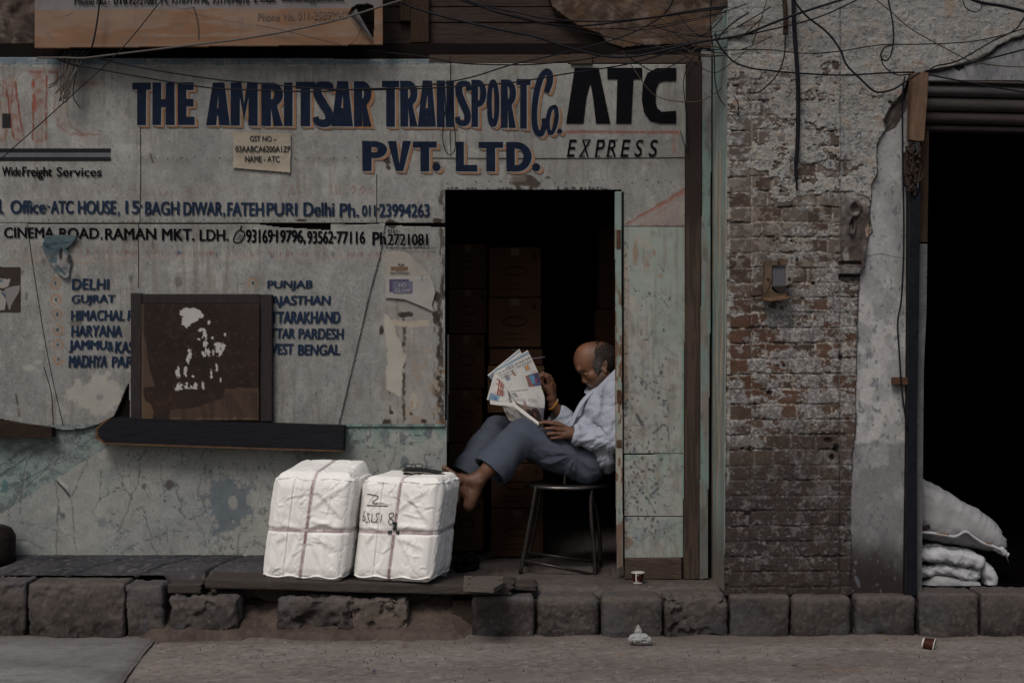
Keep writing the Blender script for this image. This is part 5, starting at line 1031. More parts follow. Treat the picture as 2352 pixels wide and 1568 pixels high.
def plank(name, px0, px1, y0, y1, zt, th, label, m, sag=0, seed=1, end=0, dz=0, cat='plank'):
    a = pt(px0, 1340, y0)[0]; b = pt(px1, 1340, y0)[0]; c, f = cubegrid(int((b-a)/.012), 16, 6); p = rbox(c, ((b-a)/2, (y1-y0)/2, th/2), .007)
    n_ = vnormals(p, f); w0 = p*np.array([4, 26, 40])+seed*7; p = p+n_*((fbm3(w0, 4, 1)-.5)*.012)[:, None]
    u = c[:, 0]; p[:, 0] -= end*sst(.2, 1, fbm(c[:, 1]*2+seed, c[:, 2]*2, 3))*(u > .93)*.25
    p += np.array([(a+b)/2, (y0+y1)/2, zt-th/2]); p[:, 2] += u*dz-sag*(1-u*u)
    return obj(name, p, f, m, smooth=True, label=label, cat=cat)
plank('plank', 470, 1185, -.485, -.22, .062, .052, 'long grey weathered plank carrying the two white bales', M_plank, .004, 1, .3, -.018)
plank('plank', 385, 468, -.45, -.30, .045, .05, 'short dark plank end left of the long plank', M_plank, 0, 2, .2, .0)
plank('plank', 1130, 1237, -.40, -.22, .035, .032, 'split grey board end poking out under the nailed block', M_plank, 0, 3, .5, -.006)
bl = thing('wooden_block', 'flat grey wooden block with nail heads lying on the plank ends', 'block', pt(1108, 1350, -.36))
def onz(poly, z): return [ptz(a, b, z) for a, b in poly]
tp = onz([(1066, 1321), (1156, 1322), (1155, 1338), (1134, 1350), (1064, 1347)], .085); bt_ = [(x, y, z-.022) for x, y, z in tp]; nP = len(tp)
obj('block', tp+bt_, [tuple(range(nP))[::-1], tuple(range(nP, 2*nP))]+[(i, (i+1) % nP, (i+1) % nP+nP, i+nP) for i in range(nP)], mat('pale_block', (.135, .115, .10), rough=.85, var=.3, vs=10, bump=.4, bs=30, stretch=(1, 8, 8)), bl)
for x, y in ((1078, 1329), (1077, 1341), (1148, 1331), (1146, 1321), (1088, 1322)):
    MB().lathe([(0, .004), (.006, .004), (.008, 0), (.006, -.004)], ptz(x, y, .087), 8).obj('nail', M_rust, bl)

# ================================================================= bales
M_bale = mat('woven_white', (.77, .75, .715), rough=.62, var=.06, vs=5, bump=.10, bs=240, spec=.3, dist=.003, gain=1)
M_strap = mat('strap_tape', (.74, .64, .63), rough=.5, var=.12, vs=40, bump=0)
M_red = mat('red_print', (.30, .06, .08), rough=.6, var=.15, bump=0)
M_marker = mat('marker_ink', (.014, .014, .018), rough=.6, var=.1, bump=0)
class Bale:
    def __init__(s, px, py, yc, half, rot, lean, seed, u0, bulge, label, marks=None, clasp=False):
        s.half = np.array(half); s.rot = R(rot); s.seed = seed; s.bulge = bulge; s.lean = lean; s.u0 = u0
        base = pt(px, py, yc); s.o = np.array([base[0], yc, .064])
        t = thing('bale', label, 'bale', s.o, 'white wrapped bales on the plank')
        c, f = cubegrid(150, 110, 180); p = s.f(c); obj('cover', p, f, M_bale, t, smooth=True)
        # straps: bands following the cover
        def band(path, nrm, nm):
            hw = .017; V = []; Fq = []
            for k, (q, sd) in enumerate(zip(path, nrm)):
                for e in (-1, 1): V.append(np.array(q)+np.array(sd)*e)
            P = s.f(np.array(V), .0035); m = len(path); Fq = [(2*i, 2*i+1, 2*((i+1) % m)+1, 2*((i+1) % m)) for i in range(m)]
            return obj(nm, P, Fq, M_strap, t, smooth=True)
        n = 40; L = np.linspace(-1, 1, n, endpoint=False); wx = .0076/half[0]; wz = .0074/half[2]
        up = [(u0(v), -1, v) for v in L]+[(u0(1), v, 1) for v in L]+[(u0(-1), 1, -v) for v in L]+[(u0(-1), -v, -1) for v in L]
        s1 = band(up, [(wx, 0, 0)]*len(up), 'strap')
        z0 = -.04
        hz = [(v, -1, z0) for v in L]+[(1, v, z0) for v in L]+[(-v, 1, z0) for v in L]+[(-1, -v, z0) for v in L]
        s2 = band(hz, [(0, 0, wz)]*len(hz), 'strap')
        # print along the straps
        def run(tx, a, b, par, vert):
            v, f2 = text_shape(tx, .01); mn = v.min(0); mx = v.max(0); q = (v-mn)/(mx-mn); l = a+(b-a)*q[:, 0]; h = (q[:, 1]-.5)
            if vert: cc = np.stack([u0(l)-h*wx*1.5*np.sign(b-a), -np.ones(len(l)), l], 1)
            else: cc = np.stack([l, -np.ones(len(l)), z0+h*wz*1.5], 1)
            obj('print', s.f(cc, .006), f2, M_red, par)
        T1, T2, T3, T4 = 'MAHALAXMI RESCOVER LLP-KOLKATA-(Ph)', '033 2272 3136, 033 2272 3137', '2272 3137', 'MAHALAXMI'
        if clasp:
            run('(Ph) 033 2272 3136, 033 2272 3137', .93, .42, s1, True); run('MAHALAXMI', .33, .14, s1, True); run('RESCOVER LLP-KOLKATA', -.09, -.34, s1, True); run(T2, -.36, -.70, s1, True); run(T4, -.76, -.94, s1, True)
        else:
            run('-(Ph) 033 2272 3136, 033 2272 3137', .28, .93, s1, True); run('MAHALAXMI RESCOVER LLP-KOLKATA', -.28, .24, s1, True); run(T2, -.93, -.42, s1, True)
        run('RESCOVER LLP-KOLKATA-(Ph) 033 2272 3136,', -.93, -.12, s2, False); run(T3, .0, .24, s2, False); run('MAHALAXMI RESCOVER', .42, .93, s2, False)
        if clasp:
            for (za, zb) in ((.06, .14), (.00, .05)):
                for k in range(2): pass
            def pad(x0, x1, za, zb, par):
                g = [(x0, za), (x1, za), (x1, zb), (x0, zb)]; o_ = s.f(np.array([(a, -1, b) for a, b in g]), .012); i_ = s.f(np.array([(a, -1, b) for a, b in g]), .002)
                obj('clasp', np.vstack([o_, i_]), [(0, 1, 2, 3), (7, 6, 5, 4), (0, 4, 5, 1), (1, 5, 6, 2), (2, 6, 7, 3), (3, 7, 4, 0)], M_clasp, par)
            u = u0(.1); pad(u-.045, u+.045, .10, .16, s1)
            for zz in (.065, .035, .01): pad(u-.045, u+.045, zz, zz+.015, s1)
            pad(u0(z0)-.15, u0(z0)-.06, z0-.03, z0+.03, s2); pad(u0(z0)+.06, u0(z0)+.13, z0-.03, z0+.03, s2)
        if marks:
            for k, mk in enumerate(marks):
                v, f2 = ribbon(mk, .016, 6); cc = np.stack([v[:, 0], -np.ones(len(v)), v[:, 1]], 1); obj('writing', s.f(cc, .004), f2, M_marker, t)
    def f(s, c, off=0.0):
        c = np.asarray(c, float); h = s.half*1.0; u, v, w_ = c[:, 0], c[:, 1], c[:, 2]
        p = rbox(c, h, .029)
        n_ = np.sign(c)*(np.abs(c) >= .9999); n_ = n_/np.maximum(np.linalg.norm(n_, axis=1, keepdims=True), 1)
        q = p+s.seed*2.7
        e = np.sort(np.abs(c), 1)[:, 1]            # distance to the edges
        flat = sst(1.0, .75, e); rs = np.random.RandomState(s.seed*11)
        sd = u-s.u0(w_)
        pin = np.exp(-(sd/.055)**2)*(np.abs(u) < .999)*.006+np.exp(-((w_+.04)/.045)**2)*(np.abs(w_) < .999)*(.008+.008*(1-flat))
        bul = flat*(np.array([.015, .012, .01])[np.argmax(np.abs(c), 1)])
        # sharp creases: a list of folds on the front, finer ones everywhere
        cre = np.zeros(len(u)); uu = np.where(np.abs(v) > .99, u, v); side = (np.abs(u) > .99)
        L = [(.02, .12, .85, .02, .010), (.10, .70, .85, .20, .007), (.06, .02, .62, .10, .009), (-.06, -.08, -.75, .12, .006), (.05, .35, .75, .80, .006), (.04, -.10, .55, -.75, .006), (.10, -.12, .85, -.35, .006), (-.10, -.15, -.45, -.90, .005), (-.20, .10, -.30, .90, .005), (.50, -.1, .56, -.95, .005), (-.8, .3, -.62, .02, .005), (-.75, -.3, -.5, -.1, .006)]
        for k in range(22):
            x0, y0 = rs.uniform(-.9, .9), rs.uniform(-.9, .9); an = rs.uniform(-1.2, 1.2)+(.8 if x0 > 0 else -.3); l = rs.uniform(.15, .5); L.append((x0, y0, x0+l*math.cos(an), y0+l*math.sin(an), rs.uniform(.0018, .0042)))
        for ik, (x0, y0, x1, y1, am) in enumerate(L):
            wc = 1 if ik < 12 else .5
            x0, y0, x1, y1 = [q_+rs.uniform(-.06, .06) for q_ in (x0, y0, x1, y1)]
            dx, dy = x1-x0, y1-y0; ll = math.hypot(dx, dy)+1e-6; t = ((uu-x0)*dx+(w_-y0)*dy)/ll**2; ds = ((uu-x0)*dy-(w_-y0)*dx)/ll+.015*np.sin(t*4+x0*9)
            win = sst(-.12, .2, t)*sst(1.15, .7, t); cre += .62*am*win*(np.exp(-(ds/(.050*wc))**2)-.8*np.exp(-((ds-.10*wc)/(.08*wc))**2))*np.where(side, .7, 1)
        fine = (np.abs(fbm3(q*np.array([16, 16, 9]), 4, 3)-.5)); cre += -.0018*sst(.05, 0, fine)+(fbm3(q*np.array([12, 12, 7]), 3, 2)-.5)*.006+(fbm((q[:, 0]+q[:, 1])*30+q[:, 2]*18, (q[:, 0]-q[:, 2])*5, 3, 3)-.5)*.005
        vert = -.005*np.exp(-((uu+.45)/.018)**2)+.003*np.exp(-((uu+.49)/.02)**2)
        seam = .008*np.exp(-((w_-.955+.02*np.sin(uu*6+s.seed*2))/.02)**2)*(np.abs(c[:, 2]) < .999)*sst(.42, .6, fbm(uu*4+s.seed, v*4, 3, 6))+.010*np.exp(-((w_+.955+.03*np.sin(uu*9+s.seed))/.022)**2)*(fbm(uu*5, w_*0+s.seed, 3)+.4)
        low = (fbm3(q*3.0, 2, 6)-.5)*.022
        top = (c[:, 2] >= .999)
        d = bul-pin+cre+vert+seam+low*flat
        d = np.where(top, bul+(fbm3(q*9, 3, 7)-.5)*.012-.004*sst(.04, 0, fine)-pin*.5+s.bulge*flat*(.6+.5*v), d)
        p = p+n_*(d+off)[:, None]
        p[:, 0] += s.lean*(p[:, 2]+h[2])
        p[:, 2] += h[2]
        ca, sa = math.cos(s.rot), math.sin(s.rot); x = p[:, 0]*ca-p[:, 1]*sa; y = p[:, 0]*sa+p[:, 1]*ca
        P = np.stack([x, y, p[:, 2]], 1)+s.o; P[:, 2] = np.maximum(P[:, 2], s.o[2]-.004); return P
M_clasp = mat('dark_clasp', (.045, .048, .055), rough=.5, var=.2, metal=.4, bump=0)
Bale(716, 1328, -.285, (.205, .165, .261), -12, .135, 1, lambda w_: .0+.02*w_, .050, 'left white wrapped bale with bulging top and taped cross')
mk = [[(-.85, .70), (-.74, .695), (-.55, .66), (-.60, .60), (-.68, .55), (-.64, .52), (-.53, .525)], [(-.83, .48), (-.6, .475), (-.27, .47)],
      [(-.87, .37), (-.90, .28), (-.92, .18), (-.88, .17), (-.84, .20), (-.86, .26), (-.91, .25)], [(-.83, .145), (-.75, .15)], [(-.72, .30), (-.78, .32), (-.74, .22), (-.70, .16)], [(-.66, .31), (-.655, .15)], [(-.64, .15), (-.55, .155)], [(-.46, .33), (-.55, .31), (-.50, .22), (-.545, .16), (-.49, .15)], [(-.40, .31), (-.42, .15)],
      [(-.20, .33), (-.12, .34), (-.10, .29), (-.17, .24), (-.21, .17), (-.16, .11), (-.10, .14), (-.11, .20), (-.20, .27), (-.20, .33)]]
Bale(922, 1338, -.31, (.202, .165, .254), -15, .12, 2, lambda w_: -.04+.02*w_, .008, 'right white wrapped bale marked with black handwriting under the bare foot', mk, True)
# folders and spectacles on the right bale
fo = thing('folder_stack', 'loose pile of dark folders and papers on the right white bale', 'folders', pt(968, 1095, -.27))
rs = np.random.RandomState(2); zt = .588
for i, (a, b, m_) in enumerate(((0, 4, 'k'), (-3, 0, 'w'), (2, -2, 'k'), (-6, -4, 'r'), (4, 2, 'w'), (0, -3, 'k'))):
    m = {'k': mat('folder_black', (.02, .02, .024), rough=.5, bump=0), 'w': mat('loose_sheet', (.42, .39, .35), rough=.8, bump=0), 'r': mat('folder_brown', (.07, .045, .04), rough=.6, bump=0)}[m_]
    x0, x1 = -.548+rs.uniform(-.02, .02), -.343+rs.uniform(-.012, .012); z = zt+i*.0048; n = 12; V = []; F_ = []
    for k in range(n):
        t = k/(n-1); x = x0+(x1-x0)*t-a*.001; zz = z-.030*t+.006*math.sin(t*6+i)*(1-t)
        for yy in (-.36, -.19): V += [(x, yy+.1*(t-.5)*.3, zz), (x, yy+.1*(t-.5)*.3, zz+.0035)]
    for k in range(n-1):
        q = 4*k; F_ += [(q+1, q+3, q+7, q+5), (q, q+4, q+6, q+2), (q, q+1, q+5, q+4), (q+2, q+6, q+7, q+3)]
    F_ += [(0, 2, 3, 1), (4*n-4, 4*n-3, 4*n-1, 4*n-2)]
    obj('folder' if m_ != 'w' else 'sheet', V, F_, m, fo)
sp = thing('spectacles', 'dark framed spectacles lying on the folders on the bale', 'spectacles', pt(950, 1066, -.26))
M_spec = mat('spectacle_frame', (.012, .012, .016), rough=.35, bump=0, var=.1)
for cx_ in (937, 962): MB().tube([pt(cx_+9.5*math.cos(t), 1069+4.5*math.sin(t), -.29+.015*math.sin(t)) for t in np.linspace(0, 2*math.pi, 20)], .0022, 6).obj('rim', M_spec, sp)
MB().tube(crom([pt(947, 1067, -.29), pt(950, 1064, -.295), pt(952, 1067, -.29)], 5), .002, 6).obj('bridge', M_spec, sp)
for a, b in (((927, 1069), (918, 1076)), ((972, 1069), (982, 1078))): MB().tube(crom([pt(*a, -.27), pt((a[0]+b[0])/2, a[1]+1, -.22), pt(*b, -.17)], 5), .0018, 6).obj('temple', M_spec, sp)

# ================================================================= cartons in the doorway
M_card = mat('cardboard', (.105, .058, .030), rough=.9, var=.18, vs=6, bump=.15, bs=40, spec=.1); M_card2 = mat('cardboard_dark', (.060, .031, .018), rough=.9, var=.2, vs=6, bump=.15, bs=40, spec=.1)  # dark browns put the dim interior into the cardboard colour
M_cprint = mat('carton_print', (.020, .012, .010), rough=.9, bump=0); M_tape = mat('carton_tape', (.09, .055, .034), rough=.4, bump=0, var=.1)
def carton(x0, y0, x1, y1, yd, dep, m, label, logo=True, rz=0, tape=True):
    t = thing('carton', label, 'carton', pt((x0+x1)/2, y1, yd+dep/2), 'cartons stacked inside the doorway')
    a = pt(x0, y0, yd); b = pt(x1, y1, yd)
    MB().box(a[0], b[0], yd, yd+dep, b[2], a[2], .004).obj('box', m, t)
    w_, h_ = b[0]-a[0], a[2]-b[2]
    if logo:
        lg_ = MB(); cx_, cz_ = a[0]+w_*.5, b[2]+h_*.52
        lg_.tube([(cx_+w_*.22*math.cos(q), yd-.002, cz_+h_*.09*math.sin(q)) for q in np.linspace(0, 2*math.pi, 20)], .003, 4); lg_.obj('logo', M_cprint, t)
        for k in range(2): MB().box(a[0]+w_*.22, a[0]+w_*(.62+.1*k), yd-.002, yd+.001, b[2]+h_*(.26-.1*k), b[2]+h_*(.275-.1*k)).obj('print_line', M_cprint, t)
        MB().box(a[0]+w_*.84, a[0]+w_*.90, yd-.002, yd+.001, b[2]+h_*.78, b[2]+h_*.88).obj('arrow_mark', M_cprint, t)
    if tape: MB().box(a[0]+w_*.42, a[0]+w_*.58, yd-.0015, yd+.001, a[2]-h_*.16, a[2]-.004).obj('tape', M_tape, t)
ylc, ymc = .85, .75
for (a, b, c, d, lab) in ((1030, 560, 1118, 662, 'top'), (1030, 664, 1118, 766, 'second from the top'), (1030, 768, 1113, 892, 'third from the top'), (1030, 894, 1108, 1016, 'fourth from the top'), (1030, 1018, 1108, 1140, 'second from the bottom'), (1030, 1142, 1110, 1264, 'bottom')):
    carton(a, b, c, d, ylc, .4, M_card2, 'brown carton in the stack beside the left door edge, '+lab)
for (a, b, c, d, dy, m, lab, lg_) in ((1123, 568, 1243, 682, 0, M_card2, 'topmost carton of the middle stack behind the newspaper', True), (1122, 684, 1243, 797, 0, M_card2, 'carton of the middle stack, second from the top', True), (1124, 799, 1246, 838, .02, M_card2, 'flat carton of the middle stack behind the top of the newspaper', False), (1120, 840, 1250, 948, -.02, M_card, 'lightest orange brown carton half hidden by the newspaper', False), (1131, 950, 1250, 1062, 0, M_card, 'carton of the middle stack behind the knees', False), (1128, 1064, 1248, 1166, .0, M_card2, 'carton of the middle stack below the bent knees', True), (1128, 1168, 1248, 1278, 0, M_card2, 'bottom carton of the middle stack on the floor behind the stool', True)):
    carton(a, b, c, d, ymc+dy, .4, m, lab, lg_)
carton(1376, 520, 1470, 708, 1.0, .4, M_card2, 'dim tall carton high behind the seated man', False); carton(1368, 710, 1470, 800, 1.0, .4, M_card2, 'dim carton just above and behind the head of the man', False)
sd = thing('sandal', 'pair of dark rubber sandals on the dim floor behind the right bale', 'sandals', pt(1068, 1290, .25))
for k, (x, y) in enumerate(((1062, .30), (1082, .36))):
    a = np.array(pt(x, 1290, y)); a[2] = .012; m = MB(); pr = []
    for i in range(18):
        th = 2*math.pi*i/18; pr.append((a[0]+.045*math.cos(th)*(1+.15*math.sin(th)), a[1]+.12*math.sin(th)))
    n = len(pr); V = [(x_, y_, .004) for x_, y_ in pr]+[(x_, y_, .03) for x_, y_ in pr]
    m.add(V, [tuple(range(n))[::-1], tuple(range(n, 2*n))]+[(i, (i+1) % n, (i+1) % n+n, i+n) for i in range(n)])
    m.obj('sole', M_black, sd); MB().tube(crom([a+np.array([-.045, -.02, .02]), a+np.array([-.02, -.03, .065]), a+np.array([.02, -.03, .065]), a+np.array([.045, -.02, .02])], 6), [.012]*19, 8).obj('strap', M_black, sd)

# ================================================================= stool
sl = thing('stool', 'round seated metal tube stool under the reading man', 'stool', pt(1290, 1318, .3))
sc_ = np.array(pt(1300, 1110, .30)); rx = 92/S(.3)
seat = MB(); seat.lathe([(0, .004), (rx*.93, .006), (rx*.98, .002)], sc_, 40); seat.obj('seat', mat('stool_seat', (.02, .019, .02), rough=.45, var=.2, bump=.05), sl, smooth=True)
MB().tube([sc_+np.array([rx*math.cos(t), rx*.95*math.sin(t), -.006]) for t in np.linspace(0, 2*math.pi, 49)], .010, 10, False).obj('seat_rim', M_steel, sl, smooth=True)
M_leg = mat('stool_tube', (.075, .066, .062), rough=.4, var=.5, vs=40, bump=.1, metal=.7)
LG = [[pt(1231, 1116, .165), pt(1222, 1170, .16), pt(1209, 1240, .158), pt(1195, 1316, .155)], [pt(1361, 1116, .165), pt(1357, 1150, .155), pt(1359, 1200, .15), pt(1365, 1270, .148), pt(1367, 1322, .146)], [pt(1242, 1114, .43), pt(1233, 1180, .44), pt(1222, 1240, .445), pt(1208, 1300, .45)], [pt(1355, 1114, .43), pt(1372, 1180, .44), pt(1378, 1240, .445), pt(1378, 1296, .45)]]
for L in LG: MB().tube(crom(L, 7), .0115, 9).obj('leg', M_leg, sl, smooth=True)
def rail(a, b, r=.0085): MB().tube([a, b], r, 8).obj('rail', M_leg, sl, smooth=True)
rail(pt(1202, 1286, .157), pt(1366, 1319, .147)); rail(pt(1207, 1268, .44), pt(1376, 1290, .445)); rail(pt(1202, 1280, .157), pt(1212, 1272, .447)); rail(pt(1367, 1312, .148), pt(1379, 1286, .448))
MB().tube(crom([pt(1296, 1112, .165), pt(1298, 1085, .155), pt(1300, 1060, .15), pt(1303, 1044, .155), pt(1310, 1036, .17), pt(1322, 1037, .21), pt(1345, 1040, .30)], 8), .0095, 9).obj('back_tube', M_steel, sl, smooth=True)

# ================================================================= sacks in the store opening
M_sack = mat('sack_weave', (.37, .37, .375), rough=.65, var=.2, vs=9, bump=.15, bs=200, dist=.003); M_sack2 = mat('sack_white', (.56, .57, .585), rough=.6, var=.16, vs=9, bump=.12, bs=200, dist=.003)
def sack(poly, y0, dep, label, m, seed, wr=1.0, tuft=None, par_extra=None):
    """poly: top and bottom outline from left to right in pixels: (x, top, bottom)"""
    t = thing('sack', label, 'sack', pt(poly[len(poly)//2][0], poly[len(poly)//2][2], y0+dep/2), 'white sacks piled in the store opening')
    P = np.array(poly, float); nx, na = 90, 72; U = np.linspace(0, 1, nx); xs = np.interp(U, np.linspace(0, 1, len(P)), P[:, 0])
    tp_ = np.interp(xs, P[:, 0], P[:, 1]); bt2 = np.interp(xs, P[:, 0], P[:, 2])
    V = []
    for i in range(nx):
        e = (1-abs(2*U[i]-1)**6)**.5*.85+.15
        for k in range(na):
            a = 2*math.pi*k/na; ca, sa = math.cos(a), math.sin(a); sq = lambda q: math.copysign(abs(q)**.62, q)
            y = y0+dep/2-dep/2*sq(ca)*e; s_ = S(y); s0 = S(y0+dep*.2); cz = 1.26+(784-(tp_[i]+bt2[i])/2)/s0; hz = (bt2[i]-tp_[i])/2/s0*e
            V.append(((xs[i]-1176)/s0, y, cz+hz*sq(sa)))
    V = np.array(V); I = np.arange(nx*na).reshape(nx, na); J = np.roll(I, -1, 1); F_ = np.stack([I[:-1], J[:-1], J[1:], I[1:]], -1).reshape(-1, 4)
    n_ = vnormals(V, F_); q = V+seed*1.9
    d = (fbm3(q*5, 3, 1)-.5)*.05*wr+(fbm((q[:, 0]*.5+q[:, 2])*52, (q[:, 0]-q[:, 2])*8, 3, 2)-.5)*.019*wr+(fbm((q[:, 0]-q[:, 2]*.7)*44, (q[:, 0]+q[:, 2])*7, 2, 3)-.5)*.013*wr
    V = V+n_*d[:, None]; V[:, 2] = np.maximum(V[:, 2], .002)
    c0 = V[:na].mean(0); c1 = V[-na:].mean(0); k = len(V); V = np.vstack([V, c0, c1])
    T = [(k, i, (i+1) % na) for i in range(na)]+[(k+1, (nx-1)*na+(i+1) % na, (nx-1)*na+i) for i in range(na)]
    obj('sack_body', V, [tuple(r) for r in F_]+T, m, t, smooth=True); return t
ys_ = YP+.16
sack([(2095, 1345, 1364), (2140, 1310, 1366), (2200, 1318, 1366), (2242, 1328, 1362), (2252, 1345, 1360)], ys_, .4, 'bottom sack of the pile, grey blue and flattened', M_sack, 1, .6)
sack([(2095, 1290, 1335), (2140, 1282, 1322), (2200, 1292, 1332), (2235, 1298, 1334), (2250, 1305, 1330)], ys_+.0, .42, 'wrinkled white sack second from the bottom of the pile', M_sack2, 2, 1.25)
sack([(2095, 1258, 1292), (2140, 1252, 1288), (2190, 1256, 1296), (2235, 1268, 1302), (2256, 1280, 1298)], ys_-.02, .40, 'wrinkled white sack just under the big top sack', M_sack2, 3, 1.2)
t4 = sack([(2090, 1095, 1238), (2118, 1099, 1242), (2160, 1118, 1248), (2200, 1138, 1254), (2240, 1163, 1262), (2270, 1186, 1264), (2296, 1212, 1264), (2314, 1242, 1264)], ys_+.01, .46, 'big grey white sack slumped on top of the pile', M_sack, 4, .8)
hm = [(2112, 1221), (2140, 1223), (2170, 1228), (2195, 1231), (2218, 1220), (2236, 1232), (2258, 1246), (2280, 1253), (2300, 1262)]; hv = []; c_ = crom(np.array(hm, float), 6)
for k, (a, b) in enumerate(c_): hv += [pt(a, b-3, ys_-.022), pt(a, b, ys_-.040), pt(a, b+4, ys_-.030), pt(a, b+5, ys_+.02)]
obj('hem', hv, [(4*k+j, 4*k+j+1, 4*k+j+5, 4*k+j+4) for k in range(len(c_)-1) for j in range(3)], M_sack2, t4, smooth=True)
MB().tube(crom([pt(2285, 1252, ys_+.05), pt(2298, 1262, ys_+.03), pt(2308, 1270, ys_+.03), pt(2316, 1274, ys_+.03)], 5), [.026]*3+[.022]*4+[.018]*4+[.012]*5, 10).obj('tied_corner', M_sack2, t4, smooth=True)
MB().tube(crom([pt(2310, 1270, ys_+.03), pt(2314, 1282, ys_+.02), pt(2316, 1290, ys_+.03)], 4), .003, 5).obj('string', M_cable_g, t4)
v, f = ribbon([(2112, 1222), (2150, 1226), (2190, 1230), (2218, 1222), (2232, 1232), (2258, 1246), (2278, 1252)], 5, 6)
for (p_, c_, w_) in (([(2106, 1211), (2124, 1212), (2136, 1208)], (.035, .022, .018), 11), ([(2150, 1226), (2166, 1227), (2180, 1229)], (.24, .13, .075), 7), ([(2264, 1247), (2270, 1248), (2277, 1248)], (.24, .13, .075), 6)):
    v, f = ribbon(p_, w_, 4); obj('patch', [pt(a, b, ys_-.035) for a, b in v]+[pt(a, b, ys_-.02) for a, b in v], f+[tuple(i+len(v) for i in q)[::-1] for q in f], mat('sack_patch', c_, bump=0), t4)
rg = thing('white_bundle', 'small white rag bundle wedged beside the lower sacks', 'bundle', pt(2275, 1360, ys_))
c, f = cubegrid(20, 20, 20); c = c/np.linalg.norm(c, axis=1, keepdims=True); p = c*np.array([.042, .05, .085]); p[:, 0] += -.28*p[:, 2]; p += vnormals(p, f)*((fbm3(p*24, 3, 1)-.5)*.035)[:, None]
o_ = pt(2272, 1326, ys_+.06); p += np.array(o_); p[:, 2] = np.maximum(p[:, 2], .004); obj('rag', p, f, M_sack2, rg, smooth=True)

# ================================================================= small things on the ground
M_cupb = mat('cup_brown', (.055, .016, .010), rough=.45, var=.1, bump=0); M_cupw = mat('cup_white', (.70, .68, .64), rough=.5, var=.05, bump=0); M_cupi = mat('cup_inside', (.55, .52, .46), rough=.5, bump=0)
def cup(base, axis, k, label):
    t = thing('paper_cup', label, 'cup', base, 'brown and white paper cups'); h = .045*k; r0, r1 = .0205*k, .0265*k; b = np.array(base)
    MB().lathe([(r0*.99, .003), (r0+(r1-r0)*.1, h*.12)], b, 28, axis).obj('foot_band', M_cupw, t, smooth=True)
    MB().lathe([(r0+(r1-r0)*.1, h*.12), (r0+(r1-r0)*.93, h*.93)], b, 28, axis).obj('wall', M_cupb, t, smooth=True)
    MB().lathe([(r0+(r1-r0)*.93, h*.93), (r1, h), (r1+.0022, h+.001), (r1+.0022, h-.003)], b, 28, axis).obj('rim', M_cupw, t, smooth=True)
    MB().lathe([(r1-.0006, h), (r0*.96, .006), (0, .006)], b, 28, axis).obj('inside', M_cupi, t, smooth=True)
    MB().lathe([(0, .004), (r0, .004), (r0, 0)], b, 28, axis).obj('base', M_cupw, t)
    return t
c0 = ptz(1465, 1338, .002); cu = cup(c0, (0, 0, 1), 1.25, 'upright brown paper cup with white rim standing before the kick board')
pn = []
for a0, a1, z0, z1 in ((-118, -106, .12, .93), (-98, -88, .76, .82), (-98, -88, .2, .27)):
    for q in range(3):
        for (aa, zz) in ((a0+(a1-a0)*q/2, z0), (a0+(a1-a0)*q/2, z1)):
            rr_ = (.0205+.006*zz)*1.25+.0006; pn.append((c0[0]+rr_*math.cos(R(aa)), c0[1]+rr_*math.sin(R(aa)), c0[2]+.045*1.25*zz))
obj('printed_panel', pn, [q for k in range(3) for q in ((6*k, 6*k+2, 6*k+3, 6*k+1), (6*k+2, 6*k+4, 6*k+5, 6*k+3))], M_cupw, cu)
b0 = np.array(ptz(2119, 1476, -.194)); cup(b0, (.86, -.42, -.16), 1.3, 'tipped over brown paper cup lying against the kerb')
pb_ = thing('plastic_bag', 'crumpled white plastic bag lying on the road by the kerb', 'bag', ptz(1470, 1479, -.21))
M_bag = mat('thin_plastic', (.42, .42, .41), rough=.35, var=.1, vs=30, bump=.4, bs=40)
c, f = cubegrid(26, 26, 26); c = c/np.linalg.norm(c, axis=1, keepdims=True); w1 = c*np.array([.050, .030, .024]); w1[:, 0] += .012*(c[:, 0] > .3); w1[:, 2] -= .010*sst(.2, 1, c[:, 0]); w1 = w1+c*((np.abs(fbm3(c*2.2, 4, 1)-.5))*-.04+.006)[:, None]
cb = np.array(ptz(1468, 1474, -.205))+np.array([0, 0, .016]); p = w1+cb; p[:, 2] = np.maximum(p[:, 2], -.216); obj('bag_body', p, f, M_bag, pb_, smooth=False)
w2 = c*np.array([.020, .016, .034]); w2[:, :2] *= (1-.55*sst(-.3, 1, c[:, 2]))[:, None]; w2 = w2+c*((np.abs(fbm3(c*2.6+3, 4, 2)-.5))*-.03)[:, None]; obj('bag_neck', w2+cb+np.array([-.003, .012, .036]), f, M_bag, pb_, smooth=False)
# loose grit on the road and along the kerb
rs = np.random.RandomState(12); gm = MB()
for i in range(900):
    x = rs.uniform(-2.9, 2.9); y = -.545-abs(rs.normal(0, .05)) if rs.rand() < .45 else rs.uniform(-1.5, -.56); r_ = rs.uniform(.0015, .0045)*(1.6 if rs.rand() < .06 else 1)
    a = rs.rand()*6.28; P_ = [(x+r_*math.cos(a+k*2.1)*rs.uniform(.7, 1.3), y+r_*math.sin(a+k*2.1)*rs.uniform(.7, 1.3), -.224) for k in range(3)]; gm.add(P_+[(x, y, -.212+r_*.5)], [(0, 1, 3), (1, 2, 3), (2, 0, 3)])
gm.obj('grit', mat('grit_stone', (.11, .09, .08), rough=.95, var=.6, vs=9, bump=0), kind='stuff', label='loose grit scattered on the road and along the kerb', cat='grit')
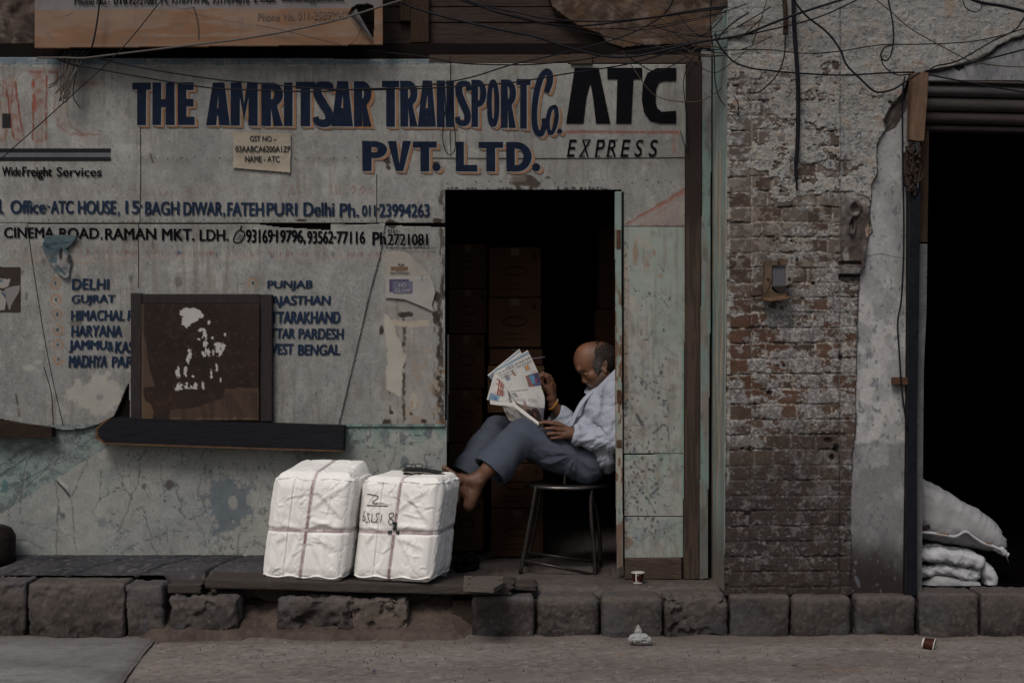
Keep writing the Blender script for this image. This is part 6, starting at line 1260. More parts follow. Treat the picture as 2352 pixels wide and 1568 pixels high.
# scraps: each a small thing
def scrap(px, py, z, size, color, label, cat='litter', seed=0, name='paper_scrap'):
    rs = np.random.RandomState(seed+50); o_ = np.array(ptz(px, py, z)); n = 7; a = rs.rand()*3; V = []; 
    for i in range(n):
        t = 2*math.pi*i/n; r_ = size*(.6+.5*rs.rand()); x, y = r_*math.cos(t), r_*.45*math.sin(t); V.append(o_+np.array([x*math.cos(a)-y*math.sin(a), x*math.sin(a)+y*math.cos(a), .004+rs.rand()*size*.35]))
    V.append(o_+np.array([0, 0, .004+size*.45])); V2 = [q-np.array([0, 0, .0015]) for q in V]
    F_ = [(i, (i+1) % n, n) for i in range(n)]; F_ += [tuple(j+n+1 for j in q)[::-1] for q in F_]
    obj(name, V+V2, F_, mat('scrap_'+str(seed), color, rough=.7, bump=0, var=.1), label=label, cat=cat, group='litter on the road')
ZR = -.216
for i, (x, y, s_, c_, lab, nm, ct) in enumerate(((858, 1543, .016, (.15, .09, .20), 'crumpled purple wrapper on the road below the bales', 'wrapper', 'wrapper'), (1065, 1545, .012, (.17, .12, .20), 'faint purple scrap on the road below the gap in the kerb', 'paper_scrap', 'scrap'), (656, 1477, .010, (.42, .41, .39), 'small white scrap by the kerb under the left bale', 'paper_scrap', 'scrap'), (860, 1474, .014, (.26, .30, .30), 'pale bluish scrap by the kerb under the right bale', 'paper_scrap', 'scrap'), (768, 1538, .008, (.45, .43, .38), 'tiny white scrap on the road left of the purple wrapper', 'paper_scrap', 'scrap'), (931, 1484, .018, (.20, .11, .06), 'orange brown dry leaf near the kerb below the gap', 'dry_leaf', 'leaf'), (724, 1484, .011, (.22, .13, .06), 'small ochre dry leaf below the left bale', 'dry_leaf', 'leaf'), (1424, 1506, .010, (.32, .17, .06), 'orange dry leaf on the road below the plastic bag', 'dry_leaf', 'leaf'), (1487, 1514, .010, (.28, .15, .06), 'orange dry leaf right below the plastic bag', 'dry_leaf', 'leaf'), (1515, 1543, .009, (.28, .16, .08), 'ochre dry leaf low on the road right of the plastic bag', 'dry_leaf', 'leaf'), (2036, 1471, .018, (.20, .17, .05), 'yellow green leaf by the kerb left of the tipped cup', 'dry_leaf', 'leaf'), (1945, 1475, .022, (.24, .21, .20), 'clear crumpled wrapper by the kerb below the plaster wall', 'wrapper', 'wrapper'), (1825, 1530, .013, (.015, .015, .022), 'flat dark blob on the road below the brick pillar', 'wrapper', 'wrapper'), (1975, 1542, .008, (.34, .19, .08), 'tiny orange scrap on the road right of the dark blob', 'paper_scrap', 'scrap'), (965, 1162+240-14, .020, (.13, .13, .13), 'grey flake of stone in the earth gap under the plank', 'stone_flake', 'flake'), (1650, 1488-392+400, .012, (.10, .12, .14), 'small bluish scrap on the road below the battered kerb stone', 'paper_scrap', 'scrap'), (1709, 1509, .016, (.20, .17, .13), 'pale frayed scrap on the road in front of the pillar', 'paper_scrap', 'scrap'), (1505, 1480, .012, (.07, .045, .035), 'brown twig end right beside the plastic bag', 'dry_leaf', 'leaf'))):
    scrap(x, y, ZR if i != 14 else -.14, s_, c_, lab, ct, i, nm)
dr = thing('drum', 'dark rusty drum at the left edge of the footway', 'drum', ptz(-20, 1310, .1))
MB().lathe([(0, .20), (.07, .20), (.105, .185), (.125, .15), (.128, .14), (.126, .05), (.128, .0), (0, 0)], np.array(pt(-22, 1286, -.14))*np.array([1, 1, 0])+np.array([0, 0, .10]), 32).obj('drum_body', mat('drum_iron', (.022, .016, .014), rough=.6, var=.5, vs=14, bump=.3), dr, smooth=True)

# ================================================================= paper notices
def notice(name, poly, yy, paint, label, cat, step=1.2, curl=.006, par=True):
    P = np.array(poly, float); cvs = Canvas(P[:, 0].min()-4, P[:, 1].min()-4, P[:, 0].max()+4, P[:, 1].max()+4, 1.0); paint(cvs)
    t = thing(name, label, cat, pt(P[:, 0].mean(), P[:, 1].max(), yy))
    grid('sheet', poly, yy, cvs, M_paper, t, step=step, hf=lambda a, b: curl*(fbm(a*.03, b*.03, 3, 4)-.4), rim=.002); return t
def p1_(c): c.c[:] = np.array([.46, .41, .325]); c.c *= (.85+.3*fbm(c.X*.03, c.Y*.03, 4, 1))[..., None]; c.field(.4*sst(.55, .7, fbm(c.X*.05, c.Y*.04, 4, 2)), (.36, .28, .19)); c.field(.35*sst(318, 306, c.Y), (.40, .31, .2)); c.field(.5*sst(376, 392, c.Y), (.56, .49, .38))
nt_ = notice('paper_notice', [(536, 304), (668, 308), (667, 397), (620, 393), (535, 386)], -.012, p1_, 'cream paper notice with tax number below the company name', 'notice')
lettering('print', words([('GST NO –', 574, 312, 635, 325), ('03AABCA6200A1ZP', 541, 335, 667, 349), ('NAME - ATC', 563, 358, 642, 372)], .014, .006, 0, .1), -.0165, M_ink, nt_, label='three lines of dark print')
def p2_(c):
    c.c[:] = np.array([.43, .41, .38]); c.c *= (.88+.25*fbm(c.X*.04, c.Y*.04, 4, 3))[..., None]; c.poly([(884, 560), (1010, 560), (1010, 636), (884, 636)], (.40, .36, .30), .7, 1); c.line([(886, 634), (960, 634)], 1, (.12, .11, .11), .7, .7); c.poly([(898, 613), (938, 613), (938, 622), (898, 622)], (.19, .115, .06), .95); c.poly([(895, 642), (940, 642), (940, 671), (895, 671)], (.085, .075, .14), .95); c.poly([(903, 647), (948, 647), (948, 675), (903, 675)], (.17, .165, .24), .95); c.line([(969, 632), (970, 646)], 3, (.15, .19, .26), .7); c.line([(980, 640), (981, 645)], 3, (.15, .19, .26), .6); c.blob(960, 610, 14, 20, (.36, .34, .31), .7, .6)
ps = notice('torn_poster', [(887, 580), (905, 577), (930, 578), (945, 588), (958, 604), (972, 616), (985, 628), (996, 650), (1000, 672), (992, 700), (996, 716), (970, 704), (935, 690), (930, 688), (912, 686), (884, 684), (887, 640)], -.006, p2_, 'torn white cosmetic poster with purple box beside the doorway', 'poster', curl=.004)
MPK = mat('poster_dark_print', (.10, .09, .085), bump=0); MPW = mat('poster_white_print', (.42, .40, .40), bump=0); MPB = mat('poster_tan_print', (.34, .26, .18), bump=0)
lettering('print', words([('RA', 915, 605, 929, 611), ('FACEWASH', 897, 624, 940, 630)], .008, 0, 0, .05), -.0115, MPK, ps); lettering('print', words([('GOLD', 908, 614, 928, 621)], .008, 0, 0, .05), -.0115, MPB, ps); lettering('print', words([('HD', 916, 651, 933, 660), ('GLOW', 908, 663, 943, 672)], .008, 0, .1, .05), -.0115, MPW, ps)
def p3_(c): c.c[:] = np.array([.115, .165, .185]); c.c *= (.75+.5*fbm(c.X*.05, c.Y*.05, 4, 3))[..., None]; c.field(.8*sst(575, 605, c.Y)*sst(.38, .55, fbm(c.X*.04, c.Y*.04, 3, 2)), (.30, .31, .29)); c.blob(143, 596, 12, 20, (.33, .30, .28), .9, .5); c.blob(140, 582, 5, 14, (.015, .015, .02), .9, .7); c.blob(160, 595, 6, 10, (.02, .02, .025), .85, .6); c.line([(133, 610), (150, 630)], 5, (.05, .09, .11), .8); c.poly([(118, 592), (132, 592), (130, 605), (118, 604)], (.07, .12, .15), .8)
pb2 = notice('torn_poster', [(106, 541), (150, 540), (178, 541), (168, 558), (152, 572), (164, 590), (164, 604), (160, 618), (158, 638), (148, 640), (133, 627), (118, 606), (106, 585), (98, 568)], -.022, p3_, 'torn curling blue poster under the words cinema road', 'poster', curl=.03)
lettering('print', words([('Mountain', 100, 556, 136, 567), ('Dew', 139, 553, 156, 562)], .02, -.12, .1, .1), -.046, mat('poster_print', (.03, .055, .075), bump=0), pb2)
def p4_(c): c.c[:] = np.array([.055, .042, .038]); c.c *= (.8+.4*fbm(c.X*.05, c.Y*.05, 4, 3))[..., None]; c.poly([(-20, 638), (24, 640), (20, 658), (0, 662), (-20, 664)], (.40, .38, .34), .95, 1, 3); c.poly([(-20, 665), (10, 668), (14, 690), (10, 712), (-20, 714)], (.40, .38, .35), .95, 1, 4); c.blob(3, 645, 5, 5, (.08, .14, .18), .8); c.line([(5, 672), (14, 684)], 5, (.06, .11, .16), .9); c.poly([(20, 712), (46, 664), (46, 655), (20, 660), (10, 664)], (.30, .285, .275), .9, 1, 2)
notice('torn_poster', [(-60, 612), (46, 613), (46, 715), (-60, 715)], -.012, p4_, 'dark brown poster remains with pale torn paper at the left edge', 'poster', curl=.004)

# ================================================================= cables
def cable(name, pts, r, m, label, yy=-.3, group='overhead cables', cat='cable', sag=None):
    n = len(pts); Y_ = np.broadcast_to(np.asarray(yy, float), (n,)) if np.ndim(yy) == 0 else np.interp(np.linspace(0, 1, n), np.linspace(0, 1, len(yy)), yy)
    P = crom([pt(a, b, y) for (a, b), y in zip(pts, Y_)], 8); v, f = tube(P, r, 7)
    return obj(name, v, f, m, smooth=True, label=label, cat=cat, group=group)
k_, g_, b_ = M_cable, M_cable_g, M_cable_b
cable('cable', [(85, 133), (150, 133), (190, 134), (250, 127), (400, 109), (588, 85), (760, 50), (860, 20), (950, -8)], .0052, g_, 'pale grey cable rising to the right across the orange sign', -.24)
cable('cable', [(230, -10), (226, 30), (218, 80), (210, 114)], .0045, k_, 'short black cable hanging down the left part of the orange sign', -.22)
cable('cable', [(385, -15), (370, 2), (280, 112), (170, 215), (25, 345), (-40, 400)], .0026, k_, 'thin straight wire slanting across the faded red letters', -.5)
cable('cable', [(90, 118), (150, 143), (230, 160), (370, 185), (490, 203), (588, 207), (720, 211), (850, 204), (960, 204), (1050, 199), (1176, 190), (1300, 170), (1440, 148), (1540, 120), (1590, 110)], .0038, k_, 'lower black cable sagging over the tops of the company letters', [-.08, -.2, -.25, -.3])
cable('cable', [(228, 135), (330, 157), (490, 182), (588, 191), (735, 204), (900, 205), (1060, 183), (1176, 149), (1290, 123), (1420, 88), (1500, 52), (1530, 28), (1552, -8)], .0038, k_, 'black cable sagging over the letters then rising to the top edge', [-.1, -.2, -.28, -.4])
cable('cable', [(885, -12), (935, 12), (1010, 36), (1100, 58), (1176, 74), (1230, 85), (1300, 108), (1380, 128), (1440, 131), (1500, 122), (1600, 98), (1700, 82), (1764, 58), (1830, 33), (1970, -12)], .0062, k_, 'thickest black cable dipping over the boards and rising past the pillar', [-.2, -.3, -.4, -.6])
cable('cable', [(1030, -10), (1120, 22), (1176, 38), (1250, 55), (1330, 60), (1430, 50), (1600, 27), (1764, 4), (1840, -12)], .0048, k_, 'upper black cable arching low over the brown plaster', -.42)
cable('cable', [(1050, -8), (1110, 14), (1176, 27), (1260, 44), (1380, 50), (1500, 40), (1620, 20), (1764, 6), (1860, -10)], .004, k_, 'second black cable running beside the upper one over the plaster', -.44)
cable('cable', [(1080, -8), (1176, 33), (1300, 62), (1420, 66), (1540, 54), (1650, 32), (1764, 14)], .0022, k_, 'thin wire following just under the two upper black cables', -.4)
cable('cable', [(800, 108), (860, 118), (970, 130), (1050, 145), (1140, 149), (1230, 148), (1330, 138), (1450, 118), (1580, 100), (1680, 86), (1764, 70), (1880, 40), (1990, -10)], .0036, k_, 'black cable along the timber beam above the door', [-.05, -.15, -.4, -.6])
cable('cable', [(1176, 36), (1280, 62), (1380, 82), (1470, 102), (1540, 114), (1640, 118)], .0026, k_, 'thin wire falling from the boards to the knot at the post', -.35)
cable('cable', [(1366, -10), (1400, 18), (1450, 50), (1540, 95), (1590, 120), (1645, 128)], .003, b_, 'brown wire slanting down across the brown plaster', -.36)
cable('cable', [(1500, 30), (1540, 58), (1590, 90), (1632, 107)], .0028, b_, 'short brown wire slanting into the wire knot', -.38)
cable('cable', [(1512, 46), (1540, 80), (1566, 106), (1580, 116)], .0024, b_, 'shorter brown wire left of the wire knot', -.37)
cable('cable', [(1690, 0), (1650, 40), (1610, 80), (1585, 100)], .0024, b_, 'brown wire slanting down left to the knot at the post', -.4)
cable('cable', [(1430, 118), (1460, 165), (1490, 206), (1520, 226), (1570, 234), (1615, 230), (1660, 200), (1705, 152), (1732, 90), (1764, -6)], .0024, b_, 'thin brown wire looping in a wide curve across the black initials', [-.1, -.2, -.3, -.55])
cable('cable', [(1580, 118), (1594, 126), (1620, 130), (1650, 129), (1666, 124), (1652, 110), (1625, 106), (1598, 112), (1588, 122)], .0036, b_, 'knot of pale wire wound beside the timber post', -.36)
cable('cable', [(1634, -10), (1632, 60), (1640, 130), (1643, 190), (1655, 230), (1678, 252), (1697, 262)], .003, k_, 'black wire hanging down the post and curling to the pillar', [-.4, -.3, -.46])
cable('cable', [(1642, 76), (1650, 100), (1665, 122), (1690, 145), (1730, 158), (1764, 162), (1840, 169), (1940, 173), (2030, 168), (2100, 166)], .0044, k_, 'black cable stretched across the pillar to the short timber', -.56)
cable('cable', [(1655, 116), (1764, 115), (1850, 123), (1930, 118), (2020, 104), (2120, 102), (2220, 97), (2300, 82), (2370, 60)], .0028, k_, 'thin wire running level across pillar and plaster wall', -.55)
cable('cable', [(1815, -10), (1850, 35), (1900, 75), (1930, 115), (1945, 150), (1980, 185), (2005, 208), (2025, 212), (2055, 204), (2085, 185), (2112, 168)], .0052, k_, 'thick black cable drooping in a deep curve left of the timber', -.57)
cable('cable', [(2038, -10), (2050, 50), (2052, 95), (2045, 130), (2032, 140), (2023, 128), (2032, 110), (2050, 104)], .004, k_, 'black cable hanging down the plaster into a small loop', -.56)
cable('cable', [(2023, 126), (2028, 148), (2045, 165), (2065, 173), (2090, 171)], .0032, k_, 'short black wire from the small loop to the timber', -.55)
cable('cable', [(2000, -10), (2050, 30), (2090, 65), (2160, 105), (2230, 140), (2300, 152), (2370, 154)], .003, b_, 'dark wire slanting down right across the plaster wall', -.56)
cable('cable', [(2128, 166), (2150, 152), (2200, 140), (2280, 95), (2330, 70), (2350, 45), (2370, 20)], .004, k_, 'black cable climbing right from the timber in steps', -.56)
cable('cable', [(2128, 163), (2190, 152), (2250, 140), (2352, 114), (2390, 100)], .0044, k_, 'black cable rising gently right above the shutter', -.58)
cable('cable', [(2132, 172), (2200, 185), (2280, 200), (2352, 212), (2390, 218)], .004, k_, 'black cable falling right across the shutter slats', -.58)
cable('cable', [(2205, -12), (2240, 2), (2260, 8), (2310, 16), (2390, 36)], .008, k_, 'thick taped cable in the top right corner', -.6)
cable('cable', [(2210, -4), (2218, 18), (2238, 28), (2252, 22), (2258, 2)], .0026, k_, 'thin hanging loop below the taped corner cable', -.6)
cable('cable', [(1804, 80), (1801, 130), (1786, 170), (1764, 195), (1742, 212), (1714, 214)], .0038, k_, 'black wire curling left from the end of the short pipe', -.56)
cable('cable', [(2078, 176), (2073, 230), (2074, 400), (2076, 500), (2075, 600), (2070, 690), (2062, 740), (2065, 800), (2072, 900), (2084, 985)], .0046, k_, 'black cable hanging down the plaster wall beside the blue rail', -.475)
cable('cable', [(1034, 128), (1035, 170), (1033, 210), (1024, 250), (1018, 290), (1018, 330), (1030, 355), (1043, 348), (1046, 320), (1042, 280), (1035, 240), (1033, 200)], .0026, k_, 'twisted black loop hanging over the letters of the company name', -.03)
cable('cable', [(1600, 122), (1580, 150), (1570, 190), (1574, 240), (1578, 290), (1580, 350), (1570, 325), (1563, 300)], .0024, k_, 'thin black wire dangling beside the black initials', -.08)
cable('cable', [(1432, 120), (1460, 142), (1500, 164), (1530, 158), (1580, 130)], .003, k_, 'slack dark wire dipping over the black initials', -.12)
cable('cable', [(588, 58), (650, 70), (780, 103), (800, 103), (816, 92), (828, 70), (834, 48)], .0018, b_, 'thin rusty wire lying over the orange band of the sign', -.19)
cable('cable', [(1685, 220), (1694, 235), (1698, 262)], .0024, k_, 'tiny wire end hanging on the pillar corner', -.48)
cable('cable', [(1720, 30), (1690, 48), (1660, 75), (1645, 95)], .004, k_, 'short black cable dropping from the pillar to the knot', -.5)
cd = cable('conduit', [(1800, -20), (1804, 30), (1804, 80)], .012, M_dkwood_v, 'short brown pipe hanging from the top on the pillar', -.5, 'pipes on the pillar', 'pipe')
cable('conduit', [(1822, -20), (1824, 60), (1829, 130), (1833, 200), (1833, 280), (1831, 340), (1828, 380), (1829, 410), (1831, 438)], np.array([.011]*48+[.009]*9+[.006]*8), k_, 'long black taped cable pipe hanging down the brick pillar', -.49, 'pipes on the pillar', 'pipe')
rs = np.random.RandomState(9)
for i in range(9):
    a = (rs.uniform(1400, 1600), rs.uniform(20, 110)); b = (rs.uniform(1640, 1790), rs.uniform(-10, 130)); m_ = ((a[0]+b[0])/2+rs.uniform(-20, 20), (a[1]+b[1])/2+rs.uniform(10, 60))
    cable('cable', [a, ((a[0]+m_[0])/2, (a[1]+m_[1])/2+8), m_, ((b[0]+m_[0])/2, (b[1]+m_[1])/2+6), b], rs.uniform(.0018, .0032), [k_, b_, k_][i % 3], 'thin slack wire in the tangle above the timber post', [-.2, -.42, -.5])
rs = np.random.RandomState(4); cb_ = thing('cable_bundle', 'frayed bundle of cut grey wires hanging over the faded red letters', 'wires', pt(160, 240, -.15))
for i in range(16):
    t = i/15; p = [pt(150+t*56, 117, -.02), pt(144+t*44, 138, -.09), pt(141+t*36+rs.uniform(-3, 3), 160, -.11), pt(138+t*26+rs.uniform(-8, 8), 190, -.12), pt(133+t*26+rs.uniform(-8, 8), 205+rs.uniform(0, 38), -.12)]
    if i in (2, 3): p[3:] = [pt(128, 180+i*4, -.13), pt(112, 184+i*6, -.13)]
    if i == 14: p[3:] = [pt(168, 220, -.13), pt(184, 248, -.13)]
    MB().tube(crom(p, 5), .0026+rs.rand()*.0014, 5).obj('wire', [g_, b_, k_, g_][i % 4], cb_, smooth=True)
# ================================================================= the reading man
M_skin = mat('skin', attr=True, gain=.72, rough=.56, var=.10, vs=60, bump=.12, bs=260, spec=.4, dist=.002)
M_shirt = mat('shirt_cloth', (.44, .475, .555), rough=.85, var=.05, vs=12, bump=.12, bs=300, spec=.15, dist=.002)
M_trou = mat('trouser_cloth', (.085, .10, .132), rough=.85, var=.12, vs=10, bump=.12, bs=300, spec=.15, dist=.002)
def V3(t): return np.array(pt(*t[:3]))
def chainp(s, L, k=.02):       # (px, py, y, radius)
    for a, b in zip(L[:-1], L[1:]): s.cap(V3(a), V3(b), a[3], b[3], k)
def flatcut(s, c, n):
    n = np.array(n, float); n /= np.linalg.norm(n); c = np.array(c)
    g = np.stack(np.meshgrid(*[np.arange(s.n[i], dtype=np.float32)*s.h+s.lo[i] for i in range(3)], indexing='ij'), -1)
    s.F = np.maximum(s.F, ((g-c)@n).astype(np.float32))
def ppx(v): s = 3456/(8+v[:, 1]); return 1176+v[:, 0]*s, 784-(v[:, 2]-1.26)*s
man = thing('person', 'seated balding man in a light blue shirt reading a newspaper in the doorway', 'person', pt(1335, 1105, .30))
# trousers: two legs grown separately, then joined at the seat
lo, hi = (-.36, -.10, .40), (.55, .60, 1.02); h = .0065
def leg(L, cutc, cutn, inner):
    s = SDF(lo, hi, h); chainp(s, L, .035); flatcut(s, V3(cutc), cutn)
    d = np.array(cutn, float); d /= np.linalg.norm(d); s.cap(V3(cutc)-d*.05, V3(cutc)+d*.2, inner*.95, inner, .003, True); return s
nL = [(1345, 1066, .20, .105), (1268, 1036, .165, .096), (1197, 1002, .125, .087), (1165, 1036, .085, .087), (1138, 1068, .055, .098), (1100, 1112, .02, .108)]
d1 = V3((1100, 1108, .02))-V3((1196, 1000, .125)); near = leg(nL, (1128, 1087, .045), d1+np.array([0, 0, .0]), .092)
fL = [(1345, 1066, .40, .105), (1240, 1025, .39, .095), (1142, 992, .38, .084), (1110, 1030, .34, .080), (1085, 1068, .30, .083), (1050, 1125, .24, .09)]
d2 = V3((1050, 1120, .24))-V3((1140, 992, .38)); far = leg(fL, (1068, 1094, .27), d2, .076)
tr = SDF(lo, hi, h); k_ = .03; A_, B_ = near.F, far.F; hh = np.clip(.5+.5*(A_-B_)/k_, 0, 1); tr.F = A_*(1-hh)+B_*hh-k_*hh*(1-hh)
tr.ell(V3((1350, 1058, .30)), (.125, .19, .115), .04)
v, q = tr.mesh(); n_ = vnormals(v, q); P_, Q_ = ppx(v)
# folds: across the hip crease, behind the knee, long soft ones down the shin
ax1 = (v-V3((1197, 1002, .125))); tdir = d1/np.linalg.norm(d1); al = ax1@tdir
fold = (fbm(al*26+v[:, 1]*14, v[:, 1]*5+al*3, 3, 2)-.5)*.016*np.exp(-(al/.09)**2)
hipd = np.hypot(P_-1320, (Q_-1045)*1.2)/60; ang = np.arctan2(Q_-1045, P_-1320)
fold += (fbm(ang*4.5, hipd*1.2+v[:, 1]*6, 3, 3)-.5)*.022*np.exp(-(hipd-.9)**2)
fold += (fbm(v[:, 1]*16+(P_-Q_)*.016, (P_+Q_)*.006, 4, 4)-.5)*.022
fold += .004*np.exp(-((v[:, 1]-.06-(P_-1100)*.0006)/.006)**2)*(P_ < 1200)
v = v+n_*fold[:, None]
obj('trousers', v, q, M_trou, man, smooth=True)
# shirt
lo, hi = (.16, -.06, .50), (.86, .66, 1.20)
s = SDF(lo, hi, .0055)
s.ell(V3((1352, 1008, .30)), (.140, .170, .150), .03); s.ell(V3((1390, 944, .30)), (.128, .175, .150), .03); s.ell(V3((1386, 1040, .30)), (.088, .228, .125), .03)
s.cap(V3((1412, 900, .16)), V3((1404, 900, .44)), .074, .074, .03)
s.cap(V3((1420, 885, .24)), V3((1420, 885, .36)), .060, .060, .03)
arm = SDF(lo, hi, .0055); chainp(arm, [(1414, 905, .125, .074), (1412, 960, .10, .072), (1405, 1012, .09, .070), (1365, 1010, .085, .056), (1325, 1001, .085, .050), (1290, 992, .085, .046)], .025)
dn = V3((1290, 992, .085))-V3((1365, 1008, .085)); flatcut(arm, V3((1318, 999, .085)), dn); dd = dn/np.linalg.norm(dn); arm.cap(V3((1318, 999, .085))-dd*.04, V3((1318, 999, .085))+dd*.1, .040, .042, .003, True)
arf = SDF(lo, hi, .0055); chainp(arf, [(1395, 900, .46, .078), (1360, 960, .47, .072), (1330, 992, .46, .068), (1295, 965, .425, .060), (1262, 938, .39, .056)], .025)
df = V3((1258, 934, .385))-V3((1330, 992, .46)); flatcut(arf, V3((1275, 949, .40)), df); dg = df/np.linalg.norm(df); arf.cap(V3((1275, 949, .40))-dg*.04, V3((1275, 949, .40))+dg*.1, .046, .048, .003, True)
for o_ in (arm, arf):
    k_ = .028; hh = np.clip(.5+.5*(s.F-o_.F)/k_, 0, 1); s.F = s.F*(1-hh)+o_.F*hh-k_*hh*(1-hh)
v, q = s.mesh(); n_ = vnormals(v, q); P_, Q_ = ppx(v)
el = np.hypot(P_-1402, Q_-1010)/70; an = np.arctan2(Q_-1010, P_-1402)
fold = (fbm(an*4.2+v[:, 1]*5, el*1.4, 3, 2)-.5)*.026*np.exp(-(el-.7)**2*1.3)*(v[:, 1] < .25)
fa = (P_-1300)*.015; fold += (fbm((P_-1318)*.055+v[:, 2]*5, v[:, 1]*9+v[:, 2]*3, 3, 3)-.5)*.020*(v[:, 1] < .16)*(Q_ > 960)
fold += (fbm((P_*.8+Q_*.5)*.035, (Q_*.8-P_*.5)*.010+v[:, 1]*3, 3, 4)-.5)*.017*(Q_ < 985)
e2 = np.hypot(P_-1330, Q_-985)/50; a2 = np.arctan2(Q_-985, P_-1330); fold += (fbm(a2*4+3, e2*1.2, 3, 5)-.5)*.020*np.exp(-(e2-.8)**2)*(v[:, 1] > .33)
fold += (fbm(v[:, 1]*22+P_*.01, Q_*.012, 3, 6)-.5)*.012*(Q_ > 1020)
# cuff edge, placket and pocket seams
fold += (np.abs(fbm(P_*.022+Q_*.05, Q_*.010-P_*.022, 2, 7)-.5)-.12)*.030
fold += .0035*sst(1334, 1331, P_)*(v[:, 1] < .17)*(Q_ > 960)
pk = ((P_ > 1346) & (P_ < 1378) & (Q_ > 932+(P_-1346)*.35) & (Q_ < 985) & (v[:, 1] < .22)).astype(float); fold += .0035*pk
v = v+n_*fold[:, None]
sh = obj('shirt', v, q, M_shirt, man, smooth=True)
def strip3(name, A_, B_, th, m, par):
    a = crom([V3(p) for p in A_], 5); b = crom([V3(p) for p in B_], 5); n = len(a); V = []; F_ = []
    nr = np.cross(np.gradient(a, axis=0), b-a); nr /= np.linalg.norm(nr, axis=1)[:, None]
    if nr[:, 1].mean() > 0: nr = -nr
    for i in range(n): V += [a[i]+nr[i]*th, (a[i]+b[i])/2+nr[i]*(th+.003), b[i]+nr[i]*th, b[i]-nr[i]*th, a[i]-nr[i]*th]
    for i in range(n-1):
        for k in range(5): F_.append((5*i+k, 5*i+(k+1) % 5, 5*i+5+(k+1) % 5, 5*i+5+k))
    F_ += [(0, 1, 2, 3, 4), tuple(5*n-5+k for k in (4, 3, 2, 1, 0))]
    return obj(name, V, F_, m, par, smooth=False)
strip3('collar', [(1426, 836, .24), (1412, 849, .205), (1392, 869, .190), (1372, 889, .205)], [(1436, 866, .13), (1420, 884, .115), (1400, 900, .122), (1379, 911, .165)], .003, M_shirt, man)
strip3('collar', [(1370, 892, .26), (1362, 893, .30), (1358, 888, .35), (1366, 878, .40)], [(1358, 908, .25), (1346, 905, .30), (1343, 898, .36), (1352, 886, .42)], .003, M_shirt, man)
strip3('placket', [(1362, 902, .225), (1342, 925, .205), (1328, 950, .19), (1315, 978, .185)], [(1354, 900, .24), (1334, 921, .225), (1320, 946, .21), (1308, 974, .205)], .003, M_shirt, man)
# the body itself: one skin
lo, hi = (-.42, -.12, .36), (.66, .60, 1.30)
b = SDF(lo, hi, .0033)
# trunk and legs under the clothes
b.ell(V3((1352, 1030, .30)), (.10, .14, .12), .03); b.ell(V3((1388, 940, .30)), (.10, .14, .13), .05); b.cap(V3((1405, 905, .18)), V3((1400, 905, .42)), .036, .036, .02)
for L in (nL, fL): chainp(b, [(p[0], p[1], p[2], p[3]*.62) for p in L[:4]], .02)
chainp(b, [(1165, 1036, .085, .052), (1130, 1070, .025, .045), (1100, 1098, -.04, .036)], .02)
chainp(b, [(1110, 1030, .34, .05), (1080, 1075, .28, .044), (1052, 1118, .22, .036)], .02)
# near foot: heel low, toes up, sole against the bale
b.cap(V3((1102, 1097, -0.045)), V3((1080, 1155, -0.047)), .036, .030, .018); b.ell(V3((1076, 1161, -0.047)), (.026, .030, .030), .015)
b.cap(V3((1094, 1105, -0.047)), V3((1052, 1099, -0.060)), .036, .026, .022); b.cap(V3((1080, 1145, -0.051)), V3((1054, 1107, -0.065)), .026, .028, .02)
b.cap(V3((1048, 1095, -0.030)), V3((1054, 1105, -0.090)), .021, .018, .016); b.ell(V3((1103, 1107, -0.077)), (.013, .011, .013), .012)
for a_, c_, r0, r1 in (((1042, 1089, -0.029), (1021, 1074, -0.023), .0165, .0135), ((1046, 1092, -0.049), (1029, 1078, -0.049), .0125, .010), ((1049, 1095, -0.065), (1036, 1082, -0.067), .0115, .0095), ((1052, 1099, -0.079), (1042, 1087, -0.083), .011, .009), ((1055, 1104, -0.091), (1048, 1094, -0.096), .010, .0085)):
    b.cap(V3(a_), V3(c_), r0, r1, .006); b.ell(V3(c_), (r1*1.12, r1*1.1, r1*1.12), .004)
# far foot, mostly hidden
b.cap(V3((1052, 1118, .22)), V3((1044, 1150, .21)), .036, .03, .015); b.cap(V3((1050, 1122, .22)), V3((1034, 1112, .14)), .03, .024, .015)
# near arm and hand on the lower edge of the paper
chainp(b, [(1410, 915, .14, .04), (1403, 1010, .095, .045), (1362, 1006, .09, .040), (1322, 998, .09, .029), (1308, 994, .09, .027)], .015)
b.cap(V3((1308, 990, .088)), V3((1286, 984, .078)), .024, .020, .012); b.cap(V3((1310, 998, .084)), V3((1290, 1000, .074)), .022, .019, .012)
for L in ([(1290, 978, .070, .0115), (1270, 972, .058, .0100), (1252, 970, .062, .0085), (1240, 971, .070, .0075)],
          [(1288, 987, .066, .0112), (1268, 983, .052, .0100), (1254, 984, .056, .0088), (1250, 986, .072, .0078)],
          [(1289, 996, .066, .0110), (1271, 995, .052, .0098), (1259, 996, .056, .0086), (1257, 998, .072, .0076)],
          [(1292, 1004, .070, .0100), (1277, 1005, .058, .0088), (1267, 1006, .060, .0078), (1265, 1007, .074, .0070)],
          [(1304, 984, .100, .0135), (1282, 972, .104, .0110), (1262, 968, .096, .0092), (1247, 968, .088, .0080)]): chainp(b, L, .0035)
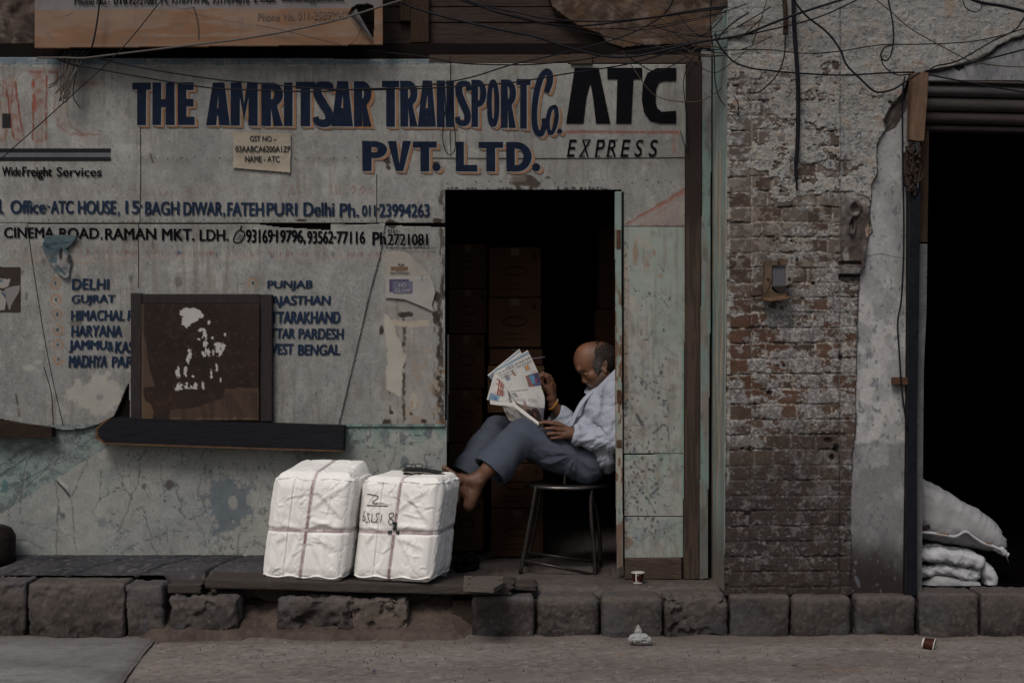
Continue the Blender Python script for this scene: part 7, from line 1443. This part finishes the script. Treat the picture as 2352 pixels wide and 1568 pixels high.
# far arm and raised hand at the edge of the paper
chainp(b, [(1398, 915, .45, .04), (1332, 990, .46, .044), (1295, 960, .42, .040), (1272, 932, .385, .029), (1266, 916, .372, .027)], .015)
b.cap(V3((1265, 912, .366)), V3((1262, 884, .352)), .026, .024, .012); b.cap(V3((1269, 910, .38)), V3((1269, 886, .380)), .022, .021, .012)
for L in ([(1261, 880, .338, .0118), (1256, 866, .322, .0105), (1246, 862, .312, .0090), (1237, 866, .308, .0080)],
          [(1264, 878, .356, .0118), (1258, 862, .345, .0105), (1247, 857, .342, .0090), (1238, 861, .345, .0080)],
          [(1268, 879, .374, .0112), (1263, 864, .368, .0098), (1252, 859, .370, .0086), (1244, 863, .372, .0078)],
          [(1271, 883, .388, .0100), (1268, 870, .388, .0088), (1259, 866, .390, .0078), (1252, 869, .392, .0070)],
          [(1260, 902, .345, .0140), (1251, 888, .326, .0115), (1243, 879, .312, .0096), (1237, 873, .304, .0082)]): chainp(b, L, .0035)
# neck and head, tipped down towards the page
b.cap(V3((1402, 886, .30)), V3((1386, 850, .30)), .058, .056, .02)
b.ell(V3((1366, 826, .30)), (.106, .076, .101), .0); b.ell(V3((1384, 826, .30)), (.085, .078, .095), .02); b.ell(V3((1345, 826, .30)), (.062, .062, .080), .03)
b.ell(V3((1365, 861, .30)), (.054, .060, .066), .018); b.cap(V3((1330, 848, .262)), V3((1330, 848, .338)), .013, .013, .014)
b.ell(V3((1359, 862, .250)), (.024, .020, .022), .02); b.ell(V3((1359, 862, .350)), (.024, .020, .022), .02)
b.cap(V3((1338, 856, .30)), V3((1342, 873, .30)), .0080, .0130, .008); b.ell(V3((1341.5, 875, .30)), (.0125, .0145, .0110), .005); b.cap(V3((1342, 858, .30)), V3((1350, 876, .30)), .016, .018, .010)
b.ell(V3((1347, 877, .284)), (.010, .0085, .0085), .004); b.ell(V3((1347, 877, .316)), (.010, .0085, .0085), .004)
b.cap(V3((1364, 884, .285)), V3((1388, 860, .245)), .022, .026, .02); b.cap(V3((1364, 884, .315)), V3((1388, 860, .355)), .022, .026, .02); b.ell(V3((1361, 889, .30)), (.026, .030, .022), .018); b.ell(V3((1357, 885, .30)), (.020, .030, .012), .008); b.ell(V3((1356, 891, .30)), (.014, .024, .008), .006)
for sy in (-1, 1):
    b.ell(V3((1340, 858, .30+sy*.046)), (.012, .014, .0085), .008, sub=True); b.ell(V3((1346, 859.5, .30+sy*.040)), (.0115, .0140, .0085), .004)
    b.cap(V3((1334, 851, .30+sy*.022)), V3((1350, 850, .30+sy*.056)), .0065, .0055, .008)
    b.ell(V3((1389, 841, .30+sy*.080)), (.017, .009, .035), .004, -14); b.ell(V3((1391, 853, .30+sy*.080)), (.011, .010, .013), .004); b.ell(V3((1388, 839, .30+sy*.090)), (.009, .008, .022), .003, -14, True)
    b.ell(V3((1381, 846, .30+sy*.078)), (.007, .007, .009), .004)
b.cap(V3((1352, 885.5, .265)), V3((1351, 885.5, .335)), .0022, .0022, .003, True)
v, q = b.mesh(); n_ = vnormals(v, q); P_, Q_ = ppx(v)
c = np.array([.195, .084, .042])*(.86+.28*fbm3(v*30, 3, 1))[:, None]
head = (Q_ < 900) & (P_ > 1310)
foot = (P_ < 1165) & (Q_ > 1030)
c[foot] = c[foot]*np.array([.74, .80, .92])
hand = ((P_ < 1325) & (Q_ < 1015) & (P_ > 1225)); c[hand] *= np.array([.80, .82, .88])
kn = hand*np.clip(fbm3(v*160, 2, 2)-.5, 0, 1); c = c*(1-.5*kn[:, None])
def paint(mask, col, a): 
    a = (np.clip(mask, 0, 1)*a)[:, None]; c[:] = c*(1-a)+np.array(col)*a
c[head] *= (1-.35*sst(.5, .7, fbm3(v[head]*90, 3, 5)))[:, None]*.25+.75
st_ = sst(0, 8, Q_-np.interp(P_, [1335, 1350, 1362, 1372, 1380, 1395], [890, 872, 876, 862, 838, 856]))*head*(P_ > 1342)*sst(1396, 1384, P_)*(.45+.75*fbm3(v*150, 3, 3))
paint(st_, (.105, .088, .080), .75)
def seg(p, w_):
    D = np.full(len(v), 1e9)
    for a_, e_ in zip(p[:-1], p[1:]):
        a_ = np.array(a_, float); e_ = np.array(e_, float); d_ = e_-a_; t = np.clip(((P_-a_[0])*d_[0]+(Q_-a_[1])*d_[1])/(d_@d_), 0, 1); D = np.minimum(D, np.hypot(P_-a_[0]-t*d_[0], Q_-a_[1]-t*d_[1]))
    return sst(w_, w_*.4, D)*head
paint(seg([(1334, 853), (1342, 850), (1355, 852.5)], 2.6), (.045, .028, .02), .75)
paint(seg([(1340, 860.5), (1346, 862.5), (1353, 861.5)], 1.4), (.04, .02, .015), .75)
paint(seg([(1346, 884.5), (1353, 886), (1359, 886)], 1.6), (.05, .022, .018), .7)
paint(seg([(1352, 866), (1358, 874), (1362, 881)], 1.6)*.6, (.10, .05, .03), .7)
paint(sst(1348, 1366, P_+(fbm3(v*60, 3, 6)-.5)*16)*sst(850, 838, Q_)*head*(.5+.7*fbm3(v*170, 2, 7)), (.055, .034, .024), .6)
for y_ in (820, 827, 834): paint(seg([(1325+(y_-820)*.1, y_), (1335, y_-1), (1346, y_+1)], 1.0)*.5, (.11, .052, .03), .6)
for a_ in ((1240, 970.5), (1236, 868)): paint(np.exp(-((P_-a_[0])**2+(Q_-a_[1])**2)/9)*(~head), (.30, .19, .14), .6)
for a_ in ((1020, 1072), (1028, 1076.5), (1035, 1081), (1041, 1086), (1047, 1093)): paint(np.exp(-((P_-a_[0])**2+(Q_-a_[1])**2)/6)*foot, (.24, .16, .12), .7)
obj('body', v, q, M_skin, man, smooth=True, col=c)
# hair round the back and sides
hr = SDF((.36, .18, .98), (.62, .42, 1.30), .003)
hr.ell(V3((1366.5, 830, .30)), (.1075, .079, .1125), 0); hr.ell(V3((1388, 828, .30)), (.088, .084, .097), .02)
hr.ell(V3((1322, 812, .30)), (.130, .072, .105), .006, 35, True); hr.F = np.maximum(hr.F, (lambda g: (.449-.06*np.clip(g[..., 2]-1.17, 0, 1)*-2+.030*(fbm3(g*38, 3, 4)-.5)+.10*np.clip(1.115-g[..., 2], 0, 1)-g[..., 0]))(np.stack(np.meshgrid(*[np.arange(hr.n[i], dtype=np.float32)*hr.h+hr.lo[i] for i in range(3)], indexing='ij'), -1)).astype(np.float32)); flatcut(hr, V3((1400, 856, .3)), (.15, 0, -1))
hr.cap(V3((1377, 838, .222)), V3((1373, 862, .232)), .010, .005, .01); hr.cap(V3((1377, 838, .378)), V3((1373, 862, .368)), .010, .005, .01)
for sy in (-1, 1): hr.ell(V3((1390, 843, .30+sy*.088)), (.021, .020, .038), .002, -14, True)
v, q = hr.mesh(); n_ = vnormals(v, q); v = v+n_*((fbm3(v*np.array([260, 260, 90]), 3, 2)-.42)*.0055)[:, None]
nn = fbm3(v*np.array([170, 170, 60]), 3, 3); c = np.array([.020, .014, .011])+np.array([.050, .042, .036])*sst(.55, .75, nn)[:, None]*.6
P_, Q_ = ppx(v); gy_ = (sst(1390, 1374, P_)*sst(812, 835, Q_)*.50+.03)[:, None]*(.5+fbm3(v*200, 2, 5))[:, None]; c = c*(1-gy_)+np.array([.13, .118, .108])*gy_
obj('hair', v, q, mat('hair', attr=True, rough=.6, var=.3, vs=200, bump=.4, bs=300, stretch=(1, 1, .3), dist=.004), man, smooth=True, col=c)
ms = SDF((.36, .20, 1.0), (.50, .40, 1.12), .0018)
for L in ([(1349, 880.5, .30, .0075), (1351, 882.5, .275, .0075), (1359, 889, .258, .004)], [(1349, 880.5, .30, .0075), (1351, 882.5, .325, .0075), (1359, 889, .342, .004)]): chainp(ms, L, .004)
v, q = ms.mesh(); n_ = vnormals(v, q); v = v+n_*((fbm3(v*np.array([300, 300, 120]), 2, 2)-.5)*.003)[:, None]
c = np.array([.035, .028, .025])+np.array([.10, .095, .09])*sst(.45, .7, fbm3(v*220, 3, 1))[:, None]; obj('moustache', v, q, M_skin, man, smooth=True, col=c)
def ring(name, c0, axis, r, t, m):
    a = np.array(axis, float); a /= np.linalg.norm(a); u = np.cross(a, (0, 1, .2)); u /= np.linalg.norm(u); w_ = np.cross(a, u)
    MB().tube([np.array(c0)+r*(u*math.cos(k)+w_*math.sin(k)) for k in np.linspace(0, 2*math.pi, 33)], t, 8, False).obj(name, m, man, smooth=True)
ring('bracelet', V3((1270, 929, .382)), df, .0335, .0048, mat('orange_thread', (.45, .20, .045), rough=.6, var=.2, vs=80)); ring('bracelet', V3((1271.5, 926, .384)), df+np.array([.01, 0, .012]), .0325, .003, mat('pale_thread', (.42, .30, .18), rough=.6))

# ================================================================= newspaper
M_news = mat('newsprint', attr=True, gain=.86, rough=.85, var=.05, vs=20, bump=.05, spec=.1)
news = thing('newspaper', 'open newspaper with red masthead held by the seated man', 'newspaper', pt(1190, 970, .22))
def leaf(name, Lc, Rc, paint_fn, nu=120, nv=150, W=200, Hh=260, bow=0.0, ret=True):
    """ruled page between a left and a right edge, each a list of (px, py, y)"""
    a = crom(np.array(Lc, float), 10); b_ = crom(np.array(Rc, float), 10)
    def edge(e, t):
        d = np.r_[0, np.cumsum(np.linalg.norm(np.diff(e[:, :2], axis=0), axis=1))]; d /= d[-1]; return np.stack([np.interp(t, d, e[:, i]) for i in range(3)], -1)
    def pos(u, v, off=0.0):
        A_ = edge(a, v); B_ = edge(b_, v); p = A_+(B_-A_)*u[..., None]; p[..., 2] += bow*np.sin(np.pi*u)+.004*(fbm(u*3, v*3, 3, 2)-.5)*2-off
        s_ = 3456/(8+p[..., 2]); return np.stack([(p[..., 0]-1176)/s_, p[..., 2], 1.26+(784-p[..., 1])/s_], -1)
    cvs = Canvas(0, 0, W, Hh, 1.0); cvs.c[:] = np.array([.56, .545, .51]); paint_fn(cvs)
    U, V = np.meshgrid(np.linspace(0, 1, nu), np.linspace(0, 1, nv)); p = pos(U, V).reshape(-1, 3); col = cvs.sample(U*W, V*Hh).reshape(-1, 3)
    I = np.arange(nu*nv).reshape(nv, nu); q = np.stack([I[:-1, :-1], I[1:, :-1], I[1:, 1:], I[:-1, 1:]], -1).reshape(-1, 4)
    k = len(p); q2 = q[:, ::-1]+k; p2 = p+np.array([0, .0012, 0]); e = np.r_[I[0], I[1:, -1], I[-1, ::-1][1:], I[::-1, 0][1:]]
    side = np.stack([e[:-1], e[1:], e[1:]+k, e[:-1]+k], -1)
    obj(name, np.vstack([p, p2]), np.vstack([q, q2, side]), M_news, news, smooth=False, col=np.vstack([col, np.tile([.50, .48, .44], (k, 1))])); return pos
rs = np.random.RandomState(6)
def column_text(c, x0, y0, x1, y1, lh=4, d=.35):
    y = y0
    while y < y1: c.line([(x0, y), (x0+(x1-x0)*(1 if rs.rand() > .12 else rs.uniform(.4, .9)), y)], 1.6, (.26, .25, .24), d, .8, .3, .42, int(y) % 7); y += lh
def head(c, x0, y0, x1, h_, n=1, col=(.03, .03, .04)):
    for i in range(n):
        x = x0; y = y0+i*h_*1.5
        while x < x1-4:
            w_ = min(rs.uniform(6, 20), x1-x); c.line([(x, y-h_*.35), (x+w_, y-h_*.35)], h_*.28, col, .9, .6); 
            xx = x+1.5
            while xx < x+w_: c.line([(xx, y-h_*.35), (xx+rs.uniform(-1, 1), y+h_*.45)], h_*.26, col, .85, .5); xx += h_*.55
            x += w_+h_*.5
def paA(c):
    X, Y = c.X, c.Y; c.poly([(0, 4), (200, 4), (200, 15), (0, 15)], (.13, .24, .31), .75, 1); c.poly([(55, 18), (95, 18), (95, 25), (55, 25)], (.12, .22, .32), .7)
    head(c, 4, 32, 96, 9, 3); head(c, 104, 28, 194, 9, 2)
    for x0 in (6, 54, 104, 152): column_text(c, x0, 62 if x0 < 100 else 52, x0+42, 126)
    c.poly([(22, 52), (48, 52), (48, 82), (22, 82)], (.17, .22, .30), .95); c.blob(34, 60, 7, 6, (.40, .17, .09), .9); c.poly([(66, 44), (80, 44), (84, 72), (72, 74)], (.24, .15, .11), .9, 1, 3)
    c.poly([(140, 46), (170, 46), (170, 68), (140, 68)], (.27, .28, .28), .95); c.blob(155, 57, 9, 8, (.55, .24, .06), .95, .3)
    c.line([(168, 80), (194, 80)], 2.4, (.35, .10, .09), .8)
    c.poly([(126, 86), (200, 86), (200, 132), (126, 132)], (.06, .045, .10), .97); c.poly([(126, 86), (140, 86), (160, 132), (126, 132)], (.24, .12, .10), .95); c.poly([(142, 90), (172, 90), (170, 122), (152, 122)], (.11, .26, .38), .97, 1.5, 3); c.blob(176, 112, 8, 10, (.20, .07, .13), .9, .5); c.poly([(158, 124), (198, 120), (198, 128), (160, 131)], (.09, .12, .22), .9)
    head(c, 6, 142, 120, 7, 1); c.poly([(8, 150), (36, 150), (38, 178), (8, 178)], (.20, .24, .25), .9); c.blob(30, 160, 6, 8, (.28, .10, .18), .9); c.blob(16, 168, 7, 7, (.28, .34, .22), .9)
    for x0 in (44, 92, 142): column_text(c, x0, 138 if x0 > 130 else 152, x0+40, 184)
    head(c, 8, 188, 78, 6, 2, (.10, .10, .11)); head(c, 90, 186, 150, 6, 2, (.12, .12, .13)); c.poly([(50, 200), (70, 200), (72, 220), (50, 220)], (.30, .13, .16), .9); 
    for x0 in (8, 78, 128): column_text(c, x0, 204 if x0 > 60 else 222, x0+38, 216)
    f_ = sst(214, 219, Y+(X-100)*.03); c.field(f_, (.22, .20, .215)); c.field(f_*sst(.42, .58, fbm(X*.02, Y*.04, 4, 2)), (.17, .12, .085)); c.field(f_*sst(1.1, .8, np.hypot((X-120)/70, (Y-258)/30)+(fbm(X*.04, Y*.04, 3)-.5)), (.035, .024, .022)); c.blob(125, 250, 13, 9, (.15, .07, .05), .9, .5); c.field(f_*sst(150, 200, X)*.7, (.10, .09, .12))
A_pos = leaf('page', [(1136.6, 847, .190), (1157, 880, .180), (1177, 911, .172), (1201, 940, .165)], [(1212, 804, .305), (1237, 857, .300), (1243.5, 890, .285), (1251.5, 918, .265), (1247, 968, .225)], paA, bow=-.012)
def paB(c):
    c.poly([(12, 190), (88, 195), (80, 262), (8, 262)], (.20, .29, .36), .92, 1.5); c.poly([(14, 205), (50, 200), (46, 254), (12, 254)], (.13, .20, .28), .6, 2); c.poly([(50, 220), (68, 220), (66, 252), (48, 252)], (.07, .14, .27), .95)
    for x0 in (140, 160): 
        for y in range(20, 230, 5): c.line([(x0, y), (x0+14, y)], 1.6, (.3, .29, .28), .3, .8)
    c.line([(100, 244), (101, 248)], 4, (.03, .03, .04), .9)
B_pos = leaf('page', [(1136.6, 853, .182), (1127, 885, .175), (1118, 917.5, .168)], [(1172, 893, .192), (1180, 912, .186), (1186, 926.5, .178)], paB, bow=-.006)
M_newsred = mat('news_red', (.42, .045, .025), rough=.8, bump=0, var=.05); M_newsblk = mat('news_black', (.02, .02, .028), rough=.8, bump=0, var=.05)
def on_page(tx, pos, u0, u1, v0, v1, m, name='headline'):
    try:
        v, f = text_shape(tx, .012); mn = v.min(0); mx = v.max(0); k = (v-mn)/(mx-mn); obj(name, pos(u0+(u1-u0)*(1-k[:, 1]), v0+(v1-v0)*k[:, 0], .0025), f, m, news)
    except Exception as e: print('text', e)
on_page('पंजाब केसरी', B_pos, .18, .62, .74, .10, M_newsred, 'masthead')
on_page('देश की अर्थव्यवस्था', B_pos, .74, .92, .98, .30, M_newsblk)
def paC(c): c.poly([(0, 14), (200, 14), (200, 30), (0, 30)], (.11, .22, .30), .8, 1.5); c.poly([(60, 14), (200, 14), (200, 24), (60, 24)], (.07, .12, .22), .5); c.poly([(0, 30), (40, 30), (40, 120), (0, 120)], (.09, .17, .20), .85); c.poly([(6, 24), (30, 24), (34, 60), (8, 60)], (.22, .10, .15), .6); column_text(c, 50, 50, 195, 240, 5)
leaf('page', [(1119.7, 861, .200), (1130, 873, .198), (1150, 900, .196)], [(1193, 801, .318), (1206, 826, .316), (1216, 850, .314)], paC, nu=80, nv=60)
def paD(c): c.line([(10, 100), (12, 160)], 3, (.3, .29, .28), .5)
leaf('page', [(1125.4, 918.5, .166), (1126, 928, .160)], [(1183, 925.5, .172), (1182, 935, .165)], paD, nu=40, nv=10)
leaf('page', [(1182, 925, .170), (1202, 941, .160), (1222, 957, .140), (1240, 971, .100)], [(1181, 934.5, .162), (1199, 949, .150), (1218, 962, .130), (1237, 975.5, .094)], paD, nu=12, nv=60)
def paE(c): c.c[:] = np.array([.34, .33, .315]); X, Y = c.X, c.Y; c.field(sst(.45, .6, fbm(X*.03, Y*.03, 4, 3))*.6, (.25, .24, .23)); c.blob(25, 140, 14, 40, (.03, .025, .03), .9, .8); c.blob(40, 200, 16, 40, (.30, .24, .12), .8, .7); c.blob(95, 150, 12, 10, (.10, .16, .21), .8, .6); c.blob(150, 60, 30, 30, (.33, .24, .16), .5, .6)  # base greyed to paint the lower inside page's shadow into the paper
leaf('page', [(1152, 930, .172), (1160, 946, .178), (1170, 966, .190)], [(1182, 935, .160), (1196, 955, .165), (1210, 970, .170)], paE, nu=60, nv=60)
leaf('page', [(1182, 935, .160), (1199, 949, .150), (1218, 962, .130), (1236, 975, .096)], [(1205, 966, .175), (1212, 970, .160), (1224, 974, .135), (1237, 979, .098)], paE, nu=30, nv=60)
MB().tube([pt(1205, 826, .345), pt(1252, 819.5, .325)], .0028, 8).obj('pen', mat('grey_pen', (.16, .16, .19), rough=.4), None, smooth=True, label='slim grey pen sticking out behind the newspaper', cat='pen')
